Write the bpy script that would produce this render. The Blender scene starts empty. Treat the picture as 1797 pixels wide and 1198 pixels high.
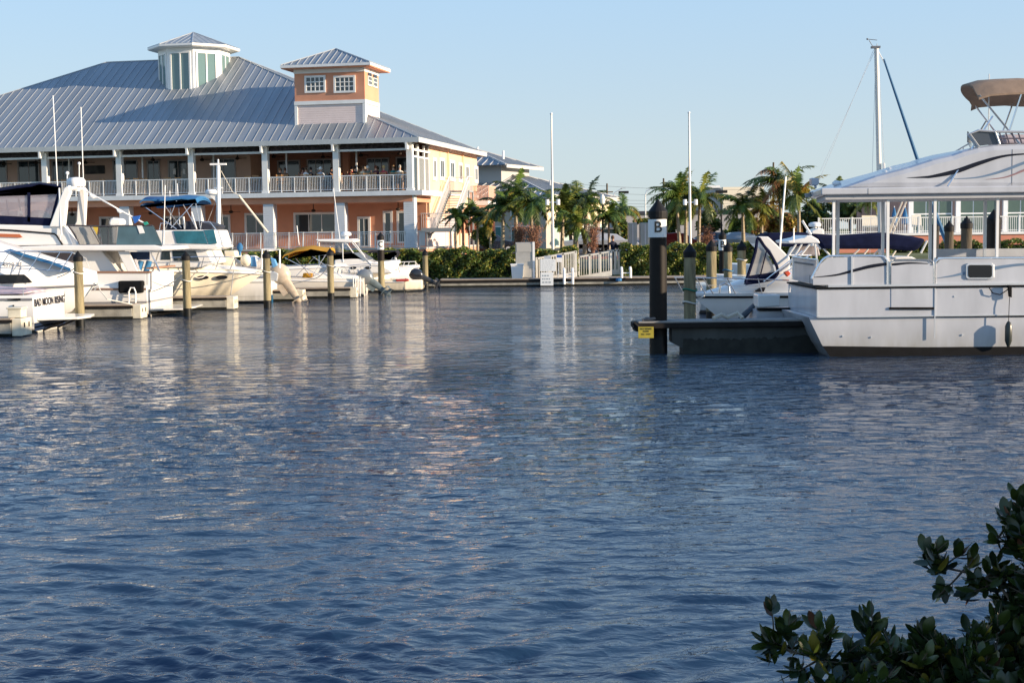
import bpy, math, random
import numpy as np
from mathutils import Vector, Matrix
R = math.radians
random.seed(7)
# ---------------------------------------------------------------- camera, world, sun
scene = bpy.context.scene
col = scene.collection
CAM = Vector((0, 0, 2.9)); FPX = 2500.0
cam_rot = Matrix.Rotation(R(90-4.39), 3, 'X') @ Matrix.Rotation(R(-0.7), 3, 'Z')
cd = bpy.data.cameras.new('camera'); cam = bpy.data.objects.new('camera', cd); col.objects.link(cam)
cam.matrix_world = Matrix.Translation(CAM) @ cam_rot.to_4x4()
cd.sensor_width = 36; cd.lens = 36*FPX/1797; cd.clip_start = 0.1; cd.clip_end = 5000
scene.camera = cam
SUN_EL, SUN_AZ = 12.5, -18.5          # azimuth counted from +X
sd = Vector((math.cos(R(SUN_EL))*math.cos(R(SUN_AZ)), math.cos(R(SUN_EL))*math.sin(R(SUN_AZ)), math.sin(R(SUN_EL))))
sl = bpy.data.lights.new('sun', 'SUN'); sl.energy = 5.0; sl.angle = R(0.5); sl.color = (1.0, 0.80, 0.58)
so = bpy.data.objects.new('sun', sl); col.objects.link(so)
so.rotation_euler = (-sd).to_track_quat('-Z', 'Y').to_euler(); so.location = (30, -10, 30)
w = bpy.data.worlds.new('World'); scene.world = w; w.use_nodes = True
wn = w.node_tree.nodes; wl = w.node_tree.links
sky = wn.new('ShaderNodeTexSky'); sky.sky_type = 'NISHITA'; sky.sun_disc = False
sky.sun_elevation = R(SUN_EL); sky.sun_rotation = R(90-SUN_AZ)
sky.air_density = 1.0; sky.dust_density = 0.2; sky.ozone_density = 2.0
wn['Background'].inputs['Strength'].default_value = 0.12
# pale late-afternoon air: a soft elevation ramp blended over the physical sky
wtc = wn.new('ShaderNodeTexCoord'); wsep = wn.new('ShaderNodeSeparateXYZ'); wl.new(wtc.outputs['Generated'], wsep.inputs[0])
wr = wn.new('ShaderNodeValToRGB'); wl.new(wsep.outputs['Z'], wr.inputs[0])
els = wr.color_ramp.elements
els[0].position = 0.0; els[0].color = (.300,.360,.395,1); els[1].position = 1.0; els[1].color = (.065,.15,.35,1)
for p_, c_ in ((.06,(.300,.365,.420,1)), (.16,(.255,.365,.485,1)), (.32,(.235,.36,.525,1)), (.6,(.165,.285,.475,1))):
    e_ = els.new(p_); e_.color = c_
wsc = wn.new('ShaderNodeVectorMath'); wsc.operation = 'SCALE'; wsc.inputs['Scale'].default_value = 1/0.12; wl.new(wr.outputs[0], wsc.inputs[0])
wmx = wn.new('ShaderNodeMix'); wmx.data_type = 'RGBA'; wmx.inputs[0].default_value = .85
wl.new(sky.outputs[0], wmx.inputs[6]); wl.new(wsc.outputs[0], wmx.inputs[7]); wl.new(wmx.outputs[2], wn['Background'].inputs['Color'])
scene.view_settings.view_transform = 'Standard'; scene.view_settings.look = 'None'
scene.view_settings.exposure = 0.9; scene.view_settings.gamma = 1.0
scene.cycles.max_bounces = 6; scene.cycles.transparent_max_bounces = 12

def ray(px, py):
    return cam_rot @ Vector(((px-898.5)/FPX, -(py-599)/FPX, -1.0))
def at(px, py, Y):                       # the point seen at a photograph pixel, at distance Y
    d = ray(px, py); return CAM + d*(Y/d.y)
def q(px, py, Y):
    p = at(px, py, Y); return (p.x, p.z)

# ---------------------------------------------------------------- materials
MATS = {}
def mat(name, c, rough=.5, metal=0., var=0., scale=3., bump=0., bscale=None, spec=.5, alpha=1., coat=0., trans=0., stretch=None):
    if name in MATS: return MATS[name]
    m = bpy.data.materials.new(name); m.use_nodes = True; MATS[name] = m
    n = m.node_tree.nodes; l = m.node_tree.links; b = n['Principled BSDF']
    b.inputs['Base Color'].default_value = (*c, 1); b.inputs['Roughness'].default_value = rough
    b.inputs['Metallic'].default_value = metal; b.inputs['Specular IOR Level'].default_value = spec
    b.inputs['Alpha'].default_value = alpha; b.inputs['Coat Weight'].default_value = coat
    if var or bump:
        tc = n.new('ShaderNodeTexCoord'); mp = n.new('ShaderNodeMapping'); l.new(tc.outputs['Object'], mp.inputs[0])
        if stretch: mp.inputs['Scale'].default_value = stretch
    if var:
        t = n.new('ShaderNodeTexNoise'); t.inputs['Scale'].default_value = scale; t.inputs['Detail'].default_value = 6
        l.new(mp.outputs[0], t.inputs['Vector'])
        r = n.new('ShaderNodeValToRGB'); r.color_ramp.elements[0].position = .3; r.color_ramp.elements[1].position = .7
        r.color_ramp.elements[0].color = (*[max(0, x*(1-var)) for x in c], 1); r.color_ramp.elements[1].color = (*[min(1, x*(1+var)) for x in c], 1)
        l.new(t.outputs['Fac'], r.inputs[0]); l.new(r.outputs[0], b.inputs['Base Color'])
    if bump:
        t2 = n.new('ShaderNodeTexNoise'); t2.inputs['Scale'].default_value = bscale or scale*4; t2.inputs['Detail'].default_value = 4
        l.new(mp.outputs[0], t2.inputs['Vector'])
        bp = n.new('ShaderNodeBump'); bp.inputs['Strength'].default_value = bump; bp.inputs['Distance'].default_value = .03
        l.new(t2.outputs['Fac'], bp.inputs['Height']); l.new(bp.outputs[0], b.inputs['Normal'])
    if trans:
        tr = n.new('ShaderNodeBsdfTranslucent'); tr.inputs[0].default_value = (*[min(1, x*1.3) for x in c], 1)
        mx = n.new('ShaderNodeMixShader'); mx.inputs[0].default_value = trans
        l.new(b.outputs[0], mx.inputs[1]); l.new(tr.outputs[0], mx.inputs[2]); l.new(mx.outputs[0], n['Material Output'].inputs['Surface'])
        if var: l.new(r.outputs[0], tr.inputs[0])
    return m
def siding(name, c, pitch=.15):          # lapped boards: a saw-tooth of the height as bump
    m = mat(name, c, .6, var=.05, scale=2)
    n = m.node_tree.nodes; l = m.node_tree.links
    tc = n.new('ShaderNodeTexCoord'); sx = n.new('ShaderNodeSeparateXYZ'); l.new(tc.outputs['Object'], sx.inputs[0])
    a = n.new('ShaderNodeMath'); a.operation = 'MULTIPLY'; a.inputs[1].default_value = 1/pitch; l.new(sx.outputs['Z'], a.inputs[0])
    f = n.new('ShaderNodeMath'); f.operation = 'FRACT'; l.new(a.outputs[0], f.inputs[0])
    bp = n.new('ShaderNodeBump'); bp.inputs['Strength'].default_value = 1; bp.inputs['Distance'].default_value = .03; bp.invert = True
    l.new(f.outputs[0], bp.inputs['Height']); l.new(bp.outputs[0], n['Principled BSDF'].inputs['Normal'])
    return m
def glass(name, c, a=.35, rough=.05):
    return mat(name, c, rough, alpha=a, spec=.8)

white = mat('white_paint', (.78,.78,.76), .35, var=.06, scale=1.5)
trim = mat('trim_white', (.74,.75,.75), .5, var=.07, scale=2)
gel = mat('gelcoat_white', (.80,.79,.76), .22, var=.05, scale=.9, coat=.3)
gelb = mat('gelcoat_ferry', (.46,.48,.52), .28, var=.11, scale=1.3, coat=.25, stretch=(1.6,1.6,.45), bump=.04, bscale=1.2)
cream = mat('gelcoat_cream', (.78,.70,.55), .25, var=.05, scale=1, coat=.3)
navy = mat('navy_canvas', (.008,.011,.034), .95, var=.3, scale=4, bump=.3, bscale=6, spec=.08)
black = mat('black_rubber', (.006,.0065,.008), .75, var=.3, scale=5, spec=.15)
blacks = mat('black_gloss', (.01,.01,.012), .12)
teal = mat('teal_canvas', (.015,.12,.17), .8, var=.25, scale=3, bump=.4, bscale=7)
bluec = mat('blue_canvas', (.02,.13,.30), .8, var=.2, scale=3, bump=.3, bscale=6)
yellow = mat('yellow_canvas', (.62,.32,.025), .75, var=.12, scale=3, bump=.2, bscale=5, trans=.25)
tan = mat('tan_canvas', (.24,.17,.12), .85, var=.12, scale=4, bump=.3, bscale=6)
def hull_dirt(m):                        # weed and scum stain above the waterline, broken up by noise
    n = m.node_tree.nodes; l = m.node_tree.links; b = n['Principled BSDF']
    tc = n.new('ShaderNodeTexCoord'); sx = n.new('ShaderNodeSeparateXYZ'); l.new(tc.outputs['Object'], sx.inputs[0])
    mr = n.new('ShaderNodeMapRange'); l.new(sx.outputs['Z'], mr.inputs[0]); mr.inputs[1].default_value = .12; mr.inputs[2].default_value = .75; mr.inputs[3].default_value = 1; mr.inputs[4].default_value = 0
    mp = n.new('ShaderNodeMapping'); mp.inputs['Scale'].default_value = (2.5,2.5,.7); l.new(tc.outputs['Object'], mp.inputs[0])
    ns = n.new('ShaderNodeTexNoise'); ns.inputs['Scale'].default_value = 2.2; ns.inputs['Detail'].default_value = 8; l.new(mp.outputs[0], ns.inputs['Vector'])
    k = n.new('ShaderNodeMath'); k.operation = 'MULTIPLY'; l.new(mr.outputs[0], k.inputs[0]); l.new(ns.outputs['Fac'], k.inputs[1])
    k2 = n.new('ShaderNodeMath'); k2.operation = 'MULTIPLY'; k2.inputs[1].default_value = .85; k2.use_clamp = True; l.new(k.outputs[0], k2.inputs[0])
    mx = n.new('ShaderNodeMix'); mx.data_type = 'RGBA'; l.new(k2.outputs[0], mx.inputs[0]); src = b.inputs['Base Color'].links[0].from_socket
    l.new(src, mx.inputs[6]); mx.inputs[7].default_value = (.20,.18,.12,1); l.new(mx.outputs[2], b.inputs['Base Color'])
hull_dirt(gelb); hull_dirt(gel); hull_dirt(cream)
chrome = mat('stainless', (.72,.73,.75), .22, metal=.9)
alu = mat('aluminium', (.62,.64,.66), .4, metal=.6)
winm = mat('window_glass', (.02,.035,.045), .06, spec=.9)
tealglass = mat('teal_glass', (.03,.16,.18), .08, spec=.9)
greenglass = mat('green_glass', (.06,.10,.085), .1, spec=.8)
shadeglass = glass('screen_clear', (.40,.42,.42), .40, .15)
isin = glass('clear_vinyl', (.45,.40,.44), .38, .15)
meshm = glass('mesh_panel', (.05,.07,.08), .52, .6)
orange = mat('orange_stucco', (.62,.285,.175), .85, var=.10, scale=.8, bump=.15, bscale=30)
peach = mat('peach_stucco', (.74,.50,.34), .85, var=.08, scale=.8, bump=.15, bscale=30)
pink = mat('pink_stucco', (.62,.42,.32), .85, var=.06, scale=1.2)
sidw = siding('white_siding', (.66,.62,.60)); sidg = siding('grey_siding', (.58,.60,.62))
sidp = siding('pale_siding', (.70,.58,.54))
roofm = mat('metal_roof', (.25,.28,.305), .42, metal=.25, var=.16, scale=1.0, stretch=(1.5,.12,.12))
roofd = mat('metal_roof_dark', (.20,.22,.24), .4, metal=.3, var=.1, scale=.5)
ribm = mat('roof_rib', (.40,.43,.46), .35, metal=.3)
wood = mat('pile_wood', (.22,.185,.105), .9, var=.5, scale=2.6, bump=.7, bscale=14, stretch=(3,3,.35))
wood_shaded = mat('pile_wood_shaded', (.075,.06,.04), .9, var=.4, scale=2.6, bump=.7, bscale=14, stretch=(3,3,.35))  # pile wood darkened: shade behind the houseboat put into the colour
cap = mat('pile_cap', (.010,.010,.011), .6, spec=.2, var=.3, scale=6)
sleeve = mat('pile_sleeve', (.014,.011,.009), .6, spec=.2, var=.25, scale=3)
tarw = mat('wet_band', (.007,.008,.008), .5, spec=.25, var=.4, scale=6)
conc = mat('dock_concrete', (.30,.29,.25), .85, var=.3, scale=2.5, bump=.3, bscale=20)
concl = mat('dock_end_cream', (.62,.58,.46), .8, var=.18, scale=3)
algae = mat('algae_band', (.012,.013,.010), .8, spec=.2, var=.5, scale=7)
rubr = mat('rub_rail_dark', (.016,.014,.013), .75, spec=.15, var=.3, scale=4)
deckw = mat('deck_wood', (.33,.27,.21), .85, var=.2, scale=3, stretch=(1,6,1))
chairw = mat('chair_wood', (.46,.25,.10), .5, var=.2, scale=8)
skin = mat('skin_tone', (.50,.28,.19), .55); skin2 = mat('skin_tan', (.36,.19,.12), .55)
leafm = [mat('leaf_%s' % k, c, .45, var=.3, scale=9, trans=.3) for k, c in (('green', (.10,.165,.03)), ('dark', (.04,.062,.014)), ('olive', (.19,.21,.04)), ('yellow', (.40,.30,.05)), ('brown', (.20,.10,.04)))]
palmg, palmd, palmo, palmy, palmb = leafm
trunkm = mat('palm_trunk', (.33,.27,.19), .9, var=.25, scale=4, bump=.5, bscale=9, stretch=(1,1,6))
twig = mat('bare_twig', (.24,.13,.09), .9, var=.25, scale=6)
bark = mat('bark', (.10,.075,.05), .9, var=.3, scale=5)
def flat(name, c, r=.6): return mat(name, c, r, var=.06, scale=3, spec=.2 if max(c) < .3 else .5)

# ---------------------------------------------------------------- mesh builder
ROOT = {}
class MB:
    def __init__(s): s.v = []; s.f = []; s.m = []; s.mi = 0
    def add(s, vs, fs):
        b = len(s.v); s.v += [tuple(v) for v in vs]
        for f in fs: s.f.append(tuple(b+i for i in f)); s.m.append(s.mi)
        return s
    def box(s, x0, x1, y0, y1, z0, z1):
        x0, x1 = min(x0, x1), max(x0, x1); y0, y1 = min(y0, y1), max(y0, y1); z0, z1 = min(z0, z1), max(z0, z1)
        return s.add([(x0,y0,z0),(x1,y0,z0),(x1,y1,z0),(x0,y1,z0),(x0,y0,z1),(x1,y0,z1),(x1,y1,z1),(x0,y1,z1)],
              [(0,3,2,1),(4,5,6,7),(0,1,5,4),(1,2,6,5),(2,3,7,6),(3,0,4,7)])
    def bar(s, p, q_, r, n=6, r2=None):
        p = Vector(p); q_ = Vector(q_); d = (q_-p)
        if d.length < 1e-6: return s
        d.normalize(); a = d.orthogonal().normalized(); b = d.cross(a); r2 = r if r2 is None else r2
        vs = []
        for c, rr in ((p, r), (q_, r2)):
            for i in range(n):
                t = 2*math.pi*i/n; vs.append(c + (a*math.cos(t)+b*math.sin(t))*rr)
        fs = [(i, (i+1) % n, n+(i+1) % n, n+i) for i in range(n)] + [tuple(range(n-1, -1, -1)), tuple(range(n, 2*n))]
        return s.add(vs, fs)
    def tube(s, pts, r, n=6, r2=None):
        k = len(pts)-1
        rs = [r + ((r2 if r2 is not None else r)-r)*i/k for i in range(k+1)]
        P = [Vector(p) for p in pts]; vs = []; a = None
        for i, p in enumerate(P):
            d = (P[min(i+1, k)]-P[max(i-1, 0)]).normalized()
            a = d.orthogonal().normalized() if a is None else (a - d*a.dot(d)).normalized()
            b = d.cross(a)
            for j in range(n):
                t = 2*math.pi*j/n; vs.append(p+(a*math.cos(t)+b*math.sin(t))*rs[i])
        fs = [(i*n+j, i*n+(j+1) % n, (i+1)*n+(j+1) % n, (i+1)*n+j) for i in range(k) for j in range(n)]
        fs += [tuple(range(n-1, -1, -1)), tuple(range(k*n, k*n+n))]
        return s.add(vs, fs)
    def rings(s, rs, cap0=True, cap1=True, closed=True):
        n = len(rs[0]); vs = [v for r in rs for v in r]; m = n if closed else n-1
        fs = [(i*n+j, i*n+(j+1) % n, (i+1)*n+(j+1) % n, (i+1)*n+j) for i in range(len(rs)-1) for j in range(m)]
        if cap0: fs.append(tuple(range(n-1, -1, -1)))
        if cap1: fs.append(tuple(range((len(rs)-1)*n, len(rs)*n)))
        return s.add(vs, fs)
    def lathe(s, prof, c=(0,0,0), n=16):
        return s.rings([[(c[0]+r*math.cos(2*math.pi*j/n), c[1]+r*math.sin(2*math.pi*j/n), c[2]+z) for j in range(n)] for r, z in prof])
    def ball(s, c, rx, ry=None, rz=None, n=10, k=7):
        ry = ry or rx; rz = rz or rx
        return s.rings([[(c[0]+rx*math.sin(math.pi*(i+.02)/(k+.04))*math.cos(2*math.pi*j/n), c[1]+ry*math.sin(math.pi*(i+.02)/(k+.04))*math.sin(2*math.pi*j/n),
                          c[2]-rz*math.cos(math.pi*i/k)) for j in range(n)] for i in range(k+1)])
    def prism(s, poly, y0, y1):              # polygon of (x, z) pushed from y0 to y1
        n = len(poly)
        return s.add([(x, y0, z) for x, z in poly]+[(x, y1, z) for x, z in poly],
                     [tuple(range(n)), tuple(range(2*n-1, n-1, -1))]+[(i, n+i, n+(i+1) % n, (i+1) % n) for i in range(n)])
    def slabz(s, poly, z0, z1):
        n = len(poly)
        return s.add([(x, y, z0) for x, y in poly]+[(x, y, z1) for x, y in poly],
                     [tuple(range(n-1, -1, -1)), tuple(range(n, 2*n))]+[(i, (i+1) % n, n+(i+1) % n, n+i) for i in range(n)])
    def pp(s, pix, Y0, Y1):                  # outline read off the photo at distance Y0, real depth to Y1
        return s.prism([q(a, b, Y0) for a, b in pix], Y0, Y1)
    def quad(s, a, b, c, d): return s.add([a, b, c, d], [(0, 1, 2, 3)])
    def build(s, name, mats, parent=None, smooth=False, bevel=0., local=False, solid=0.):
        me = bpy.data.meshes.new(name)
        off = Vector((0,0,0)) if (parent is None or local) else ROOT.get(parent.name, Vector((0,0,0)))
        me.from_pydata([(v[0]-off.x, v[1]-off.y, v[2]-off.z) for v in s.v], [], s.f)
        mats = mats if isinstance(mats, (list, tuple)) else [mats]
        for m in mats: me.materials.append(m)
        if len(mats) > 1: me.polygons.foreach_set('material_index', s.m)
        me.update()
        import bmesh
        if len(s.f) < 40000:
            bm = bmesh.new(); bm.from_mesh(me); bmesh.ops.recalc_face_normals(bm, faces=bm.faces); bm.to_mesh(me); bm.free()
        o = bpy.data.objects.new(name, me); col.objects.link(o)
        if parent is not None: o.parent = parent; ROOT[o.name] = off
        if smooth:
            me.polygons.foreach_set('use_smooth', [True]*len(me.polygons))
            try:
                me.set_sharp_from_angle(angle=R(40))
            except Exception: pass
        if bevel:
            b = o.modifiers.new('bevel', 'BEVEL'); b.width = bevel; b.segments = 2; b.limit_method = 'ANGLE'; b.angle_limit = R(35)
        return o

def islands(mb):
    par = list(range(len(mb.v)))
    def find(i):
        while par[i] != i: par[i] = par[par[i]]; i = par[i]
        return i
    for f in mb.f:
        r0 = find(f[0])
        for v in f[1:]: par[find(v)] = r0
    out = {}
    for f, m in zip(mb.f, mb.m): out.setdefault(find(f[0]), []).append((f, m))
    res = []
    for fs in out.values():
        n = MB(); idx = {}
        for f, m in fs:
            for v in f:
                if v not in idx: idx[v] = len(n.v); n.v.append(mb.v[v])
            n.f.append(tuple(idx[v] for v in f)); n.m.append(m)
        res.append(n)
    return res
def build_each(mb, name, *a, **k): return [m.build(name, *a, **k) for m in islands(mb)]

def tag(o, label=None, cat=None, group=None, kind=None):
    if label: o['label'] = label
    if cat: o['category'] = cat
    if group: o['group'] = group
    if kind: o['kind'] = kind
    return o
def thing(name, label, cat, loc=(0,0,0), rz=0, group=None, world=True):
    o = bpy.data.objects.new(name, None); col.objects.link(o); o.location = loc; o.rotation_euler = (0,0,rz)
    o.empty_display_size = .2
    ROOT[o.name] = Vector(loc) if world else Vector((0,0,0))
    return tag(o, label, cat, group)
def copy_tree(o, parent=None):
    c = o.copy(); col.objects.link(c); c.parent = parent
    for ch in [x for x in bpy.data.objects if x.parent is o]: copy_tree(ch, c)
    return c
def text_mesh(body, size, matname, M, parent, name='lettering', extrude=.004, sx=1):
    cu = bpy.data.curves.new('t', 'FONT'); cu.body = body; cu.size = size; cu.extrude = extrude; cu.align_x = 'CENTER'; cu.align_y = 'CENTER'
    cu.offset = size*.012
    to = bpy.data.objects.new('t', cu); col.objects.link(to)
    dg = bpy.context.evaluated_depsgraph_get(); me = bpy.data.meshes.new_from_object(to.evaluated_get(dg))
    bpy.data.objects.remove(to)
    me.transform(Matrix.Diagonal((sx, 1, 1, 1)))
    off = ROOT.get(parent.name, Vector((0,0,0)))
    me.transform(Matrix.Translation(-off) @ M)
    me.materials.clear(); me.materials.append(matname)
    o = bpy.data.objects.new(name, me); col.objects.link(o); o.parent = parent; ROOT[o.name] = off
    return o
FACE_CAM = Matrix.Rotation(R(90), 4, 'X')      # text standing up, facing -Y
FACE_RIGHT = Matrix.Rotation(R(90), 4, 'Z') @ Matrix.Rotation(R(90), 4, 'X')   # facing +X

# ---------------------------------------------------------------- water and ground
def make_water():
    nr, nc = 1050, 900
    v = np.linspace(1/4.2, 1/94, nr); Yr = 1/v
    t = np.linspace(-1, 1, nc)
    X = t[None, :]*(0.46*Yr[:, None]+5); Y = np.repeat(Yr[:, None], nc, 1)
    dy = np.abs(np.gradient(Yr))[:, None]
    rng = np.random.RandomState(5); Z = np.zeros_like(X)
    calm = 1-.50/(1+np.exp(-(Y+X*.12-30.5)/1.4))
    patch = .75+.35*np.sin(X*.31+1.7*np.sin(Y*.13))*np.sin(Y*.23+X*.11+.6)
    Xw = X+.5*np.sin(Y*.7+.3*X)+.35*np.sin(X*1.1-Y*.4); Yw = Y+.4*np.sin(X*.6+1)+.22*np.sin(Y*.9+X*1.3)
    for i in range(130):
        lam = .09*(10.5**rng.rand()); ang = R(90+rng.normal(10, 24)); k = 2*math.pi/lam
        sl_ = .0265*(1.3 if lam < .42 else .66)
        a = sl_/k; ph = rng.rand()*6.28
        Z += a*np.exp(-(dy*3.6/lam)**2)*np.sin(k*(math.cos(ang)*Xw+math.sin(ang)*Yw)+ph+.8*np.sin(.4*X+ph*3)+.7*np.sin(.33*Y+ph*5))
    Z = Z*calm*patch
    Z += .006*np.sin(1.3*Y+.5*X)*calm
    co = np.stack([X, Y, Z], -1).reshape(-1, 3).astype(np.float32)
    me = bpy.data.meshes.new('water'); idx = np.arange(nr*nc).reshape(nr, nc)
    f = np.stack([idx[1:, :-1], idx[1:, 1:], idx[:-1, 1:], idx[:-1, :-1]], -1).reshape(-1, 4)[:, ::-1]
    me.vertices.add(len(co)); me.vertices.foreach_set('co', co.ravel())
    me.loops.add(f.size); me.loops.foreach_set('vertex_index', f.ravel().astype(np.int32))
    me.polygons.add(len(f)); me.polygons.foreach_set('loop_start', (np.arange(len(f))*4).astype(np.int32))
    me.polygons.foreach_set('loop_total', np.full(len(f), 4, np.int32))
    me.polygons.foreach_set('use_smooth', np.ones(len(f), bool)); me.update(calc_edges=True); me.validate()
    m = bpy.data.materials.new('harbour_water'); m.use_nodes = True
    n = m.node_tree.nodes; l = m.node_tree.links; b = n['Principled BSDF']
    b.inputs['Base Color'].default_value = (.012,.034,.072,1); b.inputs['Roughness'].default_value = .035; b.inputs['IOR'].default_value = 1.42
    geo = n.new('ShaderNodeNewGeometry')
    def noise(sc, stretch, det=3, rot=0):
        mp = n.new('ShaderNodeMapping'); mp.inputs['Scale'].default_value = stretch; mp.inputs['Rotation'].default_value = (0,0,rot)
        l.new(geo.outputs['Position'], mp.inputs[0]); t_ = n.new('ShaderNodeTexNoise'); t_.inputs['Scale'].default_value = sc
        t_.inputs['Detail'].default_value = det; t_.inputs['Distortion'].default_value = .4; l.new(mp.outputs[0], t_.inputs['Vector']); return t_
    def math_(op, a, b_, clamp=False):
        k = n.new('ShaderNodeMath'); k.operation = op; k.use_clamp = clamp
        for i, x in enumerate((a, b_)):
            if isinstance(x, (int, float)): k.inputs[i].default_value = x
            else: l.new(x, k.inputs[i])
        return k.outputs[0]
    sep = n.new('ShaderNodeSeparateXYZ'); l.new(geo.outputs['Position'], sep.inputs[0])
    yy = math_('ADD', sep.outputs['Y'], math_('MULTIPLY', sep.outputs['X'], .12))
    mr = n.new('ShaderNodeMapRange'); mr.interpolation_type = 'SMOOTHSTEP'; l.new(yy, mr.inputs[0])
    mr.inputs[1].default_value = 27; mr.inputs[2].default_value = 35; mr.inputs[3].default_value = 1; mr.inputs[4].default_value = .26
    far = n.new('ShaderNodeMapRange'); l.new(sep.outputs['Y'], far.inputs[0])      # longer ripples away from the shore, out in the open basin
    far.inputs[1].default_value = 12; far.inputs[2].default_value = 26; far.inputs[3].default_value = 0; far.inputs[4].default_value = 1
    big = noise(3.1, (.55, 1.1, 1), 4, R(8)); sm = noise(7, (.6, 1.2, 1), 3, R(-12)); pt = noise(.16, (.5, 1.4, 1), 2)
    hb = math_('MULTIPLY', math_('MULTIPLY', big.outputs['Fac'], far.outputs[0]), .34)
    h = math_('ADD', hb, math_('MULTIPLY', sm.outputs['Fac'], .028))
    h = math_('MULTIPLY', h, math_('ADD', math_('MULTIPLY', pt.outputs['Fac'], 1.5), .25))
    h = math_('MULTIPLY', h, mr.outputs[0])
    bp = n.new('ShaderNodeBump'); bp.inputs['Strength'].default_value = 1; bp.inputs['Distance'].default_value = 1
    l.new(h, bp.inputs['Height']); l.new(bp.outputs[0], b.inputs['Normal'])
    me.materials.append(m)
    o = bpy.data.objects.new('water', me); col.objects.link(o); tag(o, kind='structure')
    mb = MB()   # the rest of the basin, left and right of the part in view
    for s_ in (-1, 1):
        mb.quad((s_*6.9, 4.2, 0), (s_*70, 4.2, 0), (s_*70, 94, 0), (s_*48.2, 94, 0))
    mb.quad((-70, -30, 0), (70, -30, 0), (70, 4.2, 0), (-70, 4.2, 0))
    o2 = mb.build('water', m); tag(o2, kind='structure')
make_water()

soil = mat('ground_soil', (.14,.12,.07), .95, var=.4, scale=.6)
grassm = mat('ground_grass', (.10,.12,.035), .95, var=.4, scale=.9)
def ground():
    mb = MB()
    prof = [(78.0, -1.5), (78.6, .25), (80.2, .9), (82.5, 1.25), (90, 1.25), (300, 1.25), (2500, 1.3)]
    xs = [-2500, -300, -60, -30, -15, 0, 15, 30, 60, 300, 2500]
    for i in range(len(prof)-1):
        for j in range(len(xs)-1):
            (ya, za), (yb, zb) = prof[i], prof[i+1]
            mb.quad((xs[j], ya, za), (xs[j+1], ya, za), (xs[j+1], yb, zb), (xs[j], yb, zb))
    tag(mb.build('ground', grassm), kind='structure')
    mb = MB(); mb.quad((-2, 97, 1.262), (60, 97, 1.262), (60, 135, 1.262), (-2, 135, 1.262))
    tag(mb.build('car_park', mat('asphalt', (.055,.055,.058), .9, var=.2, scale=1)), kind='structure')
    mb = MB(); mb.slabz([(4.4, 84.5), (10, 84.5), (12, 90), (6.5, 92), (3.6, 89)], 1.2, 1.33)
    tag(mb.build('mulch_bed', mat('red_mulch', (.28,.06,.035), .95, var=.35, scale=5)), 'red mulch bed behind the gangway at the palms', 'mulch bed', kind='stuff')
ground()
# ---------------------------------------------------------------- clubhouse
BROT = R(-12); BORG = Vector((-6.07, 94.9, 0)); BM = Matrix.Rotation(-BROT, 3, 'Z')
def Ly(px, py, y):
    o = BM @ (CAM-BORG); d = BM @ ray(px, py); t = (y-o.y)/d.y; p = o+d*t; return (p.x, p.z)
def Lx(px, py, x):
    o = BM @ (CAM-BORG); d = BM @ ray(px, py); t = (x-o.x)/d.x; p = o+d*t; return (p.y, p.z)
def hip_roof(mb, ribs, x0, x1, y0, y1, ze, zr, a0, a1, d, pitch=.62, rr=.022):
    # eaves rectangle, ridge at y0+d, ends in from x0 by a0 and from x1 by a1
    yr = (y0+y1)/2; A=(x0,y0,ze); B=(x1,y0,ze); C=(x1,y1,ze); D=(x0,y1,ze); E=(x0+a0,yr,zr); F=(x1-a1,yr,zr)
    mb.add([A,B,C,D,E,F], [(0,1,5,4),(1,2,5),(2,3,4,5),(3,0,4)])
    for c in (A,B,C,D):
        e = E if c[0] == x0 else F; ribs.bar((c[0],c[1],ze+.03), (e[0],e[1],zr+.03), rr*1.6, 4)
    if a0+a1 < abs(x1-x0)-.1: ribs.bar((E[0],E[1],zr+.03), (F[0],F[1],zr+.03), rr*1.8, 4)
    h = yr-y0
    x = x0+pitch*.5
    while x < x1:
        k = min(1, (x-x0)/a0, (x1-x)/a1)
        for ys, s in ((y0, 1), (y1, -1)): ribs.bar((x,ys,ze+.02), (x,ys+s*h*k,ze+(zr-ze)*k+.02), rr, 4)
        x += pitch
    y = y0+pitch*.5
    while y < y1:
        k = min((y-y0)/h, (y1-y)/h, 1)
        for xs, s, a in ((x0, 1, a0), (x1, -1, a1)): ribs.bar((xs,y,ze+.02), (xs+s*a*k,y,ze+(zr-ze)*k+.02), rr, 4)
        y += pitch
def window_y(parent, px0, px1, py0, py1, y, frame=.12, cols=1, rows=1, gm=winm, fm=trim, name='window', lift=.03, mull=.05):
    # window or door in a wall facing the water, its frame a sub-part's host
    x0, z1 = Ly(px0, py0, y); x1, z0 = Ly(px1, py1, y)
    mb = MB(); mb.box(x0-frame, x0, y-lift-.04, y, z0-frame*.6, z1+frame); mb.box(x1, x1+frame, y-lift-.04, y, z0-frame*.6, z1+frame)
    mb.box(x0, x1, y-lift-.037, y, z1, z1+frame-.003); mb.box(x0, x1, y-lift-.037, y, z0-frame*.6+.002, z0)
    for i in range(1, cols): xx = x0+(x1-x0)*i/cols; mb.box(xx-mull/2, xx+mull/2, y-lift-.02, y, z0, z1)
    for i in range(1, rows): zz = z0+(z1-z0)*i/rows; mb.box(x0, x1, y-lift-.017, y, zz-mull/2, zz+mull/2)
    o = mb.build(name, fm, parent, local=True)
    MB().box(x0, x1, y-lift, y-.01, z0, z1).build('pane', gm, o, local=True)
    return o
club = thing('clubhouse', 'large two-storey orange waterfront clubhouse with balconies, grey metal hip roof and two roof towers', 'building', BORG, BROT, world=False)
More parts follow.
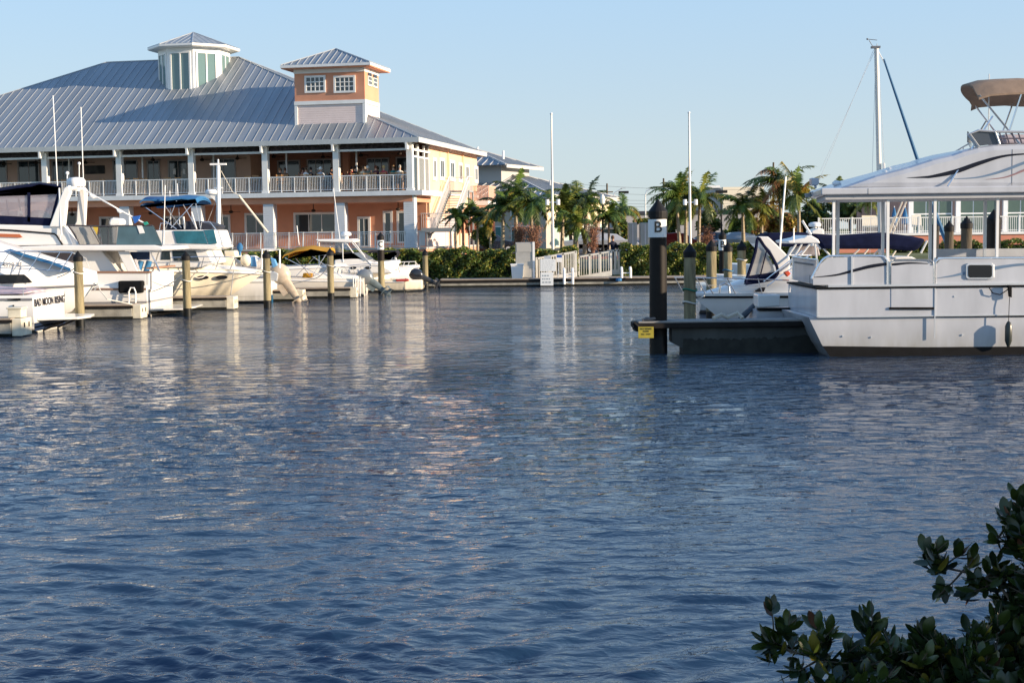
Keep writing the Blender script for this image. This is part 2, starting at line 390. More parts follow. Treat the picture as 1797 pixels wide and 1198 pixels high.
def clubhouse():
    B = club
    ZE, ZF, ZT = 9.2, 5.75, 1.95
    mb = MB(); rb = MB(); hip_roof(mb, rb, -45.4, 0, 0, 20, ZE, 16.2, 18, 16.6, 10)
    ro = mb.build('roof', roofm, B, local=True); rb.build('standing_seam', ribm, ro, local=True)
    mb = MB()   # fascia and gutter
    mb.box(-45.4, -.001, -.1, -.002, ZE-.30, ZE+.03); mb.box(.002, .1, -.1, 20, ZE-.30, ZE+.028); mb.box(-45.4, 0, 20, 20.1, ZE-.3, ZE+.03)
    for k in range(60): mb.box(-.35-k*.75, -.27-k*.75, 0, 1.0, ZE-.28, ZE-.12)
    mb.build('fascia', mat('gutter_grey', (.46,.49,.50), .5, var=.06), B, local=True)
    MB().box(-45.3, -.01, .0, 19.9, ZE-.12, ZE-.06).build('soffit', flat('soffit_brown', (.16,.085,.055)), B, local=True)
    MB().box(-.65, -.01, 5, 19.9, ZE-.16, ZE-.125).build('soffit', orange, B, local=True)
    # side downlight beam and long beams under the eave with the rolled blinds above
    mb = MB(); mb.box(-45, -.75, .55, .67, 8.42, 8.56); mb.box(-.72, -.6, .4, 5.3, 8.42, 8.56); mb.build('beam', trim, B, local=True)
    MB().box(-45, -.8, .72, .80, 8.57, 9.07).build('rolled_blind', mat('blind_pattern', (.045,.035,.035), .9, var=.8, scale=6), B, local=True)
    # floors
    mb = MB(); mb.box(-45, -.35, .25, 5.3, ZF-.32, ZF); mb.box(-.35, .18, .25, 5.3, ZF-.32, ZF-.002)
    mb.build('balcony_floor', trim, B, local=True)
    MB().box(-45, -.5, .7, 5.2, ZF, ZF+.02).build('balcony_paving', flat('balcony_tile', (.30,.22,.17)), B, local=True)
    MB().box(-45, -.6, .55, 5.3, ZF-.75, ZF-.32).build('lower_beam', orange, B, local=True)
    mb = MB(); mb.box(-45, 0.1, -1.0, 19.5, 1.0, ZT-.12); mb.build('terrace_base', orange, B, local=True)
    MB().box(-45, 0.15, -1.05, 19.5, ZT-.12, ZT).build('terrace_floor', flat('terrace_concrete', (.50,.46,.42)), B, local=True)
    # walls
    xi = Ly(440, 300, 5.3)[0]
    MB().box(-45, xi, 5.3, 5.5, ZF, ZE-.1).build('upper_wall', pink, B, local=True)
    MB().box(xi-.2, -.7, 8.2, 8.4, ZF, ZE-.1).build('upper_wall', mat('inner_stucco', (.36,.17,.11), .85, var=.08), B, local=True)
    MB().box(xi-.18, xi, 5.5, 8.2, ZF, ZE-.1).build('upper_wall', pink, B, local=True)
    xs = Ly(612, 300, 7.0)[0]
    MB().box(xs-.35, xs+.1, 6.7, 7.1, ZF, ZE-.1).build('pier', orange, B, local=True)
    MB().box(-45, -.7, 4.4, 4.6, ZT, ZF-.3).build('lower_wall', orange, B, local=True)
    MB().box(-.9, -.7, 5.3, 19.85, ZF-.35, ZE-.13).build('side_wall', peach, B, local=True)
    MB().box(-.92, -.62, 5.2, 19.855, ZF-.1, ZF+.12).build('band', white, B, local=True)
    MB().box(-.92, -.64, 5.25, 19.852, ZE-.35, ZE-.165).build('frieze', white, B, local=True)
    MB().box(-.9, -.71, 5.3, 19.85, 4.0, ZF-.36).build('side_wall', peach, B, local=True)
    ya = Lx(803, 400, -.7)[0]
    MB().box(-.9, -.72, 4.61, ya, ZT, 4.0).build('side_wall', sidp, B, local=True)
    MB().box(-.9, -.6, 12, 19.85, ZT, ZT+.9).build('side_wall', peach, B, local=True)
    MB().box(-2.5, -2.3, ya, 19.85, ZT, 4.0).build('side_wall', orange, B, local=True)
    for k in range(5):
        yy = ya+.2+k*(19.0-ya)/4; MB().box(-.95, -.55, yy-.2, yy+.2, ZT, 3.995).build('side_pier', orange, B, local=True)
    MB().box(-45, -44.8, 5.5, 19.85, ZT, ZE-.1).build('side_wall', peach, B, local=True)
    MB().box(-44.8, -.9, 19.6, 19.29, ZT, ZE-.1).build('rear_wall', peach, B, local=True)
    # downpipes and side windows
    for px in (778+9, 805+8):
        y = Lx(px, 320, -.62)[0]; MB().bar((-.6, y, 1.9), (-.6, y, ZE-.3), .05, 6).build('downpipe', peach, B, local=True)
        MB().tube([(-.6, y, ZE-.32), (-.4, y+.1, ZE-.22), (0, y+.2, ZE-.2)], .05, 6).build('downpipe', white, B, local=True)
    for a, b, c, d in ((760,764,282,311),(772,778,282,311),(790,796,286,313),(805,810,290,315),(817,821.5,293,317),(833,837,296,316)):
        y0, z1 = Lx(a, c, -.7); y1, z0 = Lx(b, d, -.7); y0, y1 = (y0+y1)/2-.55*(y1-y0), (y0+y1)/2+.55*(y1-y0)
        mb = MB(); f = .22
        mb.box(-.7, -.64, y0-f, y0, z0-.25, z1+f); mb.box(-.7, -.64, y1, y1+f, z0-.25, z1+f); mb.box(-.7, -.643, y0, y1, z1, z1+f-.01); mb.box(-.7, -.6, y0, y1, z0-.25, z0)
        mb.box(-.7, -.65, (y0+y1)/2-.03, (y0+y1)/2+.03, z0, z1)
        o = mb.build('window', white, B, local=True); MB().box(-.698, -.67, y0, y1, z0, z1).build('pane', winm, o, local=True)
    # balcony columns and ground-floor pillars
    colpx = [-52, 80, 210.5, 337, 466.5, 591, 723]
    for px in colpx:
        x = Ly(px, 300, .6)[0]
        if px == 723: x = -.72
        mb = MB(); mb.box(x-.2, x+.2, .4, .8, ZF, ZE-.31); mb.box(x-.24, x+.24, .36, .84, ZF, ZF+.15); mb.box(x-.25, x+.25, .05, .85, ZE-.36, ZE-.31)
        mb.box(x-.12, x+.02, -.12, .35, 8.45, ZE-.31)
        mb.build('column', white, B, local=True)
        if px < 700: MB().box(x+.75, x+.85, 2.4, 2.5, ZF, ZE-.13).build('inner_post', trim, B, local=True)
    for px in (-38, 95, 222, 348, 474, 599, 729):
        x = Ly(px, 380, .9)[0]
        if px == 729: x = -.85
        MB().box(x-.36, x+.36, .56, 1.28, ZT, ZF-.76 if px != 729 else ZF-.33).build('pillar', sidg, B, local=True)
    # railings of the balcony, one per bay
    xs_ = [Ly(p, 300, .6)[0] for p in colpx]; xs_[-1] = -.72
    for a, b in zip(xs_[:-1], xs_[1:]):
        mb = MB(); a_, b_ = a+.2, b-.2
        mb.box(a_, b_, .5, .56, ZF+1.02, ZF+1.08); mb.box(a_, b_, .51, .55, ZF+.1, ZF+.14)
        n = int((b_-a_)/.115)
        for i in range(1, n): xx = a_+(b_-a_)*i/n; mb.box(xx-.014, xx+.014, .516, .544, ZF+.14, ZF+1.02)
        for i in range(1, 5): xx = a_+(b_-a_)*i/5; mb.box(xx-.03, xx+.03, .495, .565, ZF-.05, ZF+1.02)
        mb.build('railing', trim, B, local=True)
    # glazed screens on the open end of the balcony
    for y0, y1 in ((1.3, 2.2), (2.6, 3.9), (4.15, 5.1)):
        mb = MB(); mb.box(-.78, -.66, y0-.2, y0, ZF, 8.9); mb.box(-.78, -.66, y1, y1+.1, ZF, 8.9); mb.box(-.76, -.68, y0, y1, 8.0, 8.12)
        o = mb.build('screen_frame', white, B, local=True); MB().box(-.74, -.72, y0, y1, ZF+.1, 8.0).build('pane', shadeglass if y0 > 2 else winm, o, local=True)
    # terrace railing in front, with curved posts
    x0 = Ly(-40, 410, -.8)[0]; mb = MB(); x1 = Ly(737, 410, -.8)[0]
    mb.box(x0, x1, -.85, -.79, ZT+1.03, ZT+1.09); mb.box(x0, x1, -.84, -.8, ZT+.93, ZT+.96); mb.box(x0, x1, -.84, -.8, ZT+.1, ZT+.14)
    n = int((x1-x0)/.12)
    for i in range(n): xx = x0+(x1-x0)*i/n; mb.box(xx-.012, xx+.012, -.832, -.808, ZT+.14, ZT+.93)
    n = int((x1-x0)/1.0)
    for i in range(n+1): xx = x0+(x1-x0)*i/n; mb.tube([(xx, -.93, ZT-.1), (xx, -.9, ZT+.35), (xx, -.84, ZT+.8), (xx, -.86, ZT+1.12)], .04, 5)
    mb.box(x1-.05, x1+.02, -.8, .5, ZT+1.03, ZT+1.09); 
    for i in range(10): mb.box(x1-.03, x1, -.7+i*.13, -.68+i*.13, ZT+.1, ZT+1.03)
    mb.build('terrace_railing', alu, B, local=True)
    # upper doors and windows (in the wall behind the balcony)
    U = dict(py0=283, py1=326)
    for a, b, t, n_ in ((-20,12,284,1),(33,69,284,2),(93,129,284,2),(200,241,283,2),(260,280,283,2),(297,329,283,2),(373,413,281,2)):
        window_y(B, a, b, t, 331, 5.3, .1, n_, name='glazed_door', fm=flat('door_frame_grey', (.42,.38,.36)))
    for x_ in ((306,295),(323,295)):
        x, z = Ly(x_[0], 300, 5.2); MB().box(x-.1, x+.1, 5.215, 5.225, z-.25, z+.15).build('notice', white, B, local=True)
    x, z1 = Ly(149, 291, 5.25); x2, z0 = Ly(184, 305, 5.25)
    MB().box(x, x2, 5.22, 5.29, z0, z1).build('painting', mat('painting_dark', (.05,.045,.04), .6, var=.9, scale=1.5), B, local=True)
    for a, b, t, n_, g_ in ((489,526,284,1,winm),(541,582,282,3,winm),(646,682,280,3,winm),(697,717,278,1,winm)):
        window_y(B, a, b, t, 326, 8.2, .1, n_, gm=g_, name='glazed_door', fm=flat('door_frame_grey', (.42,.38,.36)))
    # ground floor doors and windows
    for a, b, t, bt, n_, nm in ((-20,20,376,410,2,'window'),(110,135,375,410,1,'window'),(178,206,384,412,2,'window'),(383,402,381,431,1,'glazed_door'),(433,467,378,408,2,'window'),(519,588,377,406,3,'window'),(290,320,383,410,2,'window'),(631,647,384,431,2,'glazed_door'),(676,686,374,424,1,'window'),(700,712,374,424,1,'window')):
        window_y(B, a, b, t, bt, 4.4, .16, n_, name=nm, fm=trim)
    # ceiling fans
    for i in range(14):
        x = -2.2-i*3.05; z = 8.35
        for lvl in (0, 1):
            if lvl and i % 2: continue
            zz = z if not lvl else 4.55; yy = 3.2+(i % 3)*.8 if not lvl else 2.6
            mb = MB(); mb.bar((x,yy,zz+.6 if not lvl else zz+.5), (x,yy,zz), .03, 5); mb.lathe([(.05,-.12),(.16,-.06),(.16,.04),(.05,.1)], (x,yy,zz), 8)
            f = mb.build('ceiling_fan', flat('fan_dark', (.035,.025,.02)), B, local=True)
            mb = MB()
            for k in range(5):
                t = k*2*math.pi/5+i; c, s = math.cos(t), math.sin(t)
                mb.add([(x+c*.15-s*.06,yy+s*.15+c*.06,zz),(x+c*.15+s*.06,yy+s*.15-c*.06,zz+.01),(x+c*.65+s*.08,yy+s*.65-c*.08,zz+.01),(x+c*.65-s*.08,yy+s*.65+c*.08,zz-.02)], [(0,1,2,3)])
            mb.build('fan_blades', MATS['fan_dark'], f, local=True)
    # front tower
    tx0, tx1, ty0, ty1 = Ly(517.5, 180, 1.7)[0], Ly(640.5, 180, 1.7)[0], 1.7, 4.9
    zs = Ly(580, 183, 1.7)[1]; zb = Ly(580, 176.5, 1.7)[1]; zt = Ly(580, 120.5, 1.7)[1]; z0 = 10.2
    tw = MB().box(tx0, tx1, ty0, ty1, zb, zt).build('tower', orange, B, local=True)
    MB().box(tx0+.05, tx1-.05, ty0+.04, ty1-.04, z0, zs).build('tower_siding', sidp, tw, local=True)
    mb = MB(); mb.box(tx0-.04, tx1+.04, ty0-.05, ty1+.05, zs, zb); mb.box(tx0-.03, tx1+.03, ty0-.04, ty1+.04, zt-.28, zt)
    for xx in (tx0-.03, tx1-.17):
        for yy in (ty0-.02, ty1-.18): mb.box(xx, xx+.2, yy, yy+.2, z0, zs)
    mb.build('tower_trim', white, tw, local=True)
    xe0, zt1 = Ly(497, 117.5, 1.0); xe1 = Ly(652.5, 113, 1.0)[0]; xe1 = tx1+.62; xe0 = tx0-.68
    MB().box(xe0, xe1, 1.0, 5.6, zt, zt+.06).build('tower_soffit', orange, tw, local=True)
    MB().box(xe0-.05, xe1+.05, .95, 5.65, zt+.06, zt+.24).build('tower_gutter', trim, tw, local=True)
    mb = MB(); rb = MB(); hip_roof(mb, rb, xe0, xe1, 1.0, 5.6, zt+.25, zt+1.5, (xe1-xe0)/2-.02, (xe1-xe0)/2-.02, 2.3, .45, .03)
    mb.build('tower_roof', roofm, tw, local=True); rb.build('tower_seam', ribm, tw, local=True)
    for a, b in ((538, 568.5), (589, 620.5)):
        xw0, z1 = Ly(a, 137, ty0); xw1, zz0 = Ly(b, 159, ty0); mb = MB(); f = .14
        mb.box(xw0-f, xw0, ty0-.07, ty0, zz0-f, z1+f); mb.box(xw1, xw1+f, ty0-.07, ty0, zz0-f, z1+f); mb.box(xw0, xw1, ty0-.067, ty0, z1, z1+f-.004); mb.box(xw0, xw1, ty0-.067, ty0, zz0-f+.004, zz0)
        for i in range(1, 4): xx = xw0+(xw1-xw0)*i/4; mb.box(xx-.03, xx+.03, ty0-.05, ty0, zz0, z1)
        for i in range(1, 3): zz = zz0+(z1-zz0)*i/3; mb.box(xw0, xw1, ty0-.047, ty0, zz-.03, zz+.03)
        mb.build('tower_window_frame', white, tw, local=True); MB().box(xw0, xw1, ty0-.02, ty0-.002, zz0, z1).build('tower_pane', winm, tw, local=True)
    for yy in (2.35, 3.55):
        mb = MB(); mb.box(tx1, tx1+.06, yy, yy+.9, zb+1.0, zt-.5); o = mb.build('tower_window_frame', white, tw, local=True)
        mb = MB()
        for i in range(3):
            for j in range(3): mb.box(tx1+.061, tx1+.07, yy+.08+i*.26, yy+.28+i*.26, zb+1.1+j*.28, zb+1.32+j*.28)
        mb.build('tower_pane', winm, tw, local=True)
    # octagonal cupola on the ridge
    cy = 8.7; cx = Ly(341, 110, cy)[0]; ztop = Ly(341, 90.5, cy)[1]; r = 2.62
    def octr(rad, z, ph=22.5): return [(cx+rad*math.cos(R(ph+45*k)), cy+rad*math.sin(R(ph+45*k)), z) for k in range(8)]
    mb = MB(); mb.rings([octr(r, 12.2), octr(r, ztop)]); cu = mb.build('cupola', white, B, local=True)
    mb = MB()
    pm = MB()
    for k in range(8):
        a = Vector(octr(r, 0)[k]); b = Vector(octr(r, 0)[(k+1) % 8]); nrm = ((a+b)/2-Vector((cx,cy,0))).normalized(); u = (b-a).normalized(); L_ = (b-a).length
        def pt(s, z, o_): v = a+u*s+nrm*o_; return (v.x, v.y, z)
        zb_, zt_ = ztop-3.05, ztop-.42
        for s0, s1 in ((.32, L_/2-.05), (L_/2+.05, L_-.32)):
            pm.add([pt(s0,zb_,.02),pt(s1,zb_,.02),pt(s1,zt_,.02),pt(s0,zt_,.02)], [(0,1,2,3)])
        for s0, s1, za, zc in ((.2,.32,zb_-.12,zt_+.12),(L_-.32,L_-.2,zb_-.12,zt_+.12),(L_/2-.05,L_/2+.05,zb_,zt_),(.32,L_-.32,zt_,zt_+.12),(.32,L_-.32,zb_-.12,zb_)):
            mb.add([pt(s0,za,0),pt(s1,za,0),pt(s1,zc,0),pt(s0,zc,0),pt(s0,za,.07),pt(s1,za,.07),pt(s1,zc,.07),pt(s0,zc,.07)], [(4,5,6,7),(0,1,5,4),(1,2,6,5),(2,3,7,6),(3,0,4,7)])
    mb.build('cupola_window_frame', white, cu, local=True); pm.build('cupola_pane', mat('cupola_glass', (.12,.20,.20), .08, spec=.9), cu, local=True)
    mb = MB(); mb.rings([octr(r+.66, ztop), octr(r+.75, ztop+.06), octr(r+.75, ztop+.2), octr(r+.5, ztop+.24)]); mb.build('cupola_eave', white, cu, local=True)
    mb = MB(); base = octr(r+.73, ztop+.21); ap = (cx, cy, ztop+1.40)
    mb.add(base+[ap], [(k, (k+1) % 8, 8) for k in range(8)]); mb.build('cupola_roof', roofm, cu, local=True)
    rb = MB()
    for k in range(8):
        a, b = Vector(base[k]), Vector(base[(k+1) % 8]); A_ = Vector(ap); rb.bar(a, A_, .05, 4)
        for i in range(1, 6):
            t = i/6; p = a.lerp(b, t); m_ = a.lerp(b, .5); kk = 1-abs(t-.5)*2; rb.bar(p, p+(A_-m_)*kk, .03, 4)
    rb.build('cupola_seam', ribm, cu, local=True)
    # metal stair up the side
    st = MB(); zu, zl = 5.95, 3.25; yb, yt = 5.4, 9.4
    st.box(-.6, 1.15, yt, yt+1.5, zu-.12, zu); st.box(-1.0, 1.15, yb-1.4, yb, zl-.3, zl)
    for xx in (-.35, 1.0):
        st.add([(xx,yb,zl-.3),(xx,yb,zl),(xx,yt,zu),(xx,yt,zu-.3),(xx+.08,yb,zl-.3),(xx+.08,yb,zl),(xx+.08,yt,zu),(xx+.08,yt,zu-.3)], [(0,1,2,3),(4,7,6,5),(0,4,5,1),(2,6,7,3),(1,5,6,2),(0,3,7,4)])
    for i in range(14): t = (i+.5)/15; st.box(-.3, 1.0, yb+(yt-yb)*t, yb+(yt-yb)*t+.26, zl+(zu-zl)*t, zl+(zu-zl)*t+.05)
    for xx, yy in ((1.1,yt+1.4),(1.1,yt+.1),(1.1,yb-.1),(1.1,yb-1.3),(-.6,yb-1.3)): st.box(xx-.05, xx+.05, yy-.05, yy+.05, 1.2, zl if yy < yt else zu)
    for xx in (-1.0, -.2):   # lower flight back down to the terrace
        st.bar((xx+.1, yb-.7, zl-.15), (xx-1.3, yb-1.1+.2, ZT+.05), .07, 5)
    so_ = st.build('outside_stair', mat('stair_metal', (.34,.37,.38), .55, metal=.2), B, local=True)
    hr = MB()
    for xx in (-.33, 1.07):
        for dz in (1.0, .55): hr.bar((xx,yb,zl+dz), (xx,yt,zu+dz), .03, 5)
        for i in range(34): t = i/33; y = yb+(yt-yb)*t; z = zl+(zu-zl)*t; hr.bar((xx,y,z), (xx,y,z+1.0), .016, 4)
        hr.bar((xx,yt,zu+1), (xx,yt+1.5,zu+1), .03, 5); hr.bar((xx,yb,zl+1), (xx,yb-1.4,zl+1), .03, 5)
        for i in range(10): hr.bar((xx,yb-1.4*i/9,zl), (xx,yb-1.4*i/9,zl+1), .014, 4); hr.bar((xx,yt+1.5*i/9,zu), (xx,yt+1.5*i/9,zu+1), .014, 4)
    for i in range(14): hr.bar((-.95+i*.15,yb-1.4,zl), (-.95+i*.15,yb-1.4,zl+1), .014, 4)
    hr.bar((-1,yb-1.4,zl+1), (1.1,yb-1.4,zl+1), .03, 5); hr.bar((-.33,yt+1.5,zu+1), (1.07,yt+1.5,zu+1), .03, 5)
    for i in range(9): hr.bar((-.33+i*.17,yt+1.5,zu), (-.33+i*.17,yt+1.5,zu+1), .012, 4)
    hr.build('handrail', trim, so_, local=True)
    # small side balcony at the far end
    MB().box(-.6, .9, 16.9, 19.5, 4.45, 5.0).build('side_balcony', peach, B, local=True)
    MB().box(-.6, .86, 16.86, 19.52, 5.0, 5.35).build('side_balcony_band', white, B, local=True)
    mb = MB(); mb.box(-.6, .9, 16.9, 16.95, 6.45, 6.52); mb.box(.85, .9, 16.95, 19.5, 6.45, 6.52)
    for i in range(14): mb.box(-.6+i*.11, -.53+i*.11, 16.91, 16.93, 5.35, 6.45)
    for i in range(23): mb.box(.86, .89, 17+i*.11, 17.07+i*.11, 5.35, 6.45)
    mb.build('side_balcony_railing', pink, B, local=True)
    for yy in (17.2, 19.2): MB().box(.5, .85, yy-.2, yy+.2, 1.2, 4.45).build('side_pier', orange, B, local=True)
clubhouse()

# ---------------------------------------------------------------- people, chairs and tables of the balcony
def skinned(name, J, E, root_i, mats, pick, sub=1):
    me = bpy.data.meshes.new(name); me.from_pydata([j[:3] for j in J], E, [])
    o = bpy.data.objects.new(name, me); col.objects.link(o)
    sk = o.modifiers.new('s', 'SKIN'); 
    for i, j in enumerate(J):
        r = j[3]; r = r if isinstance(r, tuple) else (r, r); me.skin_vertices[0].data[i].radius = r; me.skin_vertices[0].data[i].use_root = (i == root_i)
    sb = o.modifiers.new('u', 'SUBSURF'); sb.levels = sub; sb.render_levels = sub
    dg = bpy.context.evaluated_depsgraph_get(); m2 = bpy.data.meshes.new_from_object(o.evaluated_get(dg)); m2.name = name
    bpy.data.objects.remove(o); m2.materials.clear()
    for m in mats: m2.materials.append(m)
    for p in m2.polygons: p.material_index = pick(p.center); p.use_smooth = True
    return m2
def person_joints(seated=True, arm=0, hip=.72):
    if seated:
        J = [(0,0,hip,(.15,.12)),(0,-.01,hip+.25,(.135,.10)),(0,0,hip+.46,(.15,.10)),(0,.01,hip+.58,(.055,.055)),(0,.03,hip+.68,(.085,.095)),(0,.035,hip+.78,(.075,.09))]
        for s in (-1, 1):
            J += [(s*.19,0,hip+.45,.055),(s*.25,.14-.05*arm,hip+.22,.042),(s*(.14),.36,hip+.22+arm*.25,.035),(s*.11,.43,hip+.24+arm*.33,.03)]
            J += [(s*.10,.06,hip,.085),(s*.13,.43,hip-.01,.062),(s*.13,.44,.34,.045),(s*.13,.56,.29,.04)]
    else:
        J = [(0,0,.95,(.15,.11)),(0,0,1.2,(.135,.10)),(0,0,1.40,(.16,.10)),(0,.01,1.53,(.055,.055)),(0,.02,1.62,(.08,.095)),(0,.025,1.73,(.07,.085))]
        for s in (-1, 1):
            J += [(s*.20,0,1.40,.058),(s*.27,-.02,1.12,.044),(s*.24,.12,.88,.036),(s*.22,.16,.80,.03)]
            J += [(s*.10,0,.90,.088),(s*.11,s*.14,.50,.062),(s*.11,s*.18-.05,.09,.045),(s*.11,s*.18+.12,.04,.04)]
    E = [(0,1),(1,2),(2,3),(3,4),(4,5)]
    for k in (6, 14): E += [(2,k),(k,k+1),(k+1,k+2),(k+2,k+3),(0,k+4),(k+4,k+5),(k+5,k+6),(k+6,k+7)]
    return J, E
BODY = {}
def person(label, loc, rz, shirt, hair, seated=True, arm=0, sk=skin, trousers=(.05,.055,.08), hat=None, group=None, parentless=True):
    key = (seated, arm)
    if key not in BODY: J, E = person_joints(seated, arm); BODY[key] = skinned('person', J, E, 0, [sk, sk, sk], lambda c: (0 if (c.z > (1.29 if seated else 1.53)) or (c.y > .25 and c.z > .82) or (not seated and abs(c.x) > .2 and c.z < 1.05) else (1 if c.z > (.77 if seated else .93) else 2)))
    me = BODY[key].copy(); me.materials[0] = sk; me.materials[1] = flat('shirt_%.2f_%.2f_%.2f' % shirt, shirt, .85); me.materials[2] = flat('trousers_%.2f_%.2f_%.2f' % trousers, trousers, .85)
    o = bpy.data.objects.new('person', me); col.objects.link(o); o.location = loc; o.rotation_euler = (0,0,rz); tag(o, label, 'person', group); ROOT[o.name] = Vector((0,0,0))
    hz = (1.47 if seated else 1.68)
    mb = MB(); mb.rings([[((.093+.0*k)*c_*math.cos(t), .028-.02+(.108)*c_*math.sin(t), hz+z) for t in [2*math.pi*j/10 for j in range(10)]] for k, (c_, z) in enumerate(((.9,-.04),(1.05,.03),(.95,.1),(.55,.155),(.05,.17)))])
    if hat: mb.lathe([(.17,.03),(.17,.045),(.09,.05)], (0,.03,hz), 12)
    mb.build('hat' if hat else 'hair', flat('h_%.2f_%.2f_%.2f' % (hat or hair), hat or hair, .9), o, local=True, smooth=True)
    # face: nose and eyes
    mb = MB(); zf = hz-.03; mb.add([(-.014,.115,zf-.03),(.014,.115,zf-.03),(0,.145,zf-.035),(0,.118,zf+.02)], [(0,1,2),(0,2,3),(1,3,2)]); mb.build('nose', sk, o, local=True)
    mb = MB(); mb.ball((-.032,.112,zf+.01), .01, n=6, k=4); mb.ball((.032,.112,zf+.01), .01, n=6, k=4); mb.build('eyes', blacks, o, local=True)
    return o
def bl(x, y, z=5.77): v = BM.inverted() @ Vector((x, y, 0)) + BORG; return (v.x, v.y, z)

def chair(loc, rz, label, first):
    t = thing('balcony_chair', label, 'chair', (0,0,0), 0, 'wooden chairs on the balcony', world=False)
    MB().box(-.22,.22,-.22,.22,.64,.68).build('seat', chairw, t, local=True)
    mb = MB()
    for z in (.80,.91,1.02,1.13): mb.box(-.2,.2,-.23,-.205,z,z+.06)
    mb.box(-.22,-.185,-.24,-.2,.68,1.24); mb.box(.185,.22,-.24,-.2,.68,1.24); mb.build('backrest', chairw, t, local=True)
    for sx in (-1,1):
        for sy in (-1,1): MB().bar((sx*.19,sy*.19,.64),(sx*.21,sy*.21,0),.022,5).build('leg', chairw, t, local=True)
    return t
proto_chair = None
def place_chair(x, y, rz, label):
    global proto_chair
    if proto_chair is None: proto_chair = chair((0,0,0), 0, label, True); o = proto_chair
    else: o = copy_tree(proto_chair)
    o['label'] = label; o.location = bl(x, y); o.rotation_euler = (0,0,rz+BROT); return o
proto_table = None
def place_table(x, y, label):
    global proto_table
    if proto_table is None:
        proto_table = thing('balcony_table', label, 'table', (0,0,0), 0, 'tables on the balcony', world=False)
        MB().lathe([(.45,.95),(.47,.97),(.47,1.0)], n=14).build('tabletop', chairw, proto_table, local=True)
        MB().bar((0,0,.02),(0,0,.95),.04,6).build('leg', black, proto_table, local=True); MB().lathe([(.28,0),(.28,.03),(.05,.05)], n=10).build('foot', black, proto_table, local=True); o = proto_table
    else: o = copy_tree(proto_table)
    o['label'] = label; o.location = bl(x, y)
xr = lambda px: Ly(px, 310, 1.6)[0]
tabs = [(620,'between the people in the red tops'),(646,'behind the long-haired diners'),(672,'in front of the open doors'),(700,'nearest the corner column'),(545,'in the bay left of the red-shirted diner'),(510,'beside the fifth balcony column'),(440,'under the dark double window'),(300,'by the doors with two paper notices'),(250,'beside the third column from the left'),(160,'below the dark painting'),(105,'left of the dark painting'),(20,'far left of the balcony')]
for px, w_ in tabs: place_table(xr(px), 2.4, 'round wooden dining table on the balcony, '+w_)
ppl = [ # px, y, facing, shirt, hair, arm, label
 (602,1.5,'person in dark red top seated against the right-hand bay\'s first column',(.25,.03,.02),(.05,.03,.02),0,None,skin),
 (612,3.2,'person in bright red shirt seated at the balcony table',(.60,.02,.03),(.03,.02,.02),1,None,skin),
 (627,1.5,'person in black top and dark hair with back to the rail',(.02,.02,.02),(.03,.02,.015),0,None,skin),
 (635,3.2,'person in patterned beige shirt leaning towards a table',(.42,.36,.26),(.25,.2,.15),1,None,skin),
 (650,1.4,'person in grey-green top and pale cap seated at the rail',(.12,.15,.13),(.5,.48,.45),1,(.6,.58,.55),skin),
 (657,3.3,'person in black jacket standing out against the open door',(.015,.015,.018),(.04,.03,.02),0,None,skin2),
 (664,1.4,'person with red-brown hair in dark plum top at the rail',(.10,.03,.05),(.14,.05,.03),0,None,skin),
 (678,1.4,'person with long blond hair in red and white checked shirt',(.45,.06,.07),(.52,.34,.14),0,None,skin),
 (687,3.2,'person in royal blue shirt seated beside the blond diner',(.03,.05,.28),(.03,.02,.02),1,None,skin),
 (706,1.4,'person in white shirt with grey hair near the corner column',(.70,.68,.64),(.35,.33,.30),0,None,skin),
 (713,3.0,'person in brown top with dark hair behind the white-shirted diner',(.14,.08,.06),(.05,.025,.02),0,None,skin2),
 (718,1.5,'person in pale grey top squeezed beside the corner column',(.40,.40,.42),(.10,.06,.04),0,None,skin),
 (488,3.0,'person in dark purple top seated right of the fourth column',(.06,.03,.09),(.03,.02,.02),0,None,skin),
 (505,1.5,'person in brown jacket seated low behind the rail under the blue window',(.14,.08,.05),(.06,.03,.02),0,None,skin2),
 (541,1.5,'person in white shirt with back to the rail left of the capped diner',(.72,.72,.72),(.08,.05,.03),0,None,skin),
 (555,3.1,'person in dark top and white cap at the middle bay table',(.05,.05,.06),(.6,.6,.6),0,(.72,.72,.70),skin),
 (568,1.4,'person in light blue-grey shirt and white cap turned to the rail',(.38,.42,.50),(.6,.6,.6),0,(.75,.75,.74),skin),
 (630,2.6,'person in olive shirt with both arms on the table behind the black-topped diner',(.16,.17,.07),(.05,.03,.02),1,None,skin2),
 (641,1.5,'person in cream blouse and brown hair right of the black-topped diner',(.62,.55,.42),(.12,.07,.04),0,None,skin),
 (671,2.7,'person in orange top between the plum and the checked shirts',(.55,.20,.05),(.04,.02,.02),0,None,skin),
 (694,1.5,'person in dark teal top right of the blond diner',(.02,.13,.14),(.20,.12,.06),1,None,skin),
 (700,2.8,'person in white top with black hair behind the dark teal top',(.72,.70,.68),(.02,.015,.015),0,None,skin2),
 (496,1.5,'person in black coat close to the dark purple top',(.015,.015,.02),(.15,.09,.05),0,None,skin),
 (530,2.7,'person in dull pink top under the blue window',(.40,.16,.18),(.05,.03,.02),1,None,skin),
 (549,1.6,'person in charcoal vest leaning on the rail in the middle bay',(.06,.06,.07),(.03,.02,.02),1,None,skin),
 (578,3.0,'person in dark navy top seated left of the fifth column',(.02,.025,.06),(.03,.02,.02),1,None,skin2),
]
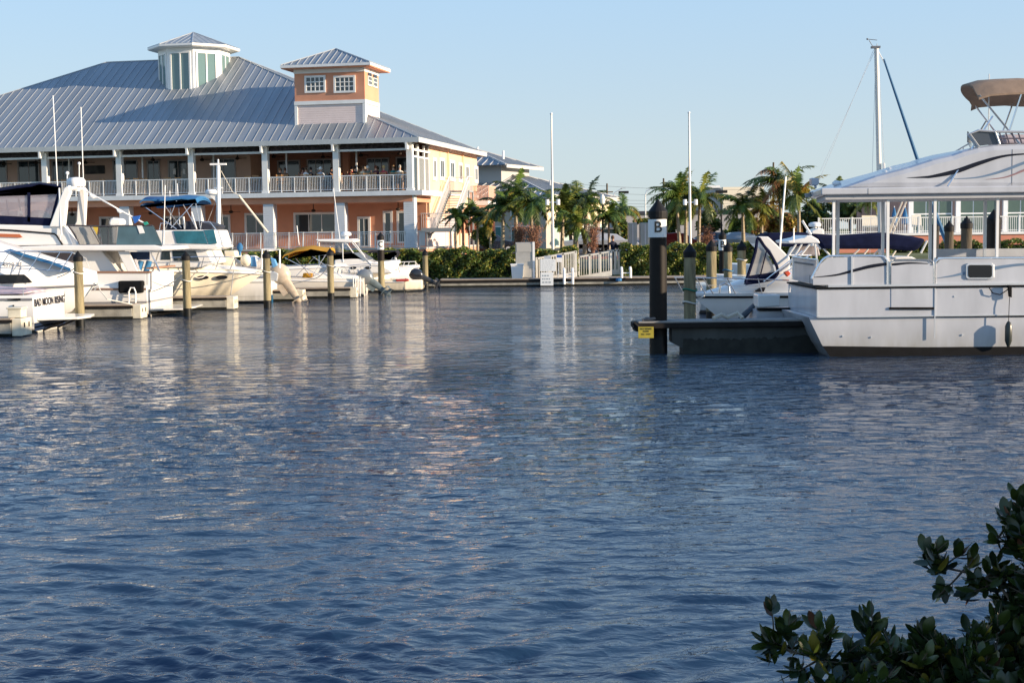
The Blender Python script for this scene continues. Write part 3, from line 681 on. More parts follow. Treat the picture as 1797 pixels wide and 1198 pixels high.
chl = ['with its diner in dark red','with the bright red shirt','holding the black-topped diner','with the beige patterned shirt','of the grey-green top','of the black jacket at the door','with the plum-coloured top','with the blond diner','with the royal blue shirt','with the grey-haired diner','of the brown top by the corner','against the corner column','with the dark purple top','with the brown jacket','with the white shirt in the middle bay','with the white cap and dark top','with the light blue-grey shirt','under the olive shirt','with the cream blouse','with the orange top','with the dark teal top','behind the dark teal top','with the black coat','with the dull pink top','of the charcoal vest','with the dark navy top']
for (px, y, lab, sh, hr_, arm, hat, sk_), cl in zip(ppl, chl):
    x = xr(px); rz = (0.0 if y < 2.4 else math.pi)+random.uniform(-.35,.35)
    y = y-.4 if y < 2 else y-.9; person(lab, bl(x, y, 5.85), rz+BROT, sh, hr_, True, arm, sk_, hat=hat, group='people dining on the balcony')
    place_chair(x, y-.04 if y < 2.4 else y+.04, rz, 'wooden ladder-back chair '+cl)
for px, w_ in ((28,'near the far left door'),(104,'left of the painting'),(116,'just left of the painting'),(152,'below the left half of the painting'),(176,'below the right half of the painting'),(224,'right of the second column'),(243,'second along from the second column'),(252,'left of the narrow dark doorway'),(296,'under the left paper notice'),(316,'under the right paper notice'),(438,'alone left of the fourth column'),(524,'empty beside the blue window'),(590,'empty beside the fifth column'),(452,'close to the fourth column')):
    place_chair(xr(px), 1.5, random.uniform(-.4,.4)+(math.pi if random.random() < .3 else 0), 'empty wooden chair on the balcony, '+w_)
# ---------------------------------------------------------------- docks and piles
def dock(name, label, x0, x1, y0, y1, zt=.42, endm=None, group=None, rail=.09):
    t = thing(name, label, 'dock', ((x0+x1)/2, y0, 0), 0, group)
    mb = MB(); mb.box(x0, x1, y0, y1, -.25, zt-.04-rail); mb.build('float', conc, t, bevel=.01)
    mb = MB(); mb.box(x0-.004, x1+.004, y0-.004, y1+.004, -.3, .10); mb.build('waterline_growth', algae, t)
    MB().box(x0-.03, x1+.03, y0-.05, y1+.05, zt-.04-rail, zt-.04).build('rub_rail', rubr, t)
    MB().box(x0-.01, x1+.01, y0-.03, y1+.03, zt-.04, zt).build('deck', deckw, t)
    if endm: 
        mb = MB(); mb.box(x1+.005, x1+.30, y0+.05, y1-.05, .02, zt-.015); e = mb.build('end_cap', concl, t, bevel=.02)
        mb = MB()
        for yy in (y0+.3, y1-.3): mb.box(x1+.30, x1+.306, yy-.05, yy+.05, zt-.28, zt-.14)
        mb.build('end_slots', black, e)
    return t
def finger(px_end, Y, wd, ln, zt, label):
    x1 = at(px_end, 500, Y).x; t = dock('finger_dock', label, x1-ln, x1-.3, Y, Y+wd, zt, True, 'finger docks of the left basin')
    return t
finger(34, 41.8, 1.0, 8, .55, 'short finger dock at the far left with cream end, nearest to the viewer')
finger(245, 50.1, 1.0, 10, .52, 'finger dock with cream end beside the ladder of the big flybridge yacht')
finger(409, 55.8, 1.0, 9, .52, 'finger dock under the bow of the cream hull with oval ports')
finger(531, 62.3, .9, 7, .50, 'finger dock whose end shows under the beige tilted outboard')
finger(625, 64.7, .9, 6.5, .48, 'finger dock below the runabout with the yellow bimini')
dock('quay_dock', 'long floating dock below the hedge with dark rail and pale concrete side', at(772,495,75.6).x, 30, 75.6, 77.9, .42, None, None, .14)
dock('finger_dock', 'low finger dock at the left end of the long quay dock beside the black outboard', at(735,495,75.2).x-6, at(768,495,75.2).x, 75.6, 77.3, .36)
# the near pier on the right with its tapered float
def near_pier():
    x0 = at(1113, 570, 33.2).x; t = thing('pier_end', 'near dock with dark rim and slimy concrete float under the tall black pile', 'dock', (x0+1, 33.2, 0))
    Y0, Y1 = 33.1, 33.98; zt = q(1200, 563.5, Y0)[1]; zr = q(1200, 576, Y0)[1]
    MB().slabz([(x0+.1,Y0+.05),(x0+14,Y0+.05),(x0+14,Y1-.05),(x0+.1,Y1-.05)], zt-.035, zt).build('deck', mat('pier_deck_pale', (.26,.25,.235), .85, var=.15), t)
    mb = MB(); mb.slabz([(x0-.02,Y0),(x0+14,Y0),(x0+14,Y1),(x0-.02,Y1)], zr, zt-.037); mb.build('rim', rubr, t, bevel=.02)
    xf = at(1180, 590, Y0).x; zb = q(1200, 612, Y0)[1]
    MB().prism([(xf,zr-.003),(xf,zr-.34),(xf+.25,zb+.0),(xf+.25,-.3),(x0+14,-.3),(x0+14,zr-.003)], Y0+.12, Y1-.12).build('float', mat('float_concrete', (.045,.049,.046), .85, var=.35, scale=1.3, bump=.4, bscale=9, stretch=(1.5,1,.4)), t)
    mb = MB(); xs = np.linspace(xf+.26, x0+14, 240); rr = random.Random(3)
    top = [(x, .36+.05*math.sin(x*.9)+.07*rr.random()) for x in xs]
    mb.prism([(xf+.26,-.29)]+[(x0+14,-.29)]+top[::-1], Y0+.112, Y0+.119); mb.build('slime_band', mat('slime_dark', (.012,.014,.011), .75, var=.6, scale=5), t)
    mb = MB(); mb.tube([(x0-.03,Y0-.02,zt-.02),(x0+.06,Y0-.02,zt-.10),(x0+.10,Y0-.02,zr-.05)], .05, 6); mb.box(x0+.02, x0+.10, Y0-.01, Y1, zr-.06, zt-.03); mb.build('corner_bumper', black, t)
    mb = MB(); mb.ball((x0+.32,Y0+.25,zt+.04), .10, .10, .05); mb.tube([(x0+.2,Y0+.2,zt+.02),(x0+.55,Y0+.3,zt+.06),(x0+.7,Y0+.5,zt+.03)], .035, 6)
    mb.build('mooring_rope_heap', mat('old_rope', (.16,.14,.13), .9, var=.3, scale=12), t, smooth=True)
    mb = MB(); a = at(1265, 560, 33.6); mb.tube([(a.x-.2,33.5,zt+.03),(a.x,33.55,zt+.12),(a.x+.15,33.6,zt+.05),(a.x+.4,33.6,zt+.15),(a.x+.5,33.5,zt+.03)], .05, 6); mb.build('dock_cleat', mat('pale_rope', (.5,.46,.38), .9), t, smooth=True)
    return zt, zr
PZT, PZR = near_pier()
def yellow_sign():
    Y = 33.02; x0, z1 = q(1120, 573.5, Y); x1, z0 = q(1147, 593, Y)
    t = thing('warning_sign', 'small yellow warning sign hanging below the near dock rim', 'sign', (x0, Y, z0))
    MB().box(x0, x1, Y, Y+.012, z0, z1).build('sign_plate', mat('sign_yellow', (.34,.28,.03), .5, var=.1, scale=8), t, bevel=.003)
    bt = mat('sign_black', (.03,.025,.01), .6); cx = (x0+x1)/2; h = z1-z0
    for body, fz, sz in (('NO WAKE', .82, .060), ('ZONE', .60, .055), ('IDLE   SPEED', .34, .042)):
        text_mesh(body, sz*.95, bt, Matrix.Translation((cx, Y-.003, z0+h*fz)) @ FACE_CAM, t, extrude=.0015)
yellow_sign()

def pile(px, Y, pyt, r, label, kind='wood', mark=None, group='mooring piles', lean=0, rope=None):
    p = at(px, 500, Y); zt = q(px, pyt, Y)[1]
    t = thing('mooring_pile', label, 'mooring pile', (p.x, Y, 0), 0, group, world=False)
    zc = zt-r*1.55
    body = {'sleeve': sleeve, 'dark': wood_shaded}.get(kind, wood)
    n = 20; prof = [(r*1.03,-1.2),(r*1.02,.6),(r,zc*.6),(r*.97,zc)]
    MB().lathe(prof, n=n).build('shaft', body, t, local=True, smooth=True)
    MB().lathe([(r*1.06,-1.1),(r*1.05,.30)] if kind != 'sleeve' else [(r*1.04,-1.1),(r*1.035,.42)], n=n).build('wet_band', tarw, t, local=True, smooth=True)
    mb = MB(); mb.lathe([(r*1.10,zc-.12),(r*1.12,zc),(r*1.10,zc+.03),(r*.55,zc+(zt-zc)*.55),(r*.04,zt)], n=n); mb.build('cap', cap, t, local=True)
    if kind == 'half': MB().lathe([(r*1.07,zc-1.15),(r*1.06,zc-.1)], n=n).build('sleeve', sleeve, t, local=True, smooth=True)
    if mark:
        h = mark[1]; a0 = math.atan2(-Y, -p.x)-.22; mb = MB(); rp = []
        for zz in (zc-.16-h, zc-.16):
            rp.append([(rr_*math.cos(a0+k*.16), rr_*math.sin(a0+k*.16), zz) for rr_, ks in ((r*1.12, range(-8, 9)), (r*1.075, range(8, -9, -1))) for k in ks])
        mb.rings(rp); mb.build('number_plate', mat('band_white', (.75,.75,.72), .6), t, local=True, smooth=True)
        if mark[0]:
            a = math.atan2(-Y, -p.x); d = Vector((math.cos(a), math.sin(a), 0))
            M = Matrix.Translation((d.x*(r*1.12+.006), d.y*(r*1.12+.006), zc-.14-h*.5)) @ Matrix.Rotation(a+math.pi/2, 4, 'Z') @ FACE_CAM
            ROOT[t.name] = Vector((0,0,0)); text_mesh(mark[0], h*.85, blacks, M, t, 'letter', extrude=.003)
    if rope:
        for zz, c_ in rope: MB().tube([((r+.02)*math.cos(a)*1.04, (r+.02)*math.sin(a)*1.04, zz+.03*math.sin(a*2)) for a in [k*math.pi/8 for k in range(17)]], .022, 5).build('rope_wrap', flat('rope_%.2f' % c_[0], c_, .9), t, local=True)
    return t
pile(138.5, 46.5, 440, .145, 'weathered wooden pile in front of the white cruiser bow, nearest of the left row', rope=[(1.75,(.6,.57,.5))])
pile(327.5, 51.4, 440, .145, 'weathered wooden pile just right of the big yacht transom', rope=[(1.3,(.6,.57,.5))])
pile(468.5, 56.8, 438, .145, 'weathered wooden pile left of the beige tilted outboard', rope=[(1.45,(.6,.57,.5))])
pile(580.5, 63.4, 435, .145, 'weathered wooden pile in front of the yellow bimini boat', rope=[(1.5,(.6,.57,.5))])
pile(669.5, 69.0, 407, .155, 'tall wooden pile with black sleeve and white band between grey and black outboards', 'half', ('C', .45))
pile(747, 74.6, 437, .14, 'weathered wooden pile beside the black outboard at the end of the left row')
pile(1155, 33.55, 349, .205, 'tall black pile marked with a letter B at the near dock end', 'sleeve', ('B', .42), None)
pile(1210.5, 37.0, 427, .155, 'green-grey wooden pile standing behind the near dock with green rope wrap', rope=[(1.35,(.03,.18,.12)),(1.02,(.6,.57,.5))], group='right-hand piles')
pile(1248.5, 45.5, 420, .165, 'plain wooden pile left of the black lettered pile, above the white bow', group='right-hand piles')
pile(1268, 60.0, 404, .15, 'slim dark pile with small white lettered band behind two wooden piles', 'sleeve', ('B', .45), None)
pile(1277.5, 49.0, 424, .145, 'wooden pile with blue rope wrap in front of the slim dark pile', rope=[(1.5,(.05,.16,.28))], group='right-hand piles')
pile(1301.5, 54.0, 422, .165, 'wooden pile with pale rope wrap just left of the cruiser canvas windshield', rope=[(1.75,(.6,.57,.5))], group='right-hand piles')
pile(1640, 46, 388, .13, 'dark pile tucked behind the second houseboat post', 'sleeve', None, 'right-hand piles')
pile(1664.5, 44, 387, .14, 'dark-capped pile crossed by the blue sail stay behind the houseboat', 'dark', group='right-hand piles')
pile(1695, 42, 379, .16, 'dark-capped pile standing alone between two houseboat posts', 'dark', group='right-hand piles')
pile(1742.5, 41, 367, .20, 'thick dark pile beside the rear houseboat post', 'sleeve', None, 'right-hand piles')

# ---------------------------------------------------------------- boat kit
def hull_mesh(mb, xs, dirn, L, yc, B, zs0, zs1, rake, draft=.35, full=.5, zc=.12, flare=.12, tr=.9, n=16, crown=.05, sheer=1.6):
    # stern at xs, running towards dirn for L metres, centre line at yc
    rings_ = []
    for i in range(n+1):
        t = i/n; b = B/2*(1-max(0, (t-full)/(1-full))**2.3)*(tr+(1-tr)*min(1, t*3)); b = max(b, .015)
        zs = zs0+(zs1-zs0)*t**sheer; bc = b*(1-flare-.25*max(0, t-.6)); x = L*t; xk = (L-rake)*t; xm = x+(xk-x)*.55
        zk = -draft*(1-t**3)+.1*t**6; zch = zc+(zs*.13)*t**4
        X = lambda v: xs+dirn*v
        rings_.append([(X(x),yc-b,zs),(X(x*.998),yc-b*1.015,zs-.12),(X(xm),yc-bc,max(zch,zk+.05)),(X(xk),yc,zk),(X(xm),yc+bc,max(zch,zk+.05)),(X(x*.998),yc+b*1.015,zs-.12),(X(x),yc+b,zs),(X(x),yc,zs+crown)])
    mb.rings(rings_); return rings_
def rubstrake(rings_, k=1, r=.035, both=True):
    mb = MB(); mb.tube([rg[1] for rg in rings_], r, 5)
    if both: mb.tube([rg[5] for rg in rings_], r, 5)
    return mb
def boot(rings_, z0, z1, m, parent, name='waterline_stripe', off=.012):
    # stripe that follows the hull side between two heights
    mb = MB()
    for side in ((1,2,3), (5,4,3)):
        def pt(rg, z):
            a, b, c = (Vector(rg[i]) for i in side)
            if z >= b.z: t = (z-b.z)/max(a.z-b.z, .01); v = b.lerp(a, min(t, 1))
            else: t = (z-c.z)/max(b.z-c.z, .01); v = c.lerp(b, max(0, min(t, 1)))
            yc = rg[3][1]; v.y += off*(1 if v.y > yc else -1); return v
        R0 = [pt(rg, z0) for rg in rings_]; R1 = [pt(rg, z1) for rg in rings_]
        for i in range(len(rings_)-1): mb.quad(R0[i], R0[i+1], R1[i+1], R1[i])
    rg = rings_[0]; s = -1 if rings_[1][0][0] > rg[0][0] else 1
    yb = [p[1] for p in (rg[2], rg[4])]
    mb.box(rg[0][0]+s*.004, rg[0][0]+s*.012, min(yb), max(yb), z0, z1)
    return mb.build(name, m, parent)
def hull_at(rg, x):                       # the hull section at x, interpolated
    for a, b in zip(rg[:-1], rg[1:]):
        if (a[0][0]-x)*(b[0][0]-x) <= 0 and a[0][0] != b[0][0]:
            t = (x-a[0][0])/(b[0][0]-a[0][0]); return [Vector(p).lerp(Vector(q_), t) for p, q_ in zip(a, b)]
    e = rg[0] if abs(rg[0][0][0]-x) < abs(rg[-1][0][0]-x) else rg[-1]; return [Vector(p) for p in e]
def skin_y(rg, x, z):                     # where the near side of the hull is at (x, z)
    h = hull_at(rg, x); a, b, c = h[0], h[1], h[2]
    if z > b.z: t = (z-b.z)/max(a.z-b.z, .01); return b.lerp(a, min(1, t)).y
    t = (z-c.z)/max(b.z-c.z, .01); return c.lerp(b, max(0, min(1, t))).y
def hull_patch(rg, poly, m, parent, name, Y, off=.014):   # a window laid on the hull side: upper and lower edge as pixel pairs
    mb = MB(); P = []
    for (a, b1, b2) in poly:
        for b in (b1, b2):
            x, z = q(a, b, Y); P.append((x, skin_y(rg, x, z)-off, z))
    for i in range(len(poly)-1): k = i*2; mb.quad(P[k], P[k+2], P[k+3], P[k+1])
    return mb.build(name, m, parent)
def hull_port(rg, px, py, Y, rx, rz, parent, name='port_light'):
    x, z = q(px, py, Y); mb = MB(); V = []
    for k in range(16): xx, zz = x+rx*math.cos(k*math.pi/8), z+rz*math.sin(k*math.pi/8); V.append((xx, skin_y(rg, xx, zz)-.016, zz))
    mb.add(V, [tuple(range(16))]); mb.build(name, blacks, parent)
def deckhouse(rg, top, Y, yc, m, parent, name, k=.84, n=20, zdrop=.04):   # a cabin top that narrows with the hull
    T = [q(a, b, Y) for a, b in top]; T.sort(); rs = []
    for i in range(n+1):
        x = T[0][0]+(T[-1][0]-T[0][0])*i/n; h = hull_at(rg, x); zt = np.interp(x, [p[0] for p in T], [p[1] for p in T]); zs = h[0].z; w_ = (yc-h[0].y)*k; zt = max(zt, zs+.01); d = zt-zs
        rs.append([(x,yc-w_,zs-zdrop),(x,yc-w_*.97,zs+d*.35),(x,yc-w_*.90,zs+d*.75),(x,yc-w_*.74,zs+d*.96),(x,yc-w_*.3,zt+.03),(x,yc+w_*.3,zt+.03),(x,yc+w_*.74,zs+d*.96),(x,yc+w_*.90,zs+d*.75),(x,yc+w_*.97,zs+d*.35),(x,yc+w_,zs-zdrop)])
    mb = MB(); mb.rings(rs); return mb.build(name, m, parent, smooth=True)
def rail(mb, pts, posts, r=.018):
    mb.tube(pts, r, 5)
    for a, b in posts: mb.bar(a, b, r*.9, 5)
def outboard(parent, x, y, z, dirn, sc, tilt, colm, legm):
    # dirn: which way the leg points; tilt in degrees from upright
    M = Matrix.Translation((x,y,z)) @ Matrix.Scale(-1 if dirn < 0 else 1, 4, (1,0,0)) @ Matrix.Rotation(R(-tilt), 4, 'Y') @ Matrix.Scale(sc, 4)
    def xf(mb):
        mb.v = [tuple(M @ Vector(v)) for v in mb.v]; return mb
    def ring(z_, x0, x1, hw, sq=.75):
        pts = []
        for k in range(12):
            a = 2*math.pi*k/12; c, s = math.cos(a), math.sin(a)
            c = math.copysign(abs(c)**sq, c); s = math.copysign(abs(s)**sq, s); pts.append(((x0+x1)/2+(x1-x0)/2*c, hw*s, z_))
        return pts
    mb = MB(); mb.rings([ring(.0,-.12,.26,.15), ring(.10,-.2,.34,.20), ring(.30,-.22,.36,.21), ring(.46,-.20,.30,.19), ring(.56,-.12,.18,.13)])
    cw = xf(mb).build('outboard_motor', colm, parent, smooth=True)
    mb = MB(); mb.rings([ring(-.05,-.10,.24,.13), ring(0,-.12,.26,.14)]); mb.rings([ring(-.72,-.02,.14,.045), ring(-.4,-.04,.20,.07), ring(-.05,-.08,.22,.11)])
    mb.box(-.10, .30, -.13, .13, -.66, -.64); mb.rings([ring(-1.05,-.01,.10,.02), ring(-.9,0,.14,.035), ring(-.70,-.02,.14,.045)])
    mb.lathe([(.02,-.30),(.06,-.18),(.07,.1),(.05,.22)], n=8)
    k = len(mb.v)-4*8
    for i in range(k, len(mb.v)): vx, vy, vz = mb.v[i]; mb.v[i] = (vz+.08, vy, vx-.84)
    mb.box(-.22,-.06,-.10,.10,-.35,.0)
    xf(mb).build('outboard_leg', legm, cw, smooth=True)
    mb = MB()
    for j in range(3):
        a = j*2.1; c, s = math.cos(a), math.sin(a); mb.add([(.30,0,-.84),(.27,s*.14-c*.05,-.84+c*.14+s*.05),(.31,s*.19,-.84+c*.19),(.34,s*.14+c*.05,-.84+c*.14-s*.05)], [(0,1,2,3)])
    xf(mb).build('propeller', legm, cw)
    return cw
def bimini(parent, pix, Y0, Y1, m, name='bimini_top', crown=.18, th=.03, taper=False):
    # a canvas roof whose side outline is read from the photo, arched across the beam
    P = [q(a, b, Y0) for a, b in pix]; n = 7; rs = []
    for j in range(n+1):
        t = j/n; y = Y0+(Y1-Y0)*t; c = crown*math.sin(math.pi*t)**.7
        Q = [(at(a, b, y).x if taper else P[i][0], P[i][1]) for i, (a, b) in enumerate(pix)]
        rs.append([(x, y, z+c) for x, z in Q]+[(x, y, z+c-th) for x, z in Q[::-1]])
    mb = MB(); mb.rings(rs); return mb.build(name, m, parent, smooth=True)
def barpx(mb, a, b, Y, r=.018, Yb=None): mb.bar(at(a[0], a[1], Y), at(b[0], b[1], Yb or Y), r, 5)

# ---------------------------------------------------------------- left basin
def bad_moon():
    Y0 = 43.4; x = at(57, 540, Y0).x
    t = thing('sport_boat', 'white sport boat with BAD MOON RISING lettered across its transom', 'boat', (x, Y0+1.6, 0))
    mb = MB(); rg = hull_mesh(mb, x, -1, 8.2, Y0+1.6, 3.2, 1.15, 1.35, 1.6, tr=.97, flare=.03, zc=.1)
    mb.build('hull', gel, t, smooth=True); rubstrake(rg, r=.04).build('rub_rail', flat('grey_rubber', (.22,.22,.23)), t)
    boot(rg, .05, .30, flat('boot_blue', (.01,.02,.05), .3), t); boot(rg, .15, .19, white, t, 'pinstripe', .02)
    # transom lettering
    lm = flat('letter_dark', (.03,.03,.04))
    text_mesh('BAD MOON RISING', .33, lm, Matrix.Translation((x+.02, Y0+1.62, .90)) @ FACE_RIGHT, t, sx=1.02)
    mb = MB(); mb.slabz([(x,Y0+.35),(x+1.15,Y0+.75),(x+1.3,Y0+1.6),(x+1.15,Y0+2.5),(x,Y0+2.9)], .36, .44); mb.build('swim_platform', gel, t, bevel=.02)
    mb = MB()
    for yy in (Y0+.9, Y0+2.3): mb.bar((x, yy, .02), (x+.8, yy, .36), .03, 5)
    build_each(mb, 'platform_brackets', rubr, t)
    mb = MB(); mb.box(x-.75, x-.35, Y0-.02, Y0+.02, 1.0, 1.07); mb.box(x-.6, x-.56, Y0-.02, Y0+.02, .82, .87); build_each(mb, 'side_vent', black, t)
    # tarpaulin hump over the cockpit
    rs = []
    for i in range(9):
        u = i/8; xx = x-.35-u*3.6; h = .06+.17*math.sin(math.pi*min(1, u*1.25))**.8*(.8+.2*math.sin(u*17))
        rs.append([(xx, Y0+.15+2.9*v, 1.2+h*math.sin(math.pi*v)**.55) for v in np.linspace(0,1,9)])
    mb = MB(); mb.rings(rs, closed=False); mb.build('cockpit_cover', mat('tarp_mauve', (.42,.33,.36), .8, var=.25, scale=3, bump=.8, bscale=4), t, smooth=True)
    mb = MB(); rail(mb, [(x-.2,Y0+.1,1.35),(x-2.4,Y0+.1,1.42),(x-4.6,Y0+.1,1.45)], [((x-k,Y0+.1,1.1),(x-k,Y0+.1,1.4)) for k in (.3,1.7,3.2,4.5)]); mb.build('hand_rail', chrome, t)
bad_moon()
def dock_box_left():
    x, z = q(17, 548, 42.0)
    t = thing('dock_box', 'small white dock box at the far left end of the near finger dock', 'dock box', (x, 42.2, .55))
    MB().box(x-.1, x+.3, 42.1, 42.6, .55, .80).build('box_body', concl, t, bevel=.02); MB().box(x-.13, x+.33, 42.07, 42.63, .80, .86).build('lid', concl, t, bevel=.02)
dock_box_left()
def cruiser_l1():
    Y0 = 46.9; yc = Y0+1.65; xb = at(172, 497, yc).x
    t = thing('express_cruiser', 'white express cruiser pointing its bow right with blue foredeck pads and long bow rail', 'boat', (xb-5, yc, 0))
    mb = MB(); rg = hull_mesh(mb, xb-11, 1, 11, yc, 3.3, 1.75, 1.42, 1.7, draft=.4, full=.42, zc=.2, flare=.05, sheer=5); mb.build('hull', gel, t, smooth=True)
    mb = MB(); mb.tube([(v[0], v[1]-.03, 1.18+.1*(i/16)**2) for i, v in enumerate([r_[1] for r_ in rg])], .03, 5); mb.build('rub_rail', flat('grey_rubber', (.22,.22,.23)), t)
    Yt = Y0+.35
    deckhouse(rg, [(-90,404),(-20,427),(0,433),(22,440),(60,452),(105,464),(132,475),(150,480)], Yt, yc, gel, t, 'foredeck', .86)
    mb = MB(); mb.rings([[tuple(at(a, b-1.5, y)) for a, b in ((18,438),(45,447),(88,459),(124,472))]+[tuple(at(a, b+4, y)) for a, b in ((124,472),(88,459),(45,447),(18,438))] for y in (Yt+.35, Yt+.95, Yt+1.4)]); mb.build('sun_pad', bluec, t)
    hull_patch(rg, [(-60,483,499),(-20,482.5,498.7),(0,482.5,498.4),(20,482.5,497.8),(31,482.5,497.4),(38,489,497.1),(44,496.4,496.8)], blacks, t, 'hull_window', Y0)
    ab = MB(); a0 = q(-30, 455, Yt)
    mb = MB(); Yr = Y0+.12; mb.tube([at(-60,446,Yr), at(20,441,Yr), at(70,441,Yr), at(126,443,Yr), at(150,452,Yr+.9), at(158,470,yc)], .02, 5)
    for p_, d_ in ((-5,478),(22,477),(50,476),(84,476),(106,476)): barpx(mb, (p_+22,442), (p_,d_), Yr, .016)
    mb.tube([at(-60,468,Yr), at(60,472,Yr), at(125,477,Yr)], .012, 5); mb.build('bow_rail', chrome, t)
    text_mesh('FL 4828 BF', .2, flat('letter_grey', (.25,.25,.25)), Matrix.Translation((at(15,464,Yt).x, Yt-.012, at(15,465,Yt).z)) @ FACE_CAM, t)
    mb = MB(); mb.tube([at(170,495,yc-.1), at(176,510,yc-.2), at(188,525,yc-.3), at(232,534,yc+.3)], .02, 5); mb.build('bow_line', flat('rope_white', (.6,.58,.52)), t)
    mb = MB(); mb.pp([(166,505),(171,502),(165,510)], yc-.06, yc+.06); mb.build('anchor', alu, t)
cruiser_l1()
def big_yacht():
    Y0 = 51.5; B = 4.1; yc = Y0+B/2; x = at(257, 530, Y0).x
    t = thing('flybridge_yacht', 'big white flybridge yacht with navy enclosure, radar arch and open aft deck', 'boat', (x, yc, 0))
    mb = MB(); rg = hull_mesh(mb, x, -1, 15, yc, B, 1.12, 1.9, 2.2, draft=.5, tr=.97, flare=.03); mb.build('hull', gel, t, smooth=True); rubstrake(rg, r=.04).build('rub_rail', flat('brass_rail', (.25,.16,.12)), t)
    boot(rg, .5, .56, flat('grey_rubber', (.22,.22,.23)), t, 'pinstripe')
    Yf = Y0+.15; Yb = Y0+B-.15
    # aft bulwark with cap rail
    mb = MB(); mb.pp([(150,478),(257,478),(257,510),(150,508)], Yf, Yf+.12); mb.pp([(257,478),(262,478),(262,508),(257,510)], Yf, Yb); mb.build('bulwark', gel, t, bevel=.02)
    mb = MB(); mb.pp([(150,476),(264,476),(264,479),(150,479)], Yf-.04, Yf+.14); mb.box(x+.0, x+.16, Yf, Yb, 1.72, 1.78); mb.build('cap_rail', flat('teak_cap', (.30,.16,.10)), t)
    # saloon: body, sloping aft wing, window band
    mb = MB(); mb.pp([(-110,440),(178,440),(215,486),(-110,486)], Yf+.35, Yb-.35); mb.build('saloon', gel, t, bevel=.04)
    mb = MB(); mb.pp([(22,444),(138,444),(138,463),(88,462),(30,452)], Yf+.33, Yf+.36); mb.build('saloon_window', mat('tinted_window', (.16,.13,.13), .12), t)
    mb = MB(); mb.pp([(23,441),(58,441),(56,445),(26,445)], Yf+.28, Yf+.33); mb.build('window_visor', flat('teak_visor', (.28,.07,.03)), t)
    mb = MB(); mb.pp([(206,441),(226,441),(246,486),(228,486)], Yf+.02, Yf+.12); mb.pp([(206,441),(226,441),(246,486),(228,486)], Yb-.12, Yb-.02); mb.build('aft_wing', gel, t, bevel=.02)
    mb = MB(); mb.pp([(178,441),(206,441),(214,480),(190,486)], Yf+.9, Yf+1.0); mb.build('door_curtain', mat('pale_curtain', (.62,.56,.48), .85, var=.2, scale=6, stretch=(6,1,.3)), t)
    mb = MB(); mb.pp([(228,442),(262,442),(262,456),(232,456)], Yb-.5, Yb-.42); mb.build('side_curtain', flat('blue_window', (.01,.03,.10)), t)
    # upper deck slab
    mb = MB(); mb.pp([(-120,434),(30,433),(110,430),(270,430),(281,432),(287,437),(284,440),(100,440),(30,441),(-120,443)], Y0-.05, Y0+B+.05); mb.build('upper_deck', gel, t, bevel=.04)
    mb = MB(); mb.pp([(-120,392),(60,395),(88,396),(112,396),(128,430),(-120,433)], Yf+.1, Yb-.1); mb.build('flybridge', gel, t, bevel=.05)
    mb = MB(); mb.tube([at(-60,401,Yf+.07), at(20,404,Yf+.07), at(95,410,Yf+.07), at(100,414,Yf+.07), at(110,430,Yf+.07)], .03, 5); mb.build('coaming_stripe', black, t)
    mb = MB(); mb.pp([(-30,409),(34,411),(39,416),(36,417),(-30,415)], Yf+.05, Yf+.1); mb.build('name_board', flat('teak_board', (.45,.13,.05), .4), t)
    # enclosure
    bimini(t, [(-70,338),(-10,334),(30,328),(70,323),(108,327),(108,338),(60,336),(20,339),(-30,343)], Yf+.15, Yb-.15, navy, 'navy_bimini', .12, .05, True)
    mb = MB(); mb.pp([(-70,343),(104,338),(88,395),(-70,388)], Yf+.16, Yf+.175); mb.build('clear_curtain', isin, t); mb = MB(); mb.pp([(-70,343),(104,338),(88,395),(-70,388)], Yb-.175, Yb-.16); mb.build('clear_curtain', isin, t)
    mb = MB()
    for pl in ([(-70,375),(94,383),(88,396),(-70,390)], [(48,338),(53,338),(53,390),(48,389)], [(-20,341),(-16,341),(-16,386),(-20,386)], [(101,336),(106,336),(91,394),(86,394)]):
        mb.pp(pl, Yf+.13, Yf+.155)
    mb.pp([(-70,375),(94,383),(88,396),(-70,390)], Yb-.15, Yb-.13); build_each(mb, 'curtain_trim', navy, t)
    mb = MB(); mb.pp([(10,350),(12,350),(18,388),(14,388)], Yf+1.0, Yf+1.03); mb.pp([(30,345),(33,345),(40,386),(37,386)], Yb-.8, Yb-.77); mb.ball(at(68,385,Yf+1.6), .5, .5, .35); mb.box(*(lambda p: (p.x-.3,p.x+.3,Yf+1.4,Yf+2.0,p.z-.3,p.z+.2))(at(20,380,Yf+1.6))); build_each(mb, 'helm_seats', flat('seat_slate', (.10,.13,.16)), t)
    # radar arch: two hollow legs and a top
    mb = MB(); mb.pp([(86,398),(97,368),(112,330),(121,325),(123,338),(117,352),(112,398)], Yf, Yf+.28); mb.build('arch_leg', gel, t, bevel=.03)
    mb = MB(); mb.pp([(137,334),(146,328),(151,334),(148,392),(148,396),(130,396),(134,388)], Yb-.28, Yb); mb.build('arch_leg', gel, t, bevel=.03)
    mb = MB(); mb.rings([[tuple(at(a_, b_, Yf+.02)) for a_, b_ in ((113,333),(120,327),(128,327),(128,333),(119,337))], [tuple(at(a_, b_, Yb-.02)) for a_, b_ in ((137,331),(141,328),(148,329),(150,333),(141,335))]]); mb.build('arch_top', gel, t, bevel=.03)
    mb = MB(); mb.pp([(103,388),(112,388),(112,396),(103,396)], Yf+.02, Yf+.2); mb.build('arch_foot', gel, t)
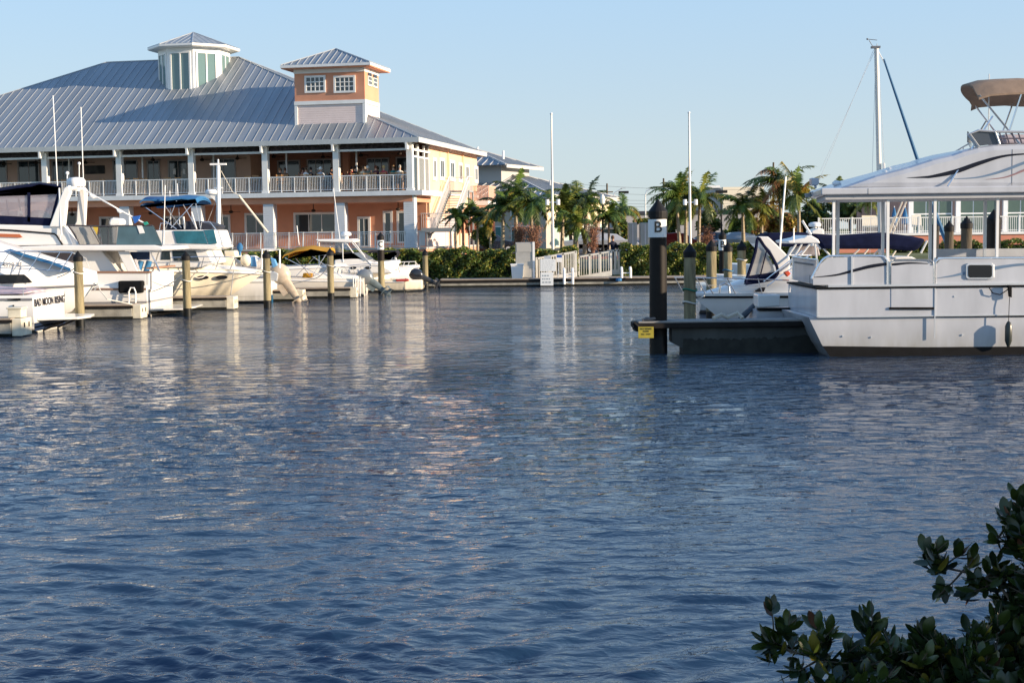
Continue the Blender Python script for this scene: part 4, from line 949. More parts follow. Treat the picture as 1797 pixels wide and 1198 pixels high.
    mb = MB(); a = at(134, 319, yc); mb.lathe([(.30,-.18),(.33,-.1),(.33,.05),(.26,.14),(.05,.17)], (a.x,yc,a.z), 18); mb.lathe([(.12,-.35),(.12,-.18)], (a.x,yc,a.z), 8); mb.build('radome', white, t, smooth=True)
    mb = MB(); barpx(mb, (106,430), (93,168), Yf+.1, .02, Yf+.3); barpx(mb, (108,412), (104,330), Yf+.0, .035, Yf+.05); build_each(mb, 'whip_antenna', white, t)
    mb = MB(); barpx(mb, (149,395), (142,188), Yb-.3, .02, Yb-.5); build_each(mb, 'whip_antenna', white, t)
    mb = MB(); barpx(mb, (118,330), (118,306), yc, .025); mb.ball(at(118,304,yc), .07); mb.build('gps_dome', white, t)
    mb = MB(); barpx(mb, (139,320), (139,288), yc+.5, .02); mb.ball(at(139,287,yc+.5), .06); mb.build('mast_light', white, t)
    # mesh dodger of the upper aft deck
    mb = MB(); mb.pp([(118,396),(170,396),(178,430),(140,430)], Yf+.02, Yf+.03); mb.pp([(172,396),(270,396),(285,430),(180,430)], Yf+.02, Yf+.035); mb.pp([(172,396),(270,396),(285,430),(180,430)], Yb-.03, Yb-.02); build_each(mb, 'mesh_dodger', meshm, t)
    mb = MB(); mb.pp([(208,396),(268,396),(284,430),(204,430)], Yf-.01, Yf+.01); mb.build('dodger_panel', mat('slate_canvas', (.06,.12,.15), .75, var=.2, scale=2), t)
    mb = MB(); mb.tube([at(116,395,Yf), at(170,397,Yf), at(268,396,Yf)], .03, 5); mb.tube([at(120,396,Yf), at(132,412,Yf), at(140,430,Yf), at(284,431,Yf)], .03, 5); barpx(mb, (158,397), (177,430), Yf, .02); mb.tube([at(175,397,Yb), at(268,396,Yb)], .025, 5)
    for p_ in (190, 215, 240): barpx(mb, (p_,397), (p_,430), Yf+.03, .015)
    mb.build('aft_rail', flat('rail_dark', (.06,.06,.07)), t)
    mb = MB(); mb.pp([(240,396),(249,396),(254,409),(245,410)], Yf-.03, Yf-.012); mb.build('white_notice', white, t)
    mb = MB(); mb.pp([(162,397),(172,397),(170,412)], Yf+.0, Yf+.015); mb.build('yellow_flag', flat('flag_yellow', (.6,.42,.05)), t)
    mb = MB(); mb.pp([(191,390),(193,384),(198,382),(209,383),(213,387),(212,395),(192,396)], yc-.6, yc+.1); mb.pp([(195,396),(208,396),(207,428),(197,428)], yc-.45, yc-.05); mb.build('deck_motor', gel, t, bevel=.06)
    mb = MB(); mb.tube([at(151,335,Yf+.3), at(190,357,Yf), at(218,373,Yf), at(252,391,Yf)], .035, 5); mb.build('rescue_line', white, t)
    mb = MB(); mb.pp([(157,340),(168,346),(163,349),(158,346)], Yf-.1, Yf+.1); mb.pp([(204,366),(214,372),(210,375),(205,371)], Yf-.1, Yf+.1); build_each(mb, 'line_float', white, t, bevel=.02)
    mb = MB(); mb.pp([(232,380),(246,378),(242,388),(236,392)], Yf-.05, Yf+.05); mb.build('blue_flag', flat('flag_blue', (.02,.12,.45)), t)
    mb = MB(); mb.pp([(251,390),(257,389),(260,393),(254,396)], Yf-.05, Yf+.05); mb.build('green_flag', flat('flag_green', (.02,.30,.22)), t)
    # aft deck details: tackle, grill, ladder, fenders
    mb = MB(); mb.tube([at(263,440,Yf), at(280,476,Yf)], .03, 5); mb.tube([at(279,440,Yb), at(268,476,Yf+.4)], .025, 5); mb.build('deck_stanchion', chrome, t)
    mb = MB(); mb.box(*(lambda p: (p.x-.45,p.x+.45,Yf-.25,Yf+.15,p.z-.22,p.z+.22))(at(232,503,Yf))); mb.build('grill_box', black, t, bevel=.06)
    for a_, b_ in ((248,470),(262,462)): mb = MB(); p0 = at(a_,458+0*b_,Yb-.3); p1 = at(a_-6,478,Yb-.3); mb.bar(p0, p1, .11, 10); mb.build('blue_fender', bluec, t, smooth=True)
    mb = MB(); mb.pp([(231,455),(236,455),(241,470),(234,490),(232,478)], Yf+.6, Yf+.9); mb.build('hanging_towel', flat('towel', (.35,.35,.4)), t)
    mb = MB()
    for s_, yy in ((0, Y0-.15), (1, Y0+.25), (2, Y0+.55)):
        b_ = 226+s_*7; mb.tube([at(b_,556,yy), at(b_,512,yy), at(b_+3,505,yy), at(b_+9,505,yy), at(b_+12,512,yy), at(b_+12,554,yy)], .03, 6)
    for k in range(5): barpx(mb, (227,516+k*9), (244,516+k*9), Y0-.1, .02)
    mb.build('swim_ladder', white, t)
    mb = MB(); mb.slabz([(x,Y0+.3),(x+1.25,Y0+.5),(x+1.35,yc),(x+1.25,Y0+B-.5),(x,Y0+B-.3)], .20, .27); mb.build('swim_platform', gel, t, bevel=.02)
    mb = MB()
    for k in range(4): yy = Y0+.6+k*.9; mb.bar((x,yy,-.05), (x+1.0,yy,.2), .04, 5); mb.bar((x,yy,.1), (x+.9,yy,.12), .03, 4)
    build_each(mb, 'platform_brackets', rubr, t)
    mb = MB(); mb.bar((x-.02,Y0+.55,.92), (x+.02,Y0+.55,.92), .05, 8); mb.build('exhaust', black, t)
big_yacht()
def cream_cruiser():
    Y0 = 57.6; B = 3.6; yc = Y0+B/2; xb = at(463, 482, yc).x
    t = thing('flybridge_cruiser', 'cream hulled flybridge cruiser with two oval ports, teal spray cloth and blue bimini', 'boat', (xb-6, yc, 0))
    mb = MB(); rg = hull_mesh(mb, xb-12, 1, 12, yc, B, 1.65, 1.42, 2.6, full=.40, zc=.2, flare=.06, sheer=4, draft=.4); mb.build('hull', cream, t, smooth=True)
    mb = MB(); mb.tube([(v[0], v[1], v[2]) for v in [r_[1] for r_ in rg]], .05, 5); mb.build('rub_rail', gel, t)
    mb = MB(); 
    for px in (349, 380): hull_port(rg, px, 488, Y0, .23, .085, t)
    Yf, Yb = Y0+.3, Y0+B-.3
    deckhouse(rg, [(200,470),(255,463),(330,464),(370,467),(410,471),(440,476)], Yf, yc, gel, t, 'foredeck', .82)
    mb = MB(); mb.pp([(170,438),(362,436),(374,462),(355,470),(170,470)], Yf+.1, Yb-.1); mb.build('cabin', gel, t, bevel=.05)
    mb = MB(); mb.pp([(302,440),(343,440),(350,458),(305,458)], Yf+.085, Yf+.11); mb.pp([(284,441),(298,441),(299,456),(282,456)], Yf+.085, Yf+.11); build_each(mb, 'cabin_window', winm, t)
    mb = MB(); mb.pp([(262,430),(380,429),(384,434),(372,438),(262,437)], Yf-.1, Yb+.1); mb.build('flybridge_deck', gel, t, bevel=.04)
    mb = MB(); mb.pp([(262,404),(374,403),(382,429),(262,431)], Yf, Yb); mb.build('flybridge', gel, t, bevel=.06)
    mb = MB(); mb.pp([(304,405),(356,405),(364,428),(310,427)], Yf-.03, Yf); mb.pp([(357,404),(375,403),(381,427),(366,429)], Yf-.035, Yf-.002); build_each(mb, 'spray_cloth', teal, t, bevel=.01)
    mb = MB(); mb.pp([(288,396),(318,394),(320,404),(290,404)], Yf+.5, Yf+1.2); mb.pp([(324,388),(352,388),(376,396),(372,404),(324,404)], Yf+.3, Yb-.3); build_each(mb, 'bridge_seats', flat('seat_dark', (.03,.035,.05)), t, bevel=.04)
    mb = MB(); mb.tube([at(352,403,Yf+.1), at(354,390,Yf+.1), at(368,389,Yf+.1), at(380,404,Yf+.1)], .02, 5); mb.tube([at(280,404,Yf), at(282,392,Yf), at(300,392,Yf)], .02, 5); mb.build('bridge_rail', chrome, t)
    bimini(t, [(245,354),(250,350),(290,350),(318,347),(343,349),(346,354),(318,353),(290,357),(262,361),(246,361)], Yf+.1, Yb-.1, bluec, 'blue_bimini', .15, .06)
    mb = MB()
    for Yy in (Yf+.15, Yb-.15):
        for a, b in (((250,360),(310,402)),((310,352),(290,402)),((318,352),(345,402)),((343,354),(352,402)),((285,355),(318,400)),((340,356),(300,400))): barpx(mb, a, b, Yy, .018)
        mb.build('bimini_frame', chrome, t); mb = MB()
    mb = MB(); barpx(mb, (287,430), (290,325), Yf, .02); barpx(mb, (300,400), (298,335), Yb, .018); barpx(mb, (316,400), (311,322), Yb, .018); barpx(mb, (336,372), (345,402), Yf, .03); barpx(mb, (322,380), (324,402), Yf+.3, .035); build_each(mb, 'whip_antenna', white, t)
    mb = MB(); Yr = Y0+.1; mb.tube([at(300,452,Yr), at(360,450,Yr), at(400,451,Yr), at(412,452,Yr+.4)], .018, 5)
    for a, b in ((300,296),(330,322),(358,352),(386,378),(412,404)): barpx(mb, (a,451), (b,472), Yr, .016)
    mb.build('bow_rail', chrome, t)
    mb = MB(); barpx(mb, (410,474), (404,524), Y0-.1, .02); mb.tube([at(320,508,Y0-.1), at(345,526,Y0-.2), at(370,530,Y0-.3), at(390,524,Y0-.2)], .02, 5); mb.build('mooring_line', flat('rope_grey', (.35,.36,.36)), t)
cream_cruiser()
def mast_boat():
    Y0 = 60.6; B = 3.0; yc = Y0+B/2; x = at(467, 520, Y0).x
    t = thing('motor_sailer', 'white motor sailer with blue bottom paint, radar mast and cluttered after deck', 'boat', (x, yc, 0))
    mb = MB(); rg = hull_mesh(mb, x, -1, 10, yc, B, 1.05, 1.5, 1.5, tr=.97, flare=.03); mb.build('hull', gel, t, smooth=True); rubstrake(rg, r=.045).build('rub_rail', gel, t)
    boot(rg, -.1, .30, flat('bottom_blue', (.01,.07,.15), .5), t, 'bottom_paint')
    mb = MB(); a = at(384, 470, yc); b = at(383, 290, yc); mb.bar((a.x,yc,1.0), (b.x,yc,b.z), .11, 10, .085); mb.build('mast', white, t, smooth=True)
    mb = MB(); mb.box(b.x-.35, b.x+.35, yc-.08, yc+.08, b.z, b.z+.08); mb.bar((b.x,yc,b.z), (b.x,yc,b.z+.25), .04, 6); barpx(mb, (376,330), (391,330), yc, .04); build_each(mb, 'mast_head', white, t)
    mb = MB(); mb.pp([(366,342),(382,345),(383,362),(377,352)], yc-.05, yc+.05); mb.build('radar_bracket', white, t)
    mb = MB(); c = at(371, 337, yc); mb.lathe([(.15,-.12),(.26,-.08),(.28,.02),(.2,.10),(.03,.12)], (c.x,yc,c.z), 14); mb.build('radome', white, t, smooth=True)
    mb = MB(); p0, p1 = at(388,300,yc), at(408,337,yc); mb.bar(p0, p1, .015, 5); mb.bar(at(419,343,yc), at(470,408,yc), .05, 8); mb.bar(p1, at(419,343,yc), .012, 5)
    mb.build('boom', flat('boom_cream', (.62,.56,.45)), t)
    mb = MB()
    for a_, b_ in (((384,340),(352,420)),((384,340),(372,410)),((386,300),(384,440)),((386,345),(398,455))): barpx(mb, a_, b_, yc, .010)
    mb.build('rigging', flat('wire', (.35,.34,.32)), t)
    mb = MB(); mb.pp([(370,450),(392,452),(412,462),(408,474),(372,474)], yc-1, yc+1); mb.pp([(392,440),(412,440),(414,452),(394,452)], yc-.8, yc+.6); mb.pp([(388,452),(410,450),(414,475),(392,476)], Y0+.1, Y0+.5); build_each(mb, 'deck_locker', mat('locker_cream', (.70,.64,.52), .4, var=.12, scale=3), t, bevel=.05)
    mb = MB(); mb.pp([(428,450),(440,448),(452,456),(466,447),(462,472),(430,472)], yc-.6, yc+.6); mb.build('canvas_bundle', mat('bundle_white', (.70,.66,.62), .8, var=.2, scale=5, bump=.6, bscale=6), t, bevel=.08)
    mb = MB(); a = at(432,457,Y0+.2); mb.ball(a, .25, .22, .27, 12, 8); mb.build('round_fender', cream, t, smooth=True)
    mb = MB(); mb.pp([(438,450),(447,450),(450,468),(440,468)], Y0+.1, Y0+.25); mb.pp([(474,452),(482,455),(486,466),(478,470)], Y0+.3, Y0+.6); build_each(mb, 'blue_towel', flat('towel_blue', (.10,.30,.55)), t, bevel=.03)
    mb = MB(); mb.tube([at(459,472,Y0), at(460,438,Y0), at(491,438,Y0), at(491,470,Y0)], .045, 6); mb.tube([at(460,438,Yb_ := Y0+B), at(491,438,Yb_), at(491,470,Yb_)], .04, 6); barpx(mb, (470,440), (490,438), Y0, .03, Y0+B); mb.build('davit', white, t)
    mb = MB(); p = at(421, 434, yc); mb.bar(p, at(421,448,yc), .05, 6); mb.ball(p, .13, .1, .2); mb.build('wind_blade', bluec, t)
    outb = outboard(t, at(497,492,Y0+.8).x, Y0+.8, at(497,492,Y0).z-.1, 1, 1.45, 33, mat('motor_beige', (.50,.42,.33), .45, var=.15, scale=5), mat('motor_beige_leg', (.46,.38,.29), .5, var=.15, scale=5))
    mb = MB(); mb.pp([(467,478),(480,476),(488,480),(486,494),(470,492)], Y0+.4, Y0+1.2); mb.build('motor_bracket', alu, t, bevel=.03)
mast_boat()
def yellow_boat():
    Y0 = 66.0; B = 2.4; yc = Y0+B/2; x = at(637, 500, Y0).x
    t = thing('runabout', 'beige runabout under a yellow bimini with big tilted silver outboard', 'boat', (x, yc, 0))
    mb = MB(); rg = hull_mesh(mb, x, -1, 6.6, yc, B, .82, 1.1, 1.2, tr=.95); mb.build('hull', mat('gelcoat_sand', (.66,.62,.55), .3, var=.08), t, smooth=True); rubstrake(rg, r=.03).build('rub_rail', trim, t)
    mb = MB(); mb.pp([(560,478),(600,482),(628,484),(628,490),(540,490)], Y0+.3, Y0+B-.3); mb.build('seats', gel, t, bevel=.05)
    mb = MB(); mb.pp([(532,479),(548,480),(550,487),(530,487)], Y0+.3, Y0+.7); mb.build('yellow_cushion', yellow, t, bevel=.04)
    bimini(t, [(495,452),(500,447),(518,440),(545,437),(562,440),(578,441),(578,444),(556,444),(538,443),(520,448),(505,453)], Y0+.1, Y0+B-.1, yellow, 'yellow_bimini', .16, .05)
    mb = MB()
    for Yy in (Y0+.15, Y0+B-.15):
        for a, b in (((500,452),(562,484)),((515,449),(545,484)),((560,443),(520,484)),((574,443),(548,484)),((540,444),(600,486))): barpx(mb, a, b, Yy, .016)
        mb.build('bimini_frame', chrome, t); mb = MB()
    mb = MB(); 
    for k in range(4): barpx(mb, (620+k*4,520), (620+k*4,486), Y0-.05, .025)
    mb.build('boarding_ladder', white, t)
    outboard(t, at(648,494,Y0+.9).x, Y0+.9, at(648,494,Y0).z-.05, 1, 1.2, 52, mat('motor_silver', (.22,.24,.25), .25, metal=.4), mat('motor_grey', (.10,.13,.14), .4, var=.2))
yellow_boat()
def ttop_boat():
    Y0 = 69.8; B = 3.0; yc = Y0+B/2; xb = at(703, 478, yc).x
    t = thing('fishing_boat', 'white cabin fishing boat with T-top and small radome behind the yellow bimini', 'boat', (xb-4, yc, 0))
    mb = MB(); rg = hull_mesh(mb, xb-8.5, 1, 8.5, yc, B, 1.3, 1.55, 1.5, full=.4); mb.build('hull', gel, t, smooth=True); rubstrake(rg, r=.035).build('rub_rail', trim, t)
    Yf, Yb = Y0+.3, Y0+B-.3
    mb = MB(); mb.pp([(586,456),(612,452),(640,455),(664,463),(684,472),(690,480),(586,480)], Yf, Yb); mb.build('cabin', gel, t, bevel=.07)
    mb = MB()
    for px in (620, 646): a = at(px, 470, Yf); mb.rings([[(a.x+.16*math.cos(k*math.pi/6), yy, a.z+.07*math.sin(k*math.pi/6)) for k in range(12)] for yy in (Yf-.02, Yf+.02)])
    build_each(mb, 'cabin_port', blacks, t)
    mb = MB(); mb.pp([(553,420),(618,419),(622,422),(620,426),(558,424)], Yf-.1, Yb+.1); mb.build('hard_top', white, t, bevel=.04)
    mb = MB(); mb.pp([(562,424),(602,425),(602,450),(562,448)], Yf+.1, Yf+.12); mb.build('clear_curtain', glass('clear_smoke', (.35,.33,.33), .5, .2), t)
    mb = MB(); a = at(607, 411, yc); mb.lathe([(.18,-.1),(.27,-.05),(.27,.05),(.18,.12),(.03,.14)], (a.x,yc,a.z), 14); mb.lathe([(.12,-.42),(.12,-.1)], (a.x,yc,a.z), 8); mb.build('radome', white, t, smooth=True)
    mb = MB()
    for Yy in (Yf, Yb):
        for a, b in (((560,422),(560,478)),((601,424),(602,460)),((616,424),(652,465)),((622,426),(640,450)),((607,426),(620,444))): barpx(mb, a, b, Yy, .028)
    mb.build('t_top_frame', white, t)
    mb = MB(); mb.pp([(620,444),(628,443),(648,456),(640,458)], Yf-.02, Yb+.02); mb.build('windshield', mat('windshield_blue', (.25,.30,.36), .1), t)
    bimini(t, [(543,444),(560,443),(620,444),(630,447),(630,452),(600,453),(560,450)], Yf, Yb, flat('canvas_black', (.015,.015,.02), .9), 'black_bimini', .05, .05)
    mb = MB(); barpx(mb, (585,330), (597,425), Yb, .02); barpx(mb, (525,430), (521,396), Yb, .025); barpx(mb, (574,446), (580,433), Yf, .03); build_each(mb, 'whip_antenna', white, t)
    mb = MB(); Yr = Y0+.1; mb.tube([at(610,466,Yr), at(655,462,Yr), at(690,468,Yr+.3)], .016, 5)
    for a in (606,618,632,648,668): barpx(mb, (a,468), (a+6,482), Yr, .014)
    mb.build('bow_rail', chrome, t)
ttop_boat()
def rail_boat():
    Y0 = 73.2; B = 2.6; yc = Y0+B/2; xb = at(737, 476, yc).x
    t = thing('bowrider', 'low white bowrider with thin rails and black bimini in front of the hedge', 'boat', (xb-3.5, yc, 0))
    mb = MB(); rg = hull_mesh(mb, xb-7, 1, 7, yc, B, 1.15, 1.22, 1.2, full=.45); mb.build('hull', gel, t, smooth=True); rubstrake(rg, r=.03).build('rub_rail', trim, t)
    mb = MB(); mb.pp([(664,462),(680,461),(694,468),(698,474),(660,474)], Y0+.3, Y0+B-.3); mb.build('console', gel, t, bevel=.06)
    mb = MB(); mb.tube([at(698,460,Y0+.1), at(728,459,Y0+.1), at(737,470,yc)], .022, 5)
    for a in (700,710,718,730): barpx(mb, (a,460), (a-5,474), Y0+.1, .016)
    barpx(mb, (694,452), (702,478), Y0, .04); mb.build('bow_rail', white, t)
    bimini(t, [(638,445),(650,442),(694,441),(697,444),(690,455),(660,450)], Y0+.2, Y0+B-.2, MATS['canvas_black'], 'black_bimini', .04, .05)
    mb = MB()
    for a, b in (((650,452),(670,474)),((690,452),(672,474)),((694,449),(686,470)),((640,448),(652,474))): barpx(mb, a, b, Y0+.2, .02)
    mb.build('bimini_frame', chrome, t)
rail_boat()
def skiff():
    Y0 = 70.3; B = 2.0; yc = Y0+B/2; x = at(709, 500, Y0).x
    t = thing('skiff', 'small cream skiff with red towel on the gunwale and black tilted outboard', 'boat', (x, yc, 0))
    mb = MB(); rg = hull_mesh(mb, x, -1, 5, yc, B, .62, .8, .8, tr=.98, flare=.05); mb.build('hull', cream, t, smooth=True); rubstrake(rg, r=.035).build('rub_rail', gel, t)
    mb = MB(); mb.slabz([(x,yc-1),(x+.9,yc-.6),(x+.9,yc+.8),(x,yc+1)], .1, .6); mb.build('stern_bracket', cream, t, bevel=.08)
    mb = MB(); mb.pp([(694,490),(716,489),(718,493),(696,494)], Y0-.06, Y0+.15); mb.build('red_towel', flat('towel_red', (.45,.06,.05)), t, bevel=.02)
    outboard(t, at(738,487,Y0+.9).x, Y0+.9, at(738,489,Y0).z, 1, 1.05, 64, mat('motor_black', (.015,.015,.017), .2, coat=.5), mat('motor_black_leg', (.03,.032,.035), .3))
skiff()

def line(lab, pts, c=(.55,.52,.46), r=.018, nm='mooring_line'):
    P = []
    A = [Vector(at(*p)) for p in pts]
    for a, b in zip(A[:-1], A[1:]):
        for i in range(8): t_ = i/8; P.append(a.lerp(b, t_)+Vector((0,0,-.12*math.sin(math.pi*t_)*(b-a).length/2)))
    P.append(A[-1]); mb = MB(); mb.tube(P, r, 5); tag(mb.build(nm, flat('line_%.2f' % c[0], c, .9)), lab, 'mooring line', 'mooring lines')
line('pale mooring line from the nearest left pile down to the white cruiser deck', [(138,464,46.4),(100,487,46.7)])
line('sagging pale line from the second left pile to the yacht stern rail', [(326,478,51.3),(266,512,51.6)])
line('pale line from the second left pile to the cream cruiser foredeck', [(330,478,51.6),(376,462,57.9)])
line('pale line from the third left pile towards the beige outboard', [(470,464,56.7),(452,476,59.5)])
line('thin pale line from the fourth left pile to the runabout bow', [(580,462,63.3),(545,490,66.1)])
line('long thin line from the right wooden pile to the white cruiser bow', [(1210,500,37.0),(1236,519,39.7)])
# ---------------------------------------------------------------- right-hand boats
def decal(parent, pts, Y, m, name='swoosh', th=.006):
    P = [(*q(a, b-w_/2, Y), *q(a, b+w_/2, Y)) for a, b, w_ in pts]; mb = MB()
    up = [(p[0], p[1]) for p in P]; lo = [(p[2], p[3]) for p in P]
    for i in range(len(P)-1): mb.prism([up[i], up[i+1], lo[i+1], lo[i]], Y-th, Y-.001)
    return mb.build(name, m, parent)
def smooth_pts(pts, k=5):
    out = []
    for i in range(len(pts)-1):
        p0 = pts[max(i-1,0)]; p1 = pts[i]; p2 = pts[i+1]; p3 = pts[min(i+2,len(pts)-1)]
        for j in range(k):
            t = j/k; out.append(tuple(.5*((2*b)+(c-a)*t+(2*a-5*b+4*c-d)*t*t+(3*b-a-3*c+d)*t**3) for a,b,c,d in zip(p0,p1,p2,p3)))
    return out+[pts[-1]]
def houseboat():
    Y0, Y1 = 32.0, 35.6; XR = 16.8
    xa = at(1434, 530, Y0).x; xb = at(1383, 530, Y1).x; zd = q(1500, 505, Y0)[1]; zc = q(1500, 556, Y0)[1]
    t = thing('houseboat', 'large white houseboat with roofed front deck, curved swooshes and tan bimini on top', 'boat', (11, 33.8, 0))
    mb = MB(); mb.slabz([(xa,Y0),(XR,Y0),(XR,Y1),(xb,Y1)], zc, zd-.02); mb.build('upper_hull', gelb, t, bevel=.02)
    mb = MB(); mb.pp([(1419,556.5),(2230,556.5),(2230,640),(1470,640),(1456,625),(1442,604)], Y0+.06, Y1-.06); mb.build('lower_hull', gelb, t)
    mb = MB(); mb.pp([(1443.5,607),(1620,609),(2230,605),(2230,641),(1471,641),(1457,626)], Y0+.05, Y0+.058); mb.pp([(1443.5,607),(2230,607),(2230,641),(1471,641),(1457,626)], Y1-.058, Y1-.05); build_each(mb, 'black_bottom', black, t)
    mb = MB(); mb.slabz([(xa-.03,Y0-.03),(XR,Y0-.03),(XR,Y1+.03),(xb-.03,Y1+.03)], zd-.02, zd+.02); mb.build('rub_rail', black, t)
    mb = MB(); mb.slabz([(xa+.25,Y0-.01),(XR,Y0-.01),(XR,Y1+.01),(xb+.25,Y1+.01)], zd+.021, zd+.07); mb.build('deck_edge', alu, t)
    mb = MB(); x_ = at(1640.5, 520, Y0).x; mb.box(x_-.012, x_+.012, Y0-.02, Y0, zc-.5, zd-.03); mb.box(xa-.01, xa+.03, Y0-.012, Y0+.02, zc, zd-.03); mb.box(xa+.02, XR, Y0-.012, Y0+.02, zc-.012, zc+.015); mb.build('hull_seam', alu, t)
    # side panels, door
    Yp = Y0+.03
    def panel(nm, poly, frame, th=.03):
        mb = MB(); mb.pp(poly, Yp, Yp+th); o = mb.build(nm, gelb, t)
        mb = MB(); mb.tube([at(a, b, Yp) for a, b in frame], .026, 6); mb.build(nm+'_frame', chrome, o); return o
    panel('bow_panel', [(1427,489),(1440,464),(1453,452),(1545,450),(1556,458),(1556,500),(1427,500)], smooth_pts([(1424,489),(1438,463),(1451,451),(1470,449),(1542,449),(1554,454),(1557.5,464),(1558,503)], 4))
    mb = MB(); mb.pp([(1493.5,450),(1496.5,450),(1496.5,500),(1493.5,500)], Yp-.025, Yp); mb.build('panel_divider', alu, t)
    panel('boarding_door', [(1563,541),(1563,466),(1573,458),(1628,458),(1636,466),(1636,541)], smooth_pts([(1562,543),(1562,468),(1566,459),(1576,456.5),(1626,456.5),(1635,460),(1638,468),(1638,543)], 4))
    mb = MB(); mb.pp([(1561,539),(1639,539),(1639,543),(1561,543)], Yp-.06, Yp-.032); mb.build('door_sill', black, t)
    MB().pp([(1564,466),(1637,466),(1637,540),(1564,540)], Y0-.008, Y0-.002).build('door_skin', gelb, t)
    panel('cabin_side', [(1643,503),(1643,464),(1652,454),(2230,451),(2230,503)], smooth_pts([(1641,505),(1641,466),(1644,457),(1656,453),(1700,452.5),(2230,450)], 4))
    mb = MB(); mb.pp([(1695,465),(1699,462),(1741,462),(1745,465),(1745,487),(1741,490),(1699,490),(1695,487)], Yp-.035, Yp); o = mb.build('window_frame', alu, t, bevel=.01)
    mb = MB(); mb.pp([(1699,467),(1702,465),(1738,465),(1741,467),(1741,484),(1738,487),(1702,487),(1699,484)], Yp-.042, Yp-.036); mb.build('window_pane', blacks, o)
    # front rail panel facing the bow, and the one on the far side
    mb = MB(); z0, z1 = q(1430, 500, Y0)[1], q(1430, 450, Y0)[1]; xf0, xf1 = at(1432, 470, Y0).x+.05, at(1390, 470, Y1).x
    mb.slabz([(xf0,Y0+.1),(xf0+.03,Y0+.1),(xf1+.03,Y1-.1),(xf1,Y1-.1)], z0, z1-.1); mb.build('front_panel', gelb, t)
    mb = MB(); mb.tube([(xf0,Y0+.1,z1-.08),(xf1,Y1-.1,z1-.08)], .026, 6); mb.bar((xf0,Y0+.1,z0),(xf0,Y0+.1,z1-.08),.026,6); mb.bar((xf1,Y1-.1,z0),(xf1,Y1-.1,z1-.08),.026,6); mb.build('front_rail', chrome, t)
    mb = MB(); mb.slabz([(xf0-.012,Y0+.6),(xf0-.004,Y0+.6),(xf1-.02,Y1-.4),(xf1-.028,Y1-.4)], z0+.42, z0+.46); mb.build('swoosh', flat('swoosh_grey', (.16,.17,.17)), t)
    mb = MB(); mb.pp([(1640,452),(2230,447),(2230,437),(1800,436),(1640,437)], Y1-.12, Y1-.06); mb.build('far_side_panel', gelb, t)
    mb = MB(); mb.box(at(1392,495,Y1-.6).x, at(1452,495,Y0+.8).x, Y0+.9, Y0+1.1, zd+.06, zd+.28); mb.build('bow_locker', mat('locker_dark', (.05,.055,.06), .6, var=.6, scale=2), t, bevel=.02)
    # stripes along the side
    ink = flat('swoosh_ink', (.010,.012,.022), .3); blu = flat('swoosh_blue', (.13,.20,.30), .3); red = flat('swoosh_red', (.27,.17,.18), .3)
    decal(t, smooth_pts([(1426.5,486.5,.6),(1467,482.5,3),(1497,475,5),(1527,467.5,6),(1556,463,5)]), Yp-.003, ink)
    decal(t, smooth_pts([(1564,464.5,4.6),(1596,461.5,2.8),(1629,462.5,1)]), Yp-.003, ink)
    decal(t, smooth_pts([(1644,488,.8),(1671,484,3),(1695,479,5),(1746,470.5,6),(1767,467,5),(1796,464,4),(1850,464,2)]), Yp-.003, blu)
    # canopy roof of the deck and its posts
    xr0, xr1 = at(1441, 335, Y0-.15).x, at(1423, 335, Y1+.15).x
    zt, zm, zb = q(1500, 329.5, Y0-.15)[1], q(1500, 341.5, Y0-.15)[1], q(1500, 350, Y0-.05)[1]
    mb = MB(); mb.slabz([(xr0,Y0-.15),(XR,Y0-.15),(XR,Y1+.15),(xr1,Y1+.15)], zm, zt); mb.build('deck_roof', gelb, t, bevel=.025)
    mb = MB(); mb.slabz([(xr0+.12,Y0-.05),(XR,Y0-.05),(XR,Y1+.05),(xr1+.12,Y1+.05)], zb, zm+.001); mb.build('roof_underside', flat('ceiling_grey', (.42,.43,.45)), t)
    mb = MB()
    for px, yb in ((1463,450),(1558,500),(1640.5,505),(1750,452)): x = at(px, 400, Y0+.06).x; mb.box(x-.03, x+.03, Y0+.035, Y0+.09, q(px, yb, Y0)[1], zb)
    x = XR-.3; mb.box(x-.03, x+.03, Y0+.035, Y0+.09, 2.2, zb); build_each(mb, 'roof_post', white, t)
    mb = MB()
    for px in (1470, 1549, 1632, 1728): x = at(px, 400, Y1-.2).x; mb.box(x-.035, x+.035, Y1-.25, Y1-.19, zd, zb)
    build_each(mb, 'roof_post', alu, t)
    # the raked fairing above, with its swooshes
    Yf = Y0+.02
    mb = MB(); mb.pp([(1470,331),(1537,308),(1597,292),(1637,279),(1672,271),(1690,264.5),(1717,257.5),(1744,253.5),(1797,252),(2230,252),(2230,331)], Yf, Y1-.02); mb.build('fairing', gelb, t, bevel=.13)
    decal(t, smooth_pts([(1592,312,.4),(1620,311,3),(1637,309.5,5),(1677,301,8),(1717,287,7.4),(1757,275,4.5),(1795,270.5,2.4),(1850,269,1)]), Yf-.002, ink)
    decal(t, smooth_pts([(1668,314,.4),(1710,312,2.2),(1740,306,4),(1770,296.5,5),(1797,286,5),(1840,272,3)]), Yf-.002, blu)
    decal(t, smooth_pts([(1730,315,.4),(1760,312,2),(1780,306,3),(1797,299,4),(1840,285,4)]), Yf-.002, red)
    mb = MB(); mb.box(at(1776,300,Yf).x-.006, at(1776,300,Yf).x+.006, Yf-.004, Yf, 3.8, 4.6); mb.build('fairing_seam', flat('seam_dark', (.12,.13,.15)), t)
    mb = MB(); mb.tube([at(1668,271,Y1-.3), at(1690,258,Y1-.3), at(1710,247,Y1-.3)], .02, 5)
    for a in (1676,1690,1704): barpx(mb, (a,271-(a-1668)*.58), (a+1,278-(a-1668)*.5), Y1-.3, .014)
